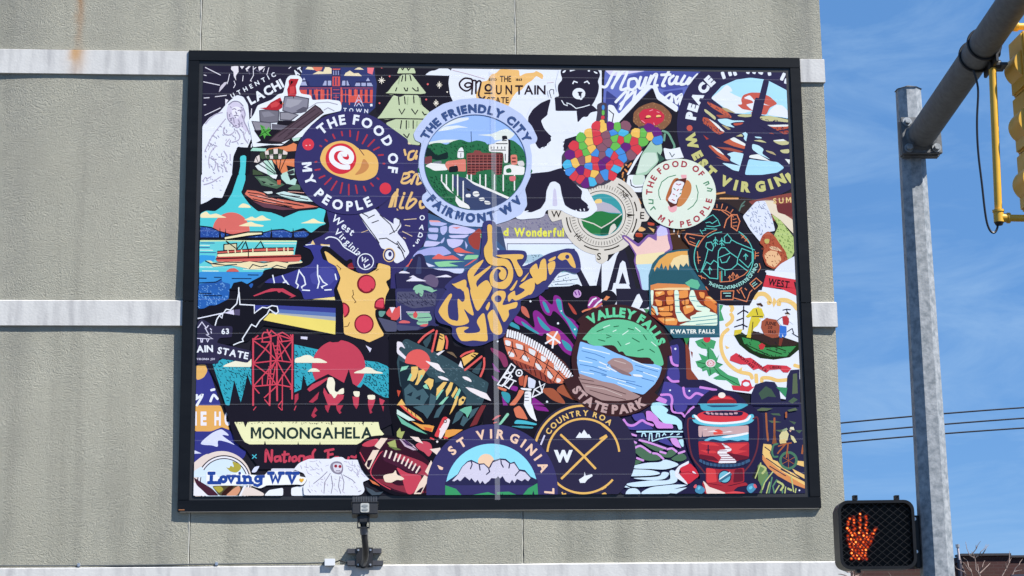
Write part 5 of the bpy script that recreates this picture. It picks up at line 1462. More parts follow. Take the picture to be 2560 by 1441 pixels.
K P 46616a 790,240 830,130 900,170 930,60 1030,20 960,130 880,200 830,265
K P e8b866 655,120 700,0 735,0 690,80
K P 6fb89c 780,60 850,25 935,10 935,60 880,160 860,110
K P 7a3438 910,270 1020,60 1060,0 1115,0 1040,150 1000,240
K U d8484e 465,385 575,150 625,140 645,190 540,385 510,402
K U f0e0e0 555,265 635,160 668,182 645,262 552,425 520,402
K C 1c1a22 605,200 22
K C f0e0e0 605,200 12
K C f0e0e0 550,302 18
K P e8a050 610,310 700,300 825,305 720,375 590,425
K L d8484e 20 420,410 460,425;590,400 630,410
K C f0e6e6 505,455 14
@aurora_print
L U 2c2a48 -20,600 200,300 240,160 400,80 560,-20 1200,-20 1200,1130 300,1130 100,1000 -20,760
I U 2c2a48 800,700 880,620 980,600 1040,680 1060,1120 1280,1120 1450,1200 1780,1380 1780,1440 560,1440 700,1300 780,1130
I S 4a4690 850,720 900,690 960,700 965,930 930,950 870,900
I Q cf8ad8 30 855,720 870,880 900,930 950,945
I S 4a4690 830,990 880,970 960,980 970,1120 900,1140 825,1090
I Q cf8ad8 30 825,1090 880,1140 960,1140
I U 4a4690 780,1140 940,1170 1000,1220 1280,1220 1400,1290 1180,1440 720,1440 740,1300
I Q cf8ad8 30 1020,1220 1040,1310 1100,1350 1180,1290 1270,1320;1230,1215 1320,1230 1430,1250;740,1310 850,1310 880,1370 870,1440
I U a9dbe6 630,1410 720,1400 840,1440 620,1440
I L cf8ad8 60 690,1350 790,1390
I C e9edfb 920,735 14
I C e9edfb 1095,1260 12
I C e9edfb 855,1252 11
L U b9e6ef 610,0 760,0 840,60 800,100 930,140 1000,200 1010,300 960,310 940,240 780,230 700,150 620,70
L U cf8ad8 550,70 610,70 700,150 720,200 800,230 880,230 900,290 690,290 640,200 560,190
L U 4a4690 370,120 520,90 560,190 420,200
L U 4a4690 240,200 300,190 350,240 480,210 560,210 650,300 400,310 280,290
L Q cf8ad8 30 275,180 320,240 400,250 500,190 560,220 640,250
L Q cf8ad8 26 870,0 890,80 1000,100 1040,140 1100,60 1150,20
L U 4a4690 890,0 1080,0 1040,80 930,90
L L bfe6f2 20 440,330 1010,330
L L bfe6f2 14 500,390 510,350 540,350 550,390;590,440 600,350 625,350 630,440;680,400 690,350 720,355 720,395;760,380 780,350 800,370;860,370 885,350;940,370 970,355
L L bfe6f2 14 630,450 720,420 850,395 1000,395
L U 4a4690 700,450 800,400 900,510 830,500
L U d59ade 850,410 940,410 980,500 1000,540 930,520 880,480
L U b9e6ef 950,430 1020,420 1025,520 1000,520
L S 4f7058 200,380 300,420 420,480 400,550 320,540 240,500
L S 4f7058 10,560 120,490 260,540 240,600 30,620
L S 4f7058 480,440 620,500 780,540 700,580 560,510
L S 4f7058 390,540 480,510 600,570 740,670 560,690 440,610
L S 4f7058 50,740 130,600 270,680 350,590 420,680 520,690 380,760 120,780
L S 4f7058 720,590 800,610 860,540 940,580 860,650 760,640
L S 4f7058 870,670 1000,600 1060,660 980,700
L Q d59ade 26 215,300 300,400 430,470;310,345 430,380;20,550 150,490 270,545;470,435 600,470 800,540;420,530 490,510 610,590;270,610 340,565 410,640;640,600 700,610 770,670;730,580 800,600;820,550 880,540 935,580;440,660 520,690;960,600 1035,575
L S cfe4f6 390,760 560,720 720,710 800,680 960,740 800,800 600,795 420,790
L S cfe4f6 70,815 300,800 600,810 730,850 600,880 300,890 130,905
L S cfe4f6 400,910 700,890 760,835 840,850 780,920 600,935
L S cfe4f6 155,940 270,930 300,1000 350,1030 220,1010
L S cfe4f6 310,980 600,940 840,930 850,820 920,830 930,960 700,1000 420,1020
L S cfe4f6 500,1110 600,1030 800,1000 940,990 1060,1000 900,1050 820,1110
L S cfe4f6 305,1120 340,1045 440,1045 480,1120
L S cfe4f6 820,1090 900,1050 1080,1030 1000,1100
@round_crossroads_print
K C 322f47 2330,620 655
L C 322f47 -230,620 655
K O e8b866 2330,620 615 28 -170 -76
K O e8b866 2330,620 450 26 -175 -5
K O e8b866 2330,620 480 26 40 135
K L e8b866 28 2050,370 2340,640 2480,790;2060,915 2340,640 2620,390
K A e8c070 2330,620 490 -145.7 -52 70 .04 1 COUNTRY ROA
K P e9edfb 2235,408 2285,335 2305,360 2340,305 2385,370 2400,360 2430,408
K T e9edfb 1962,702 140 0 .08 W
K P e9edfb 2275,930 2340,885 2345,830 2360,880 2440,860 2445,885 2380,930 2350,970 2290,970
K L d8d4e8 20 1845,380 1800,490
K L e8b866 18 2065,1090 2075,1115 2110,1105
L L e8b866 22 -20,420 55,375;0,240 110,330;0,1050 50,1020;10,1110 40,1100 50,1110
@valley_round_print
I E 40292c 222,880 600 590
I O 40292c 180,880 600 200 -135 -5
I O 40292c 180,880 600 200 40 160
H U 40292c 2310,330 2450,220 2560,240 2560,500 2240,620
I S 69c496 -140,520 -60,430 80,375 260,370 420,410 570,510 680,660 750,820 765,940 650,930 600,850 450,840 250,800 160,700 60,690 -80,700 -180,640
H U 69c496 2310,620 2440,470 2560,430 2560,690 2420,640
I L 2f6a4a 12 -60,520 20,490;60,560 120,580 60,600;200,640 240,700;330,480 400,500;380,600 470,650;520,560 560,620;150,460 210,450;-40,620 40,640;600,740 660,780;450,760 520,740
I L d6f0e0 11 20,470 100,440;260,560 330,510;140,520 180,500;420,470 480,520;620,650 680,700;300,680 350,660
I U 8ebff0 -260,690 0,700 180,790 360,850 640,920 755,960 720,1080 660,1180 520,1310 300,1250 100,1170 -60,1120 -280,1060 -310,900
H U 8ebff0 2290,640 2440,690 2560,730 2560,1130 2400,1100 2270,1000 2250,850
I L 4f7fb8 9 -250,760 -80,800 40,850;-200,840 -60,880;-270,930 -100,960 60,1020;0,1060 200,1110 420,1150;420,940 560,980 700,1020;430,1000 600,1050;300,1150 500,1210;120,900 60,960;-150,1000 60,1060;500,1100 650,1140
I L dcecf8 12 -240,720 -60,760 100,800;-280,880 -120,910;-40,960 100,1000;60,1080 300,1150;380,880 560,950 720,990;520,1030 690,1090;-260,1020 -100,1050;200,1160 420,1230
I L e9eef4 14 60,960 180,1020;-30,900 60,940
I U 40292c 180,790 260,760 300,820 420,850 640,880 660,930 500,920 340,850
I U a88a86 140,850 260,850 380,920 400,1000 340,1040 160,960 60,910
I U 8f7270 100,930 360,1050 380,1080 250,1050 120,970
I U e9eef4 380,1050 500,1060 520,1090 400,1080
I U a88a86 -300,1080 -180,1100 0,1140 160,1170 330,1250 490,1330 400,1370 200,1390 0,1380 -200,1280
H U a88a86 2270,1040 2560,1140 2560,1360 2420,1280 2310,1140
I L 5a4040 9 -250,1160 0,1200 300,1300;-150,1250 100,1320 300,1370;-280,1110 -100,1140
I L cdb8b0 9 -200,1200 50,1240 250,1320;160,880 300,920
I A 69cf9c 180,880 548 -120 -23 112 .07 1 VALLEY FALLS
I A bfa09c 180,880 664 143 60 108 .07 -1 STATE PARK
@groovy_state_print
E S 3f3f72 1070,650 1090,590 1150,570 1220,590 1240,650 1240,930 1300,940 1560,945 1620,980 1620,1060 1570,1140 1680,1100 1860,1000 2000,950 2160,920 2260,980 2300,1160 2240,1230 2060,1200 1900,1380 1780,1440 700,1440 660,1330 860,1200 1030,1050
H S 3f3f72 620,0 700,-40 1780,-60 1760,80 1560,130 1540,250 1400,440 1330,580 1180,640 1060,690 900,700 760,640 690,560 680,460 520,400 470,260 560,90
E S e8ba66 1130,650 1160,620 1190,650 1190,780 1200,940 1215,1030 1380,1060 1450,1180 1440,1320 1360,1420 1260,1420 1180,1380 1160,1270 1200,1190 1280,1150 1350,1180 1370,1240 1340,1310 1290,1300 1275,1240 1300,1200 1250,1180 1210,1260 1230,1330 1300,1340 1370,1290 1390,1200 1340,1140 1240,1140 1150,1110 1100,1030 1090,920 1135,820
E U e8ba66 680,1360 715,1365 850,1305 872,1330 868,1440 825,1460 800,1425 755,1422
H S e8ba66 530,240 650,60 690,70 640,190 650,340 720,380 770,360 760,120 820,150 850,100 830,-30 890,-20 920,140 960,310 900,290 840,240 880,330 900,400 820,440 700,440 600,380 540,310
E S e8ba66 890,1210 1060,1070 1070,1100 960,1270 1160,1140 1160,1170 1000,1330 1010,1430 1000,1560 950,1540 920,1420
E S e8ba66 1000,1420 1060,1350 1130,1320 1180,1400 1160,1460 1060,1560 1000,1530
H S e8ba66 920,-10 1060,60 1180,-40 1170,20 1080,170 1010,260 960,170
H S e8ba66 1110,220 1150,150 1165,180 1135,255
E S e8ba66 1240,1010 1300,1000 1560,995 1570,1050 1500,1070 1570,1200 1560,1260 1520,1270 1480,1190 1420,1060 1330,1040
H S e8ba66 740,490 830,460 900,470 840,510 870,540 1010,530 1040,490 1000,390 1080,290 1110,380 1130,550 1130,630 1060,640 960,630 860,640 790,620
H S e8ba66 1135,310 1200,245 1240,300 1310,460 1310,540 1250,560 1180,510 1150,400
H S e8ba66 1180,100 1240,20 1340,15 1360,80 1320,180 1380,180 1500,150 1490,220 1400,250 1400,320 1340,400 1290,310 1230,190
H C 3f3f72 1265,110 44
E S e8ba66 1410,1440 1440,1400 1500,1320 1500,1350 1450,1440
E S e8ba66 1550,1330 1650,1220 1630,1260 1590,1320
E S e8ba66 1530,1390 1700,1290 1720,1420 1660,1490 1500,1570 1440,1550 1400,1590 1390,1510 1470,1450 1490,1510 1600,1440
E S e8ba66 1660,1190 1740,1110 1770,1180 1800,1080 1850,1050 1870,1130 1870,1300 1820,1330 1750,1370 1700,1290
E S e8ba66 1890,1110 1970,1080 1975,1160 1920,1250 1895,1200
E S e8ba66 1900,1060 1980,1020 1975,1055 1910,1085
E S e8ba66 2010,1030 2060,980 2160,980 2210,1060 2235,1160 2180,1140 2120,1060 2060,1070
E C 3f3f72 2130,1025 26
H S e8ba66 1600,-20 1700,-20 1690,40 1650,60 1610,30
@bike_forest_print
L P 2f2f4d 1840,-20 2510,-20 2545,1110 1960,1110 1960,500
I P 2f2f4d 1860,1440 1870,1300 1920,1180 2050,1140 2160,1150 2220,1240 2240,1390 2300,1380 2320,1080 2360,1000 2470,990 2480,1440
I P 5d6b52 2390,1050 2440,1040 2450,1290 2380,1300
I P 445a4c 1960,1290 2050,1200 2120,1240 2180,1340 2080,1330 2000,1370
I P 4f6450 2330,1390 2400,1340 2450,1370 2380,1420
I P 3f8f62 2180,1210 2320,1220 2300,1340
L P 5d6b52 1910,70 2000,30 2140,40 2060,70
L P 5d6b52 2080,190 2160,190 2250,210 2130,220
L P 4f6450 2110,100 2220,100 2240,130 2140,120
L P 5d6b52 2320,60 2420,30 2450,60 2340,80
L P 4f6450 2340,190 2430,210 2410,240
L P 5d6b52 2170,310 2300,300 2250,340
L P 4f6450 2420,310 2510,310 2470,350
L L a8623f 24 2055,100 2065,300 2080,440;2160,160 2160,460;2305,90 2305,150;2520,500 2505,600
L P 8a5538 2130,480 2160,290 2190,480
L P ecc47a 2020,480 2120,490 2140,560 2100,590 2140,680 2200,700 2260,780 2400,850 2540,960 2545,1010 2300,900 2100,760 2010,600
L P d9905a 2010,620 2100,700 2220,800 2400,920 2540,1000 2540,1040 2380,980 2200,880 2080,780 2010,680
L P ecc47a 2430,690 2540,700 2540,770 2440,740
L P ecc47a 2380,790 2540,870 2540,920 2420,850
L L 3a3348 12 2040,520 2120,580 2140,640;2060,660 2200,760 2350,850;2240,800 2540,950;2100,760 2300,880
L R 4f7a60 32 2335,688 100
L L a8623f 7 2335,600 2335,780;2270,650 2400,730;2260,730 2410,650
L Q 4f7a60 24 2200,480 2150,500 2130,580 2150,640 2200,640
L L a8623f 18 2210,510 2300,480 2370,470;2330,480 2310,650;2200,600 2300,480
L P d8cf9a 2220,380 2250,330 2310,310 2340,360 2320,440 2230,440
L P 9aa886 2250,310 2310,280 2330,300 2280,330
L P e2dcb6 2360,270 2400,270 2410,310 2350,300
L P e0b89a 2340,310 2375,310 2360,335
L P d8cf9a 2360,370 2400,390 2440,460 2410,470 2370,420
L P e0c88a 2220,430 2300,420 2310,470 2230,480
L P 6d8a58 1950,740 2000,740 2060,800 2080,850 2000,1100 1960,1090
L Q b9c27c 26 1990,750 2050,790 2010,850;2200,950 2270,1000 2240,1060;2330,1040 2370,1060
L L b9c27c 15 1990,720 1920,910;2140,830 2040,960 2010,1050;2100,960 2060,1100;2370,890 2400,1080;2220,1000 2160,1100;2300,1020 2290,1100;2430,1040 2420,1090
L L 5d8a6a 18 2130,900 2090,1100;2190,930 2140,1010 2160,1100;2080,870 2000,1000;2260,1060 2260,1110
L C e9edfb 2473,1062 11
@lantern_print
I U 2a2745 1180,1440 1240,1340 1340,1260 1520,1250 1680,1280 1780,1370 1830,1440
L U 2a2745 1220,0 1870,0 2010,120 2020,500 1960,740 1870,900 1960,940 2000,1030 1960,1110 920,1110 1080,1020 1110,960 1230,920 1220,850 1090,600 1010,300 1050,120
L U cf3646 970,790 1060,740 1100,720 1180,800 1220,880 1160,930 1080,990 950,870 1000,850
L U e6e8f2 960,760 1090,690 1090,730 980,780 960,850 1060,960 1080,1000 920,900 910,830
L U e6e8f2 1125,820 1160,830 1190,870 1150,860
L L a03040 9 960,850 1080,830 1200,870
I U 8f2c35 1310,1440 1320,1390 1400,1320 1600,1320 1680,1380 1690,1440
I U d8404a 1330,1380 1420,1330 1580,1330 1660,1370 1500,1360
I E efe4d8 1500,1315 46 36
L S 4fa9c0 1230,0 1260,60 1400,75 1650,70 1790,20 1780,-20 1240,-20
L U 2f4a70 1300,0 1720,0 1650,20 1380,25
L S d8404a 1190,130 1280,80 1500,65 1700,70 1810,100 1840,150 1800,190 1500,220 1250,190
L S 2a2745 1280,90 1500,70 1740,80 1760,110 1700,135 1400,130 1300,120
L L c8a0a8 24 1310,90 1340,105;1370,100 1390,110;1420,105 1450,110;1480,108 1510,112;1540,108 1570,112;1600,105 1630,110;1660,100 1690,100
L S 66c2d6 1130,130 1170,120 1250,190 1500,215 1760,190 1840,120 1895,120 1890,200 1760,250 1500,270 1270,250 1150,210
L S efeff2 1150,130 1180,125 1260,190 1500,212 1770,185 1850,125 1860,150 1790,210 1500,240 1250,215
L Q 6a3440 20 1160,170 1080,180 1085,400 1130,640 1250,800 1290,850;1890,170 1950,170 1950,480 1880,700 1760,850
L U c9a8a8 1205,255 1500,275 1835,250 1835,350 1400,380 1210,400
L U e0564c 1390,370 1400,320 1450,295 1510,320 1520,360
L U f0e0e0 1310,335 1400,315 1450,335
L U f0e0e0 1260,300 1320,292 1310,305
L U f0e0e0 1490,345 1600,320 1640,335
L U 2f3a5a 1205,410 1250,400 1255,310 1262,400 1350,400 1357,370 1365,400 1460,420 1835,400 1835,480 1205,470
L U 6fc4dc 1270,440 1350,400 1460,390 1600,370 1700,360 1835,335 1835,450 1760,430 1700,450 1600,430 1500,450 1380,420 1320,450
L U efeff2 1480,400 1600,375 1680,365 1835,335 1835,360 1700,390 1560,410
L U b53440 1205,450 1300,450 1470,470 1560,470 1840,460 1840,650 1680,700 1450,720 1220,660
L U d8454a 1220,470 1400,470 1480,510 1300,500
L U d8454a 1560,480 1830,480 1760,520 1700,560 1830,570 1640,620 1620,540
L U d8454a 1220,560 1420,570 1440,600 1320,600
L U 6a2434 1215,610 1400,640 1470,700 1220,670
L U 6a2434 1560,590 1840,640 1830,670 1640,700
L L 2f2540 14 1330,500 1330,600;1310,560 1350,560
L U f0eaec 1490,470 1560,500 1620,540 1620,570 1550,590 1590,620 1680,690 1680,720 1450,725 1500,650 1440,600 1460,560 1560,550
L L 9a6a78 9 1510,495 1560,500;1540,540 1610,535;1450,570 1560,570;1450,610 1570,610;1490,640 1610,640;1490,665 1650,665;1470,690 1670,690
L Q 3f5f80 36 1230,690 1330,735 1540,755 1720,740 1840,690
L L 2a2745 9 1260,690 1260,735;1300,700 1300,750;1345,715 1345,765;1390,720 1390,770;1440,730 1440,775;1490,735 1490,780;1540,735 1540,780;1590,735 1590,780;1640,730 1640,775;1690,725 1690,770;1740,715 1740,765;1790,700 1790,750
L U a8323e 1300,780 1460,800 1640,800 1780,780 1780,960 1560,1010 1300,970
L U d8454a 1305,780 1420,800 1440,960 1310,970
L U 6a2434 1660,800 1760,790 1770,950 1640,970
L U a8323e 1280,970 1460,1000 1600,1010 1800,960 1830,1000 1700,1020 1640,1070 1790,1090 1790,1110 1290,1110 1250,960
L U efdcd0 1260,940 1300,970 1340,1020 1460,1060 1560,1100 1560,1110 1310,1110 1290,1010
L U e0545a 1540,1090 1660,1075 1780,1090 1780,1110 1540,1110
L C 2a2745 1535,895 84
L C 6fb8cc 1535,895 70
L L 3f6f88 34 1475,945 1610,860
L L e6eef2 14 1470,925 1600,840
L S 4f8fb0 1165,1060 1200,1000 1260,1020 1290,1060 1250,1105 1190,1095
L U d8606a 1140,1030 1160,990 1190,990 1180,1040
L U 6fc4dc 1190,1050 1210,1010 1240,1020 1220,1060
L S 4f8fb0 1810,1040 1840,990 1900,980 1930,1030 1880,1090 1840,1090
L U 6fc4dc 1830,1030 1870,1000 1890,1030 1850,1060
L U d8606a 1890,990 1920,980 1945,1030 1910,1040
@canteen_print
J C e6d6cc 370,950 378
J U e6d6cc 20,720 120,640 200,600 300,1000 20,1000
J C 2f2b38 400,960 336
J C eceaf0 400,960 322
J C 2f2b38 400,960 300
J C d6e6f2 400,960 288
J U d6e6f2 15,830 120,760 200,900 15,900
J U eceaf0 15,960 130,1000 240,1130 10,1130
J U 4a2a38 20,900 100,950 250,1040 340,1130 200,1130 130,1060 60,1000
J U 57503a 250,1010 450,1000 640,1010 600,1130 340,1130
J U b0a446 500,695 600,735 620,790 560,845 480,830 420,770 470,790 480,750 530,780
J U b0a446 260,1020 360,1010 400,1050 340,1100
J U 3a2422 380,1090 460,1010 530,1005 440,1130 360,1130
J U d99a78 420,1130 520,1040 590,1000 610,1060 560,1130
J U e6d6cc 640,1020 760,1030 900,1100 900,1130 600,1130
J L eceaf0 22 660,1010 600,1130
J L 2f2b38 10 640,1010 580,1130
J U dcdce8 990,790 1300,790 1280,820 990,830
J U eceef8 900,1130 960,1060 1140,1030 1140,1130
J U eceef8 1240,1130 1240,1030 1400,1000 1420,1130
J U d9dcf4 740,840 780,770 850,755 800,840
@winged_sketch_print
J U e8eafa 1270,800 1340,720 1460,670 1740,670 1770,650 1880,645 1920,680 2080,680 2130,770 2230,920 2130,960 2160,1060 2130,1110 2080,1125 1400,1125 1390,1010 1440,940 1400,850
J H b3adc2 928 1300,780 1460,680 1700,680 1720,800 1600,900 1500,880 22 70
J H b3adc2 929 1900,700 2080,690 2130,790 2180,900 2000,900 1920,800 22 70
J H c2b8c8 930 1440,940 1600,900 2000,900 2130,1000 2120,1100 1420,1110 36 36
J S 8d8798 1740,730 1800,700 1870,720 1890,800 1860,860 1780,850 1730,790
J S dcd8e4 1765,740 1820,725 1870,745 1870,810 1830,840 1780,820
J C 9a3040 1797,760 20
J C 9a3040 1850,765 20
J L 5a5468 9 1800,820 1850,820
J L 8f899a 9 1690,830 1620,900 1520,980;1890,870 2000,930 2040,970;1730,850 1660,960 1650,1100;1870,860 1900,960 1890,1060;1740,880 1760,1000 1740,1100;1850,890 1830,1010 1860,1100;1450,1050 1480,1090;2080,1080 2110,1070
@football_print
J S 1f1c24 2060,560 2150,430 2300,380 2560,390 2790,500 3000,660 3110,840 3150,980 3100,1090 2950,1140 2650,1145 2450,1090 2250,950 2110,780
K S 1f1c24 0,430 100,300 220,400 480,470 590,560 640,640 560,720 380,700 150,640
J S 3a1e2c 2095,565 2180,462 2330,412 2560,425 2760,540 2950,690 3050,830 3095,960 3050,1050 2900,1100 2700,1110 2500,1060 2300,930 2165,780 2108,660
J S c8485a 2125,500 2190,450 2300,420 2330,440 2290,500 2200,520
J S 8a3644 2300,930 2420,1000 2560,1060 2720,1100 2900,1090 2820,1020 2700,1000 2560,1000 2420,930
J S c8485a 2560,780 2700,850 2860,880 2830,1000 2760,1100 2690,1100 2650,1000 2620,900
J S a83f50 2560,610 2700,640 2900,720 3000,820 2990,880 2860,870 2700,800 2560,730
J S c8485a 3000,890 3045,830 3085,940 3090,985 3040,950
J S 7a2c3c 2960,1010 3000,930 3085,1000 3040,1060 2920,1095
J P f0d8c4 2280,510 2360,410 2445,412 2345,552
J P f0d8c4 2160,742 2260,562 2342,557 2222,792 2200,802
K P f0d8c4 352,830 428,688 474,790 412,892
K P f0d8c4 345,872 408,908 302,1108 212,1110 285,962
J P 2f2030 2195,690 2255,676 2215,782 2182,765
K P 2f2030 290,1040 335,1018 302,1092 238,1092
J Q c8485a 13 2385,575 2335,625 2232,835 2330,960 2480,1050;2100,590 2160,700
J S 4a2438 2370,600 2400,575 2480,620 2560,660 2760,740 2860,790 2850,830 2780,860 2640,800 2480,730 2400,690
J L f0dcd0 22 2430,570 2405,640;2495,580 2465,660;2555,605 2525,690
K L f0dcd0 20 45,622 12,700;95,648 60,728;145,675 108,755;190,705 150,785;235,735 195,812;285,765 240,842
J U f0dcc4 2385,880 2440,860 2520,850 2545,800 2560,870 2620,890 2660,920 2620,940 2560,930 2490,970 2410,960
K P a8b06a 0,330 40,280 52,330 100,325 60,420 0,390
J P a8b06a 2440,470 2540,430 2560,530 2480,525
J P 6d7a4a 2450,510 2560,530 2620,560 2540,560
K P c8b0c0 30,420 110,430 210,500 262,560 200,562 100,515
K P 6a4a78 60,430 130,440 200,522 120,500
K L 1f1c24 9 60,430 160,500 250,555;100,425 200,510
K S c85060 240,490 330,450 420,480 440,570 400,640 340,590 260,540
K P f0dcd0 165,390 270,400 330,480 240,450
K P f0dcd0 410,550 480,540 540,530 570,590 590,655 500,620
J P 4a5560 2170,1020 2260,1060 2300,1090 2390,1080 2350,1120 2250,1125 2200,1080
J P d8784e 2210,920 2290,960 2350,1010 2260,980
@round_peaks_print
K C 3d3a68 1190,1060 822
K C 8fdcf0 1183,1055 574
K P 3d3a68 610,965 1755,930 1755,1200 600,1200
K P 3d3a68 420,1040 610,950 610,1140 420,1140
K C f6cfae 1115,710 102
K P 2f2f50 605,965 690,910 760,860 810,770 880,700 930,682 1030,730 1090,725 1150,780 1170,740 1200,690 1290,665 1360,670 1420,720 1470,705 1530,800 1600,810 1670,890 1760,935 1760,1000 600,1000
K P d5d0e2 690,945 770,860 820,770 885,712 935,702 1030,745 1090,740 1150,800 1175,770 1200,715 1290,682 1355,690 1410,735 1465,725 1510,790 1530,820 1600,835 1670,910 1640,950 1600,920 1560,950 1500,920 1470,970 1440,930 1410,975 1360,950 1320,885 1290,915 1265,885 1240,915 1180,910 1150,950 1100,985 1070,945 1040,980 1010,930 980,965 930,910 910,940 850,890 790,950 760,925 720,950
K L 2f2f50 15 930,700 940,740 920,795;1030,745 1040,810;1150,800 1160,830 1120,865;1300,690 1305,730 1330,775;1410,735 1400,785;1530,820 1480,880
K P 3f9a66 605,1000 740,1045 810,1125 605,1125
K P 3f9a66 950,1120 1140,1085 1240,1120 1240,1125
K P 3f9a66 1250,1085 1400,1080 1510,1125 1250,1125
K P 3f9a66 1570,1125 1640,1040 1755,975 1765,1125
K P 2a2a48 1690,1120 1705,1065 1720,1120
K P 2a2a48 1285,1125 1292,1095 1300,1125
K P 2a2a48 1310,1125 1318,1095 1326,1125
K A f3cdb2 1190,1060 650 -135.3 -24.2 112 .05 1 ST VIRGINIA
K P f3cdb2 505,745 580,780 570,810 530,800
K L f3cdb2 26 1850,1085 1955,1095 1955,1045;
@loving_print
J U f2f5fd 175,970 180,840 210,815 270,815 300,860 330,900 420,880 440,860 560,850 600,820 640,860 900,880 930,850 950,820 1330,820 1350,860 1345,890 1430,900 1430,950 1380,1000 1330,990 930,1000 900,1020 850,1040 780,1020 740,1000 200,1005
J L 2c4a96 43 245,855 240,965;210,850 280,850;205,968 345,968 345,935
J R 2c4a96 40 393,925 32
J L 2c4a96 37 455,890 490,960 520,890;440,885 480,885;505,885 545,885;590,890 590,968;565,970 620,970;570,890 595,890;595,850 600,850
J L 2c4a96 37 660,890 660,970;640,888 660,888;640,970 690,970;660,900 710,890 730,910 735,970;715,970 760,970
J R 2c4a96 34 825,920 30
J L 2c4a96 35 868,890 865,980 820,1005 780,990;850,888 900,888
J L 2c4a96 43 985,850 1010,960 1045,880 1075,960 1110,850;955,848 1020,848;1090,848 1145,848
J L 2c4a96 43 1210,850 1250,965 1300,850;1180,848 1240,848;1270,848 1330,848
J U e6b040 1340,920 1358,912 1370,922 1385,912 1402,922 1395,945 1370,968 1345,945
"""
LBL = dict(l.split('|') for l in LABELS.strip().split('\n'))
K = None
for line in ART.strip().split('\n'):
    line = line.strip().rstrip(';')
    if not line: continue
    if line[0] == '@':
        if K: K.build(sheet, LBL.get(K.name))
        K = Ink(line[1:]); continue
    draw(K, line)
K.build(sheet, LBL.get(K.name))
MAXLEV = max(GRID.values())
# clear film strips that join the sheet
def film(name, a):
    m = mat(name, (.85, .86, .92), .35); b = m.node_tree.nodes['Principled BSDF']; b.inputs['Alpha'].default_value = a; return m
M_F1 = film('clear_tape', .085); M_F2 = film('laminate_edge', .065)
ty = PY - .0012 - (MAXLEV + 8) * STEP
MB().box(-.073, -.029, ty - .0002, ty, FZ0 + FB - .01, PZ1 - .003).build('tape_strip', M_F1, bb)
for zz in [at(1240, y, PY).z for y in (192, 243, 326, 410, 494, 582, 671, 751, 834, 923, 1010, 1099, 1186)]:
    mb = MB(); n = 40
    V = [(mb.b.verts.new((PX0 + (PX1 - PX0) * i / n, ty - .0003, zz + .003 * math.sin(i * .37 + zz * 9))), mb.b.verts.new((PX0 + (PX1 - PX0) * i / n, ty - .0012, zz - .0065 + .003 * math.sin(i * .37 + zz * 9)))) for i in range(n + 1)]
    for p, q in zip(V, V[1:]): mb.b.faces.new((p[0], q[0], q[1], p[1]))
    mb.build('film_seam', M_F2, bb)

# ---------------------------------------------------------------- flood light under the billboard
M_BK = noisy('black_powder_coat', (.014, .014, .016), (.022, .022, .024), 9, .45, 0, bump=.1, bscale=200)
M_CH = noisy('painted_channel', (.060, .060, .070), (.085, .085, .095), 12, .5, .2)
M_ZN = mat('zinc', (.62, .63, .65), .35, .8)
fl = thing('flood_light', (-1.2, 0, 2.75), 'black finned flood light on a bent arm below the billboard', 'flood light')
for z, x0, x1 in ((at(900, 1378, -.04).z, at(868, 1378, -.04).x, at(954, 1378, -.04).x), (at(900, 1408, -.04).z, at(868, 1408, -.04).x, at(958, 1408, -.04).x)):
    mb = MB(); mb.box(x0, x1, -.044, -.002, z - .021, z + .021, bev=.002); mb.build('strut_channel', M_CH, fl)
pc = at(911, 1394, -.05)
MB().box(pc.x - .072, pc.x + .072, -.052, -.044, pc.z - .085, pc.z + .085, bev=.002).build('mounting_plate', M_BK, fl)
for dx in (-.052, .052):
    for dz in (-.062, .062): MB().tube([(pc.x + dx, -.052, pc.z + dz), (pc.x + dx, -.066, pc.z + dz)], .009, 6).build('bolt', M_ZN, fl)
aw = [(pc.x - .01, -.05, pc.z - .055), (pc.x - .008, -.16, pc.z - .060), (pc.x + .004, -.30, pc.z - .045), (pc.x + .012, -.42, pc.z - .005), (pc.x + .008, -.50, pc.z + .07), (pc.x - .002, -.535, pc.z + .16), (pc.x - .008, -.55, pc.z + .25)]
aw2 = []
for i in range(len(aw) - 1):
    for j in range(4): aw2.append(Vector(aw[i]).lerp(Vector(aw[i + 1]), j / 4))
aw2.append(Vector(aw[-1]))
for _ in range(3): aw2 = [aw2[0]] + [(aw2[i - 1] + aw2[i] * 2 + aw2[i + 1]) / 4 for i in range(1, len(aw2) - 1)] + [aw2[-1]]
MB().tube(aw2, .027, 14).build('arm', M_BK, fl, True)
MB().tube([(pc.x - .002, -.535, pc.z + .155), (pc.x - .006, -.545, pc.z + .21)], .033, 14).build('collar', mat('worn_collar', (.16, .16, .17), .35, .6), fl, True)
MB().tube([(pc.x - .01, -.05, pc.z - .055), (pc.x - .01, -.075, pc.z - .056)], .04, 16).build('flange', M_BK, fl, True)
hx = pc.x - .008; hz0 = pc.z + .212
yk = MB(); yk.box(hx - .052, hx - .044, -.60, -.52, hz0 + .0, hz0 + .085); yk.box(hx + .044, hx + .052, -.60, -.52, hz0 + .0, hz0 + .085); yk.box(hx - .052, hx + .052, -.59, -.53, hz0 - .008, hz0 + .002); yk.build('yoke', M_BK, fl)
MB().box(hx - .044, hx + .044, -.60, -.50, hz0 + .03, hz0 + .10, bev=.012).build('knuckle', M_BK, fl, True)
hb = hz0 + .095
HM = T3((hx + .012, -.55, hb)) @ Matrix.Rotation(math.radians(-8), 4, 'X')
mb = MB(); mb.box(-.108, .108, -.07, .09, 0, .098, HM, bev=.006); mb.box(-.112, .112, -.076, .094, .096, .106, HM, bev=.002); mb.build('lamp_housing', M_BK, fl)
M_FN = mat('fin_grey', (.13, .135, .15), .45, .3)
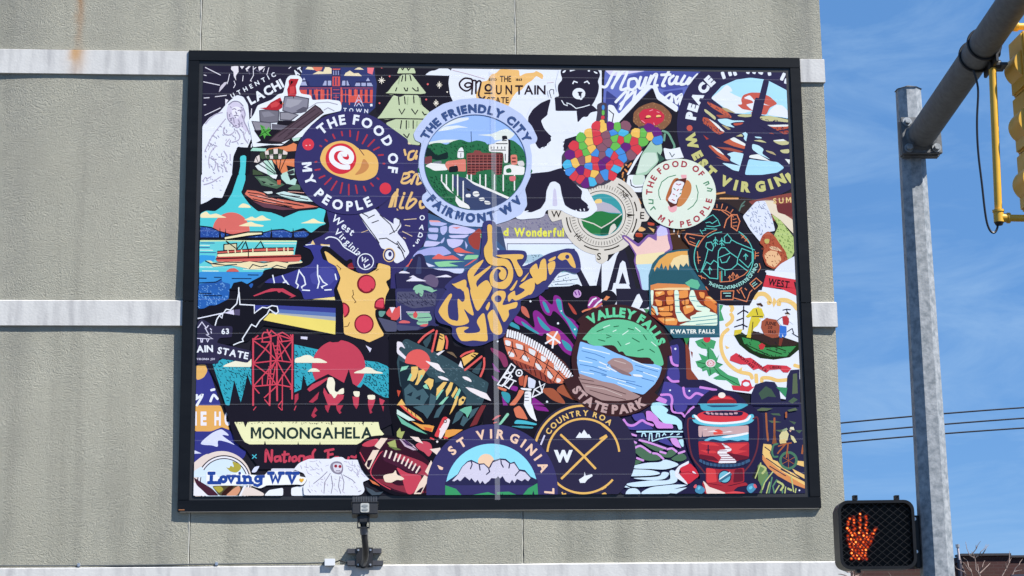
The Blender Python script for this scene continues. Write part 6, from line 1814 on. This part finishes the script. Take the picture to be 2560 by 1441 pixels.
for i in range(15):
    x = -.098 + .196 * i / 14
    MB().box(x - .003, x + .003, -.05, .09, .105, .158, HM @ Matrix.Rotation(math.radians(10), 4, 'X')).build('cooling_fin', M_FN, fl)
L = MB(); L.prism(rrect(.072, .078, .012), -.006, HM @ T3((0, -.0702, .052))); lens = L.build('lens', mat('lens_white', (.40, .41, .39), .25), fl)
for dz in (.036, .068):
    M_ = HM @ T3((0, -.0763, dz)); mb = MB(); mb.prism([(.026 * math.cos(a * math.pi / 10), .011 * math.sin(a * math.pi / 10)) for a in range(20)], -.003, M_); mb.build('optic', mat('optic_glass', (.30, .31, .29), .12, .3), lens)
# junction box and cable on the ledge
jb = thing('junction_box', (at(824, 1407, -.03).x, 0, 2.74), 'small white electrical box beside the flood light bracket on the ledge', 'junction box')
q0, q1 = at(812, 1398, -.05), at(837, 1414, -.05)
MB().box(q0.x, q1.x, -.05, -.002, q1.z, q0.z, bev=.003).build('box', mat('white_plastic', (.66, .69, .72), .4), jb)
MB().box(q0.x - .002, q1.x + .002, -.0535, -.049, q1.z - .002, q0.z + .002, bev=.0015).build('cover', mat('white_plastic_lid', (.70, .72, .75), .4), jb)
cb = thing('conduit_cable', (-3, -.01, 2.74), 'thin grey cable running along the top of the lowest pale band', 'cable')
cp = [Vector((-8.4, -.013, 2.748))] + [Vector((x, -.013 + .002 * math.sin(x * 5), 2.747 + .003 * math.sin(x * 2.3))) for x in [-8 + .25 * i for i in range(26)]] + [Vector((q0.x, -.02, 2.752))]
MB().tube(cp, .0068, 8).build('cable', mat('grey_cable', (.09, .10, .10), .5), cb, True)
MB().tube([(q1.x, -.025, (q0.z + q1.z) / 2), (q1.x + .04, -.03, q0.z - .012), (q1.x + .09, -.03, q0.z - .03), (pc.x - .07, -.03, pc.z - .05)], .006, 8).build('whip', mat('black_cable', (.012, .012, .013), .4), cb, True)
for x in (-3.62, -2.46, -5.2): MB().box(x - .012, x + .012, -.024, .004, 2.736, 2.764, bev=.002).build('cable_clip', M_ZN, cb)

# ---------------------------------------------------------------- signal pole, mast arm
def galv(name, a, b, rough):
    m = noisy(name, a, b, 26, rough, .25, bump=.10, bscale=70, spec=.5, rr=.08); return m
M_GV = galv('galvanised_steel', (.19, .215, .235), (.38, .40, .42), .6)
M_GD = galv('weathered_steel', (.10, .105, .11), (.15, .155, .16), .6)
PB = at(2344, 1441, -5.343); PT = at(2273, 225, -5.343)
sp = thing('signal_pole', (PB.x, PB.y, 0), 'galvanised eight sided signal pole with a bolted mast arm', 'signal pole')
vd = (Vector((CAM_LOC.x, CAM_LOC.y, 0)) - Vector((PB.x, PB.y, 0))).normalized(); rd = Vector((-vd.y, vd.x, 0))
if rd.x < 0: rd = -rd
mb = MB(); R_ = []
for z, r in ((.02, .128), (2.269, .101), (PT.z, .0785)):
    R_.append([mb.b.verts.new(Vector((PB.x, PB.y, z)) + r * (math.cos(math.radians(7 + 45 * k)) * rd + math.sin(math.radians(7 + 45 * k)) * vd)) for k in range(8)])
for a, b in zip(R_, R_[1:]):
    for k in range(8): mb.b.faces.new((a[k], a[(k + 1) % 8], b[(k + 1) % 8], b[k]))
mb.b.faces.new(R_[-1]); mb.build('pole_shaft', M_GV, sp)
mb = MB(); A = [mb.b.verts.new(Vector((PB.x, PB.y, PT.z - .004)) + .086 * (math.cos(math.radians(7 + 45 * k)) * rd + math.sin(math.radians(7 + 45 * k)) * vd)) for k in range(8)]
t_ = mb.b.verts.new((PB.x, PB.y, PT.z + .03)); mb.b.faces.new(A[::-1])
for k in range(8): mb.b.faces.new((A[k], A[(k + 1) % 8], t_))
mb.build('pole_cap', M_GD, sp)
MB().box(PB.x - .22, PB.x + .22, PB.y - .22, PB.y + .22, .0, .04).build('base_plate', M_GD, sp)
A0 = Vector((PB.x + .022, PB.y - .14, at(2291, 340, -5.48).z)); A1 = at(2530, 10, -7.403); ad = (A1 - A0).normalized()
AM = Matrix.Translation(A0) @ ad.to_track_quat('-Y', 'Z').to_matrix().to_4x4()
fp = MB(); fp.box(-.122, .122, -.012, .012, -.118, .118, AM, bev=.004); fpo = fp.build('flange_plate', M_GD, sp)
MB().box(-.120, .118, .018, .09, -.122, .122, AM, bev=.01).build('clamp_block', M_GD, sp)
for dx in (-.085, .085):
    for dz in (-.085, .085):
        mb = MB(); mb.tube([AM @ Vector((dx, -.012, dz)), AM @ Vector((dx, -.02, dz))], .028, 16); mb.tube([AM @ Vector((dx, -.018, dz)), AM @ Vector((dx, -.045, dz))], .019, 6); mb.build('flange_bolt', M_GV, sp)
AE = A0 + ad * 6.2
arm = MB(); arm.tube([A0 + ad * .005, A0 + ad * 3, AE], [.0865, .080, .070], 28); armo = arm.build('mast_arm', M_GD, sp, True)
MB().tube([A0 + ad * .006, A0 + ad * .03], [.105, .0885], 28).build('weld_collar', M_GD, sp, True)
# ---------------------------------------------------------------- vehicle signal on the arm
M_YL = noisy('signal_yellow', (.66, .36, .028), (.74, .42, .04), 5, .38, 0, spec=.5)
sg = thing('traffic_signal', A0 + ad * 1.5 + Vector((.1, 0, -.1)), 'yellow traffic signal with pipe bracket clamped under the mast arm', 'traffic signal')
YT = -6.83
t0, t1 = at(2477, 66, YT), at(2497, 553, YT)
MB().tube([t0, t1], .0205, 18).build('riser_pipe', M_YL, sg, True)
el = at(2497, 548, YT)
mb = MB(); mb.tube([el + Vector((0, 0, .045)), el + Vector((0, 0, -.018))], .027, 18); mb.tube([el + Vector((0, 0, .05)), el + Vector((0, 0, .038))], .031, 18); mb.tube([el + Vector((.0, 0, .008)), el + Vector((.055, 0, .006))], .024, 18); mb.tube([el + Vector((.046, 0, .006)), el + Vector((.06, 0, .006))], .029, 18)
mb.build('elbow_fitting', M_YL, sg, True)
MB().tube([el + Vector((0, 0, -.018)), el + Vector((0, 0, -.034))], [.026, .018], 16).build('drip_cap', mat('dark_rubber', (.02, .018, .018), .6), sg, True)
MB().tube([el + Vector((.03, 0, .006)), el + Vector((.30, 0, .003))], .019, 16).build('cross_pipe', M_YL, sg, True)
MB().tube([t0, t0 + Vector((.33, 0, 0))], .019, 16).build('cross_pipe', M_YL, sg, True)
MB().tube([t0 + Vector((.125, 0, 0)), t0 + Vector((.15, 0, 0))], .027, 16).build('pipe_union', M_YL, sg, True)
hx0 = at(2551, 300, YT).x; ztop = at(2550, 92, YT).z; zbot = at(2560, 520, YT).z
pit = (ztop - zbot) / 3
for k in range(3):
    z1 = ztop - pit * k
    MB().box(hx0, hx0 + .30, YT - .11, YT + .11, z1 - pit + .003, z1 - .003, bev=.012).build('signal_section', M_YL, sg, True)
    zc = z1 - pit * .55; pr = [(.012, .078)] + [(-.040 * math.sin(math.pi * u / 12) ** .7, .072 - .144 * u / 12) for u in range(13)] + [(.012, -.078)]
    MB().prism(pr, .17, T3((hx0, YT - .085, zc))).build('visor', M_YL, sg, True)
# clamp bracket and bands
ca = at(2436, 160, -6.80); 
tt = (-6.80 - A0.y) / ad.y; cpt = A0 + ad * tt
def armring(s, r, w, rad=.006):
    c = A0 + ad * s; q = ad.to_track_quat('Z', 'Y').to_matrix(); mb = MB(); P = [c + q @ Vector((r * math.cos(a * math.pi / 16), r * math.sin(a * math.pi / 16), 0)) for a in range(33)]
    return mb.tube(P, rad, 8, cap=False)
for ds in (-.085, .085): armring(tt + ds, .090, 0, .0075).build('clamp_band', M_BK, sg, True)
BM = Matrix.Translation(cpt) @ ad.to_track_quat('-Y', 'Z').to_matrix().to_4x4()
mb = MB(); mb.box(.045, .062, -.12, .12, -.115, -.03, BM, bev=.003); mb.box(.06, .13, -.05, .05, -.105, -.09, BM); mb.build('saddle_bracket', M_BK, sg)
for pz in (at(2483, 132, YT), at(2485, 163, YT)): MB().tube([pz + Vector((-.03, -.004, 0)), pz + Vector((.033, -.004, 0))], .026, 10).build('pipe_clamp', M_BK, sg, True)
# loose cable from the arm down to the drip cap
sc = thing('signal_cable', cpt, 'black cable hanging in a loop from mast arm to yellow pipe', 'cable')
pp = [(2433, 176), (2440, 195), (2447, 225), (2442, 290), (2443, 350), (2447, 400), (2455, 460), (2461, 520), (2467, 560), (2476, 580), (2486, 584), (2493, 574), (2495, 560)]
P3 = [at(x, y, -6.86 + .03 * i / 12) for i, (x, y) in enumerate(pp)]; PP = []
for i in range(len(P3) - 1):
    for j in range(4): PP.append(P3[i].lerp(P3[i + 1], j / 4))
PP.append(P3[-1])
for _ in range(4): PP = [PP[0]] + [(PP[i - 1] + PP[i] * 2 + PP[i + 1]) / 4 for i in range(1, len(PP) - 1)] + [PP[-1]]
MB().tube(PP, .0062, 8).build('cable', mat('black_sheath', (.008, .008, .012), .4), sc, True)

# ---------------------------------------------------------------- pedestrian signal
M_PB = noisy('signal_black', (.0085, .0085, .0095), (.013, .013, .014), 14, .42, 0, spec=.28)
PY_ = -5.40
a_, b_, c_ = at(2095, 1251, PY_), at(2293, 1251, PY_), at(2105, 1424, PY_)
pw, ph = .452, .405; pcx, pcz = (at(2099, 1340, PY_).x + at(2288, 1340, PY_).x) / 2, (at(2190, 1251, PY_).z + at(2195, 1423, PY_).z) / 2
ps = thing('pedestrian_signal', (pcx, PY_, pcz), 'black pedestrian signal showing a lit orange hand, bolted to the pole', 'pedestrian signal')
PM = T3((pcx, PY_, pcz)) @ Matrix.Rotation(math.radians(-4), 4, 'Z')
mb = MB(); mb.ringprism(rrect(pw, ph, .06), rrect(pw - .035, ph - .035, .048), .16, PM); mb.build('hood', M_PB, ps, True)
MB().prism(rrect(pw - .02, ph - .02, .05), .14, PM @ T3((0, .10, 0))).build('case', M_PB, ps, True)
MB().prism(rrect(pw - .034, ph - .034, .047), .004, PM @ T3((0, .06, 0))).build('face', mat('face_black', (.004, .004, .004), .6), ps)
# egg-crate visor: crossing thin slats
M_SL = mat('visor_slat', (.020, .019, .019), .5)
w2, h2 = (pw - .036) / 2, (ph - .036) / 2
def slat(x0, z0, x1, z1):
    d = Vector((x1 - x0, 0, z1 - z0)); n_ = Vector((-d.z, 0, d.x)).normalized() * .0009
    mb = MB(); V = [mb.b.verts.new(PM @ p) for y in (.012, .036) for p in (Vector((x0, y, z0)) + n_, Vector((x1, y, z1)) + n_, Vector((x1, y, z1)) - n_, Vector((x0, y, z0)) - n_)]
    for f in ((0, 1, 2, 3), (7, 6, 5, 4), (0, 4, 5, 1), (2, 6, 7, 3)): mb.b.faces.new([V[i] for i in f])
    mb.build('visor_slat', M_SL, ps)
for sgn in (1, -1):
    for k in range(-16, 17):
        c = k * .042; pts = []
        for x in (-w2, w2):
            z = sgn * .8 * x + c
            if abs(z) <= h2: pts.append((x, z))
        for z in (-h2, h2):
            x = (z - c) / (sgn * .8)
            if abs(x) <= w2: pts.append((x, z))
        if len(pts) >= 2 and math.hypot(pts[0][0] - pts[1][0], pts[0][1] - pts[1][1]) > .03:
            if sgn > 0 or True: slat(*pts[0], *pts[1])
# the hand: rows of small lamps
DOTS = """290,505 265,555 265,595 250,660 280,695 350,480 360,570 348,608 375,665 352,690 355,525 455,430 455,490 462,525 447,565 465,605 450,648 470,690 550,470 565,555 545,655 558,510 570,690 552,605 720,660 695,690 680,740 655,745 310,735 370,740 440,735 505,730 565,748 262,785 330,775 385,770 450,790 515,780 565,800 615,795 660,815 262,845 310,840 360,842 412,836 465,842 530,838 590,842 318,888 388,885 440,890 510,885 570,880 635,870 285,912 352,925 422,922 487,930 548,925 620,910 297,965 355,965 408,968 460,960 518,968 580,965 325,1013 385,1020 440,1013 490,1020 550,1012 320,1065 385,1060 440,1070 495,1060 545,1065 347,1105 410,1100 475,1105 540,1102 317,1150 382,1150 437,1155 503,1150 560,1158"""
M_LED = [mat('led_amber', (.3, .05, .01), .4, emit=(1, .085 + .07 * k, .004 + .02 * k), es=[.38, .75, 1.7][k]) for k in range(3)]
M_RIM = mat('led_glow_lens', (.10, .012, .006), .3, emit=(1, .05, .004), es=.10)  # dim red discs behind the lamps; their emission paints the surrounding glow
rg = random.Random(11); lamp_mesh = {}
def lampdot(p, k):
    if k not in lamp_mesh:
        mb = MB(); mb.tube([(0, 0, 0), (0, -.005, 0)], [.0062, .0042], 10); o = mb.build('led', M_LED[k]); lamp_mesh[k] = o.data; bpy.data.objects.remove(o)
        mb = MB(); mb.tube([(0, .001, 0), (0, -.001, 0)], [.0115, .0105], 10); o = mb.build('lamp_glow_lens', M_RIM); lamp_mesh['r'] = o.data; bpy.data.objects.remove(o)
    for nm, me in (('led', lamp_mesh[k]), ('lamp_glow_lens', lamp_mesh['r'])):
        o = bpy.data.objects.new(nm, me); C.objects.link(o); o.parent = ps; o.matrix_parent_inverse = Matrix.Translation(-ps.location); o.location = p + Vector((0, -rg.uniform(0, .0006), 0))
for d in DOTS.split():
    x, y = (float(v) for v in d.split(',')); lampdot(at(2080 + x / 6.52, 1220 + y / 6.52, PY_ + .057), rg.choice([0, 0, 1, 1, 2]))
for px_ in (2137, 2241):
    p = at(px_, 1246, PY_ + .04); mb = MB(); mb.box(p.x - .012, p.x + .012, p.y - .02, p.y + .02, p.z - .012, p.z + .016); mb.tube([p + Vector((-.016, -.01, -.016)), p + Vector((.006, -.022, .014))], .0045, 8); mb.build('hinge_lug', M_PB, ps)
p = at(2145, 1428, PY_ + .04); MB().box(p.x - .012, p.x + .012, p.y - .02, p.y + .02, p.z - .012, p.z + .02).build('hinge_lug', M_PB, ps)
bx0 = pcx + pw / 2 - .005
for zz in (at(2295, 1296, PY_).z, at(2295, 1378, PY_).z):
    mb = MB(); mb.box(bx0, PB.x - .04, PY_ + .05, PY_ + .11, zz - .022, zz + .022, bev=.005); mb.build('pole_bracket', M_PB, ps)
    MB().tube([(bx0 + .02, PY_ + .04, zz), (bx0 + .02, PY_ + .052, zz)], .011, 6).build('bracket_bolt', M_ZN, ps)
MB().box(bx0 + .012, bx0 + .05, PY_ + .045, PY_ + .10, at(2295, 1420, PY_).z, at(2295, 1290, PY_).z, bev=.006).build('bracket_spine', M_PB, ps)

# ---------------------------------------------------------------- power lines, far brick building, bare trees
M_WR = mat('wire_black', (.012, .013, .02), .5)
for k, (ya, yb) in enumerate(((1057.5, 1019.5), (1084.5, 1046), (1106.5, 1070.5))):
    P = []
    for i in range(21):
        x = 1700 + 1100 * i / 20; u = (x - 2108) / 452; P.append(at(x, ya + (yb - ya) * u + 7 * u * (u - 1), 24))
    tag(MB().tube(P, .0175, 6).build('power_line', M_WR), ['uppermost', 'middle', 'lowest'][k] + ' of three dark power lines crossing the sky behind the pole', 'power line', 'power lines across the sky')
def brickmat():
    m = mat('far_brick', (.2, .08, .06), .9); nt = m.node_tree; n = nt.nodes; l = nt.links; b = n['Principled BSDF']
    tc = n.new('ShaderNodeTexCoord'); mp = n.new('ShaderNodeMapping'); mp.inputs['Rotation'].default_value = (math.radians(90), 0, 0)
    br = n.new('ShaderNodeTexBrick'); br.inputs['Scale'].default_value = 1; br.inputs['Brick Width'].default_value = .21; br.inputs['Row Height'].default_value = .075; br.inputs['Mortar Size'].default_value = .009
    br.inputs['Color1'].default_value = (.075, .028, .022, 1); br.inputs['Color2'].default_value = (.058, .022, .019, 1); br.inputs['Mortar'].default_value = (.075, .045, .038, 1)
    nz = n.new('ShaderNodeTexNoise'); nz.inputs['Scale'].default_value = 1.1; nz.inputs['Detail'].default_value = 6
    x = n.new('ShaderNodeMixRGB'); x.blend_type = 'MULTIPLY'; x.inputs['Fac'].default_value = .5
    l.new(tc.outputs['Object'], mp.inputs['Vector']); l.new(mp.outputs['Vector'], br.inputs['Vector']); l.new(tc.outputs['Object'], nz.inputs['Vector']); l.new(br.outputs['Color'], x.inputs['Color1']); l.new(nz.outputs['Color'], x.inputs['Color2']); l.new(x.outputs['Color'], b.inputs['Base Color'])
    return m
YB = 26
M_BRK = brickmat(); r0, r1, r2 = at(2403, 1397, YB), at(2519, 1388, YB), at(2560, 1391, YB)
br = thing('brick_building', (r1.x, YB + 3, 0), 'dark red brick building with parapet behind the signal pole', 'building')
xl = at(2060, 1412, YB).x; zl = at(2385, 1408, YB).z
MB().box(xl, r0.x, YB, YB + 8, 0, zl).build('low_wall', M_BRK, br)
MB().box(r0.x, r1.x, YB - .1, YB + 8, 0, r1.z - .02).build('wall', M_BRK, br)
MB().box(r1.x, r1.x + 9, YB, YB + 8, 0, r2.z - .03).build('wall', M_BRK, br)
M_CP = mat('dark_coping', (.03, .025, .028), .6)
MB().box(r0.x - .05, r1.x + .03, YB - .16, YB + .3, r1.z - .02, r1.z + .03).build('coping', M_CP, br)
MB().box(r1.x + .03, r1.x + 9, YB - .06, YB + .3, r2.z - .03, r2.z + .02).build('coping', M_CP, br)
MB().box(xl, r0.x - .05, YB - .06, YB + .3, zl, zl + .03).build('coping', M_CP, br)
w0 = at(2530, 1436, YB - .1); MB().box(w0.x, w0.x + .5, YB - .03, YB + .04, w0.z - 1.0, w0.z).build('window', mat('far_glass', (.05, .05, .07), .15), br)
vp = at(2397, 1380, YB - 1.2); vt = at(2394, 1367, YB - 1.2); vb = at(2401, 1441, YB - 1.2)
vs = thing('vent_pipe', (vb.x, vb.y, 0), 'thin pale vent pipe with a cap in front of the brick building', 'pipe')
MB().tube([(vb.x, vb.y, 0), (vb.x, vb.y, at(2398, 1400, YB - 1.2).z)], .046, 10).build('lower_pipe', mat('dark_pipe', (.04, .035, .05), .5), vs, True)
MB().tube([(vb.x, vb.y, at(2398, 1402, YB - 1.2).z), (vb.x - .02, vb.y, vt.z)], .026, 10).build('upper_pipe', mat('pale_pipe', (.5, .45, .46), .5), vs, True)
MB().tube([(vb.x - .02, vb.y, vt.z - .02), (vb.x - .02, vb.y, vt.z + .05)], [.045, .05], 8).build('pipe_cap', M_ZN, vs)
M_BR = noisy('bare_bark', (.30, .23, .20), (.20, .15, .13), 8, .85)
def bare_tree(name, label, root, branches, y, r0):
    base = at(*root, y); t = thing(name, (base.x, y, 0), label, 'tree', 'bare trees in front of the brick building')
    top = Vector((base.x, y, base.z)); MB().tube([(base.x + .1, y, 0), (base.x + .05, y, base.z * .5), top], [r0 * 1.6, r0 * 1.2, r0], 8).build('trunk', M_BR, t, True)
    rg = random.Random(len(branches) * 7); mb = MB()
    for B in branches:
        yy = y; P = []
        for i, (x, yp) in enumerate(B): P.append(at(x, yp, yy)); yy += rg.uniform(-.12, .12)
        if len(P) > 2:
            Q = []
            for i in range(len(P) - 1): Q += [P[i], P[i].lerp(P[i + 1], .5) + Vector((rg.uniform(-.02, .02), 0, rg.uniform(-.02, .02)))]
            P = Q + [P[-1]]
        mb.tube(P, [r0 * .55 * (1 - .72 * i / (len(P) - 1)) for i in range(len(P))], 6)
    mb.build('crown', M_BR, t, True)
TB = [[(2452, 1452), (2447, 1436), (2440, 1425), (2438, 1398), (2432, 1384), (2428, 1378)], [(2452, 1452), (2449, 1434), (2456, 1418), (2462, 1402)], [(2449, 1434), (2466, 1418), (2476, 1408)], [(2447, 1436), (2444, 1410)],
      [(2440, 1460), (2428, 1430), (2412, 1410), (2404, 1405)], [(2428, 1430), (2421, 1418), (2418, 1402), (2408, 1394)], [(2420, 1460), (2412, 1432), (2402, 1408), (2400, 1395)], [(2412, 1432), (2398, 1425), (2386, 1414)],
      [(2438, 1398), (2425, 1390), (2414, 1355)], [(2425, 1390), (2441, 1372), (2452, 1353)], [(2441, 1372), (2440, 1362)], [(2440, 1394), (2452, 1380), (2466, 1361)], [(2452, 1390), (2464, 1374), (2472, 1362)]]
bare_tree('bare_tree', 'leafless pale branched tree just right of the signal pole', (2446, 1470), TB, 20, .024)
TB2 = [[(2500, 1460), (2508, 1436), (2516, 1422), (2528, 1396)], [(2516, 1422), (2514, 1408)], [(2523, 1408), (2524, 1378)], [(2520, 1455), (2535, 1430), (2548, 1412), (2556, 1398)], [(2535, 1430), (2556, 1425)]]
bare_tree('bare_tree', 'leafless twiggy tree at the right edge before the brick wall', (2506, 1470), TB2, 20.5, .024)
TB3 = [[(2134, 1446), (2122, 1430), (2112, 1416), (2104, 1404)], [(2122, 1430), (2108, 1424), (2098, 1420)], [(2130, 1440), (2124, 1418), (2122, 1408)], [(2134, 1446), (2116, 1440), (2096, 1436)], [(2134, 1446), (2140, 1430)], [(2150, 1450), (2152, 1436)], [(2228, 1445), (2222, 1432)], [(2134, 1446), (2150, 1438), (2158, 1430)]]
bare_tree('bare_sapling', 'small leafless sapling at the building corner below the pedestrian signal', (2136, 1452), TB3, -1.2, .014)
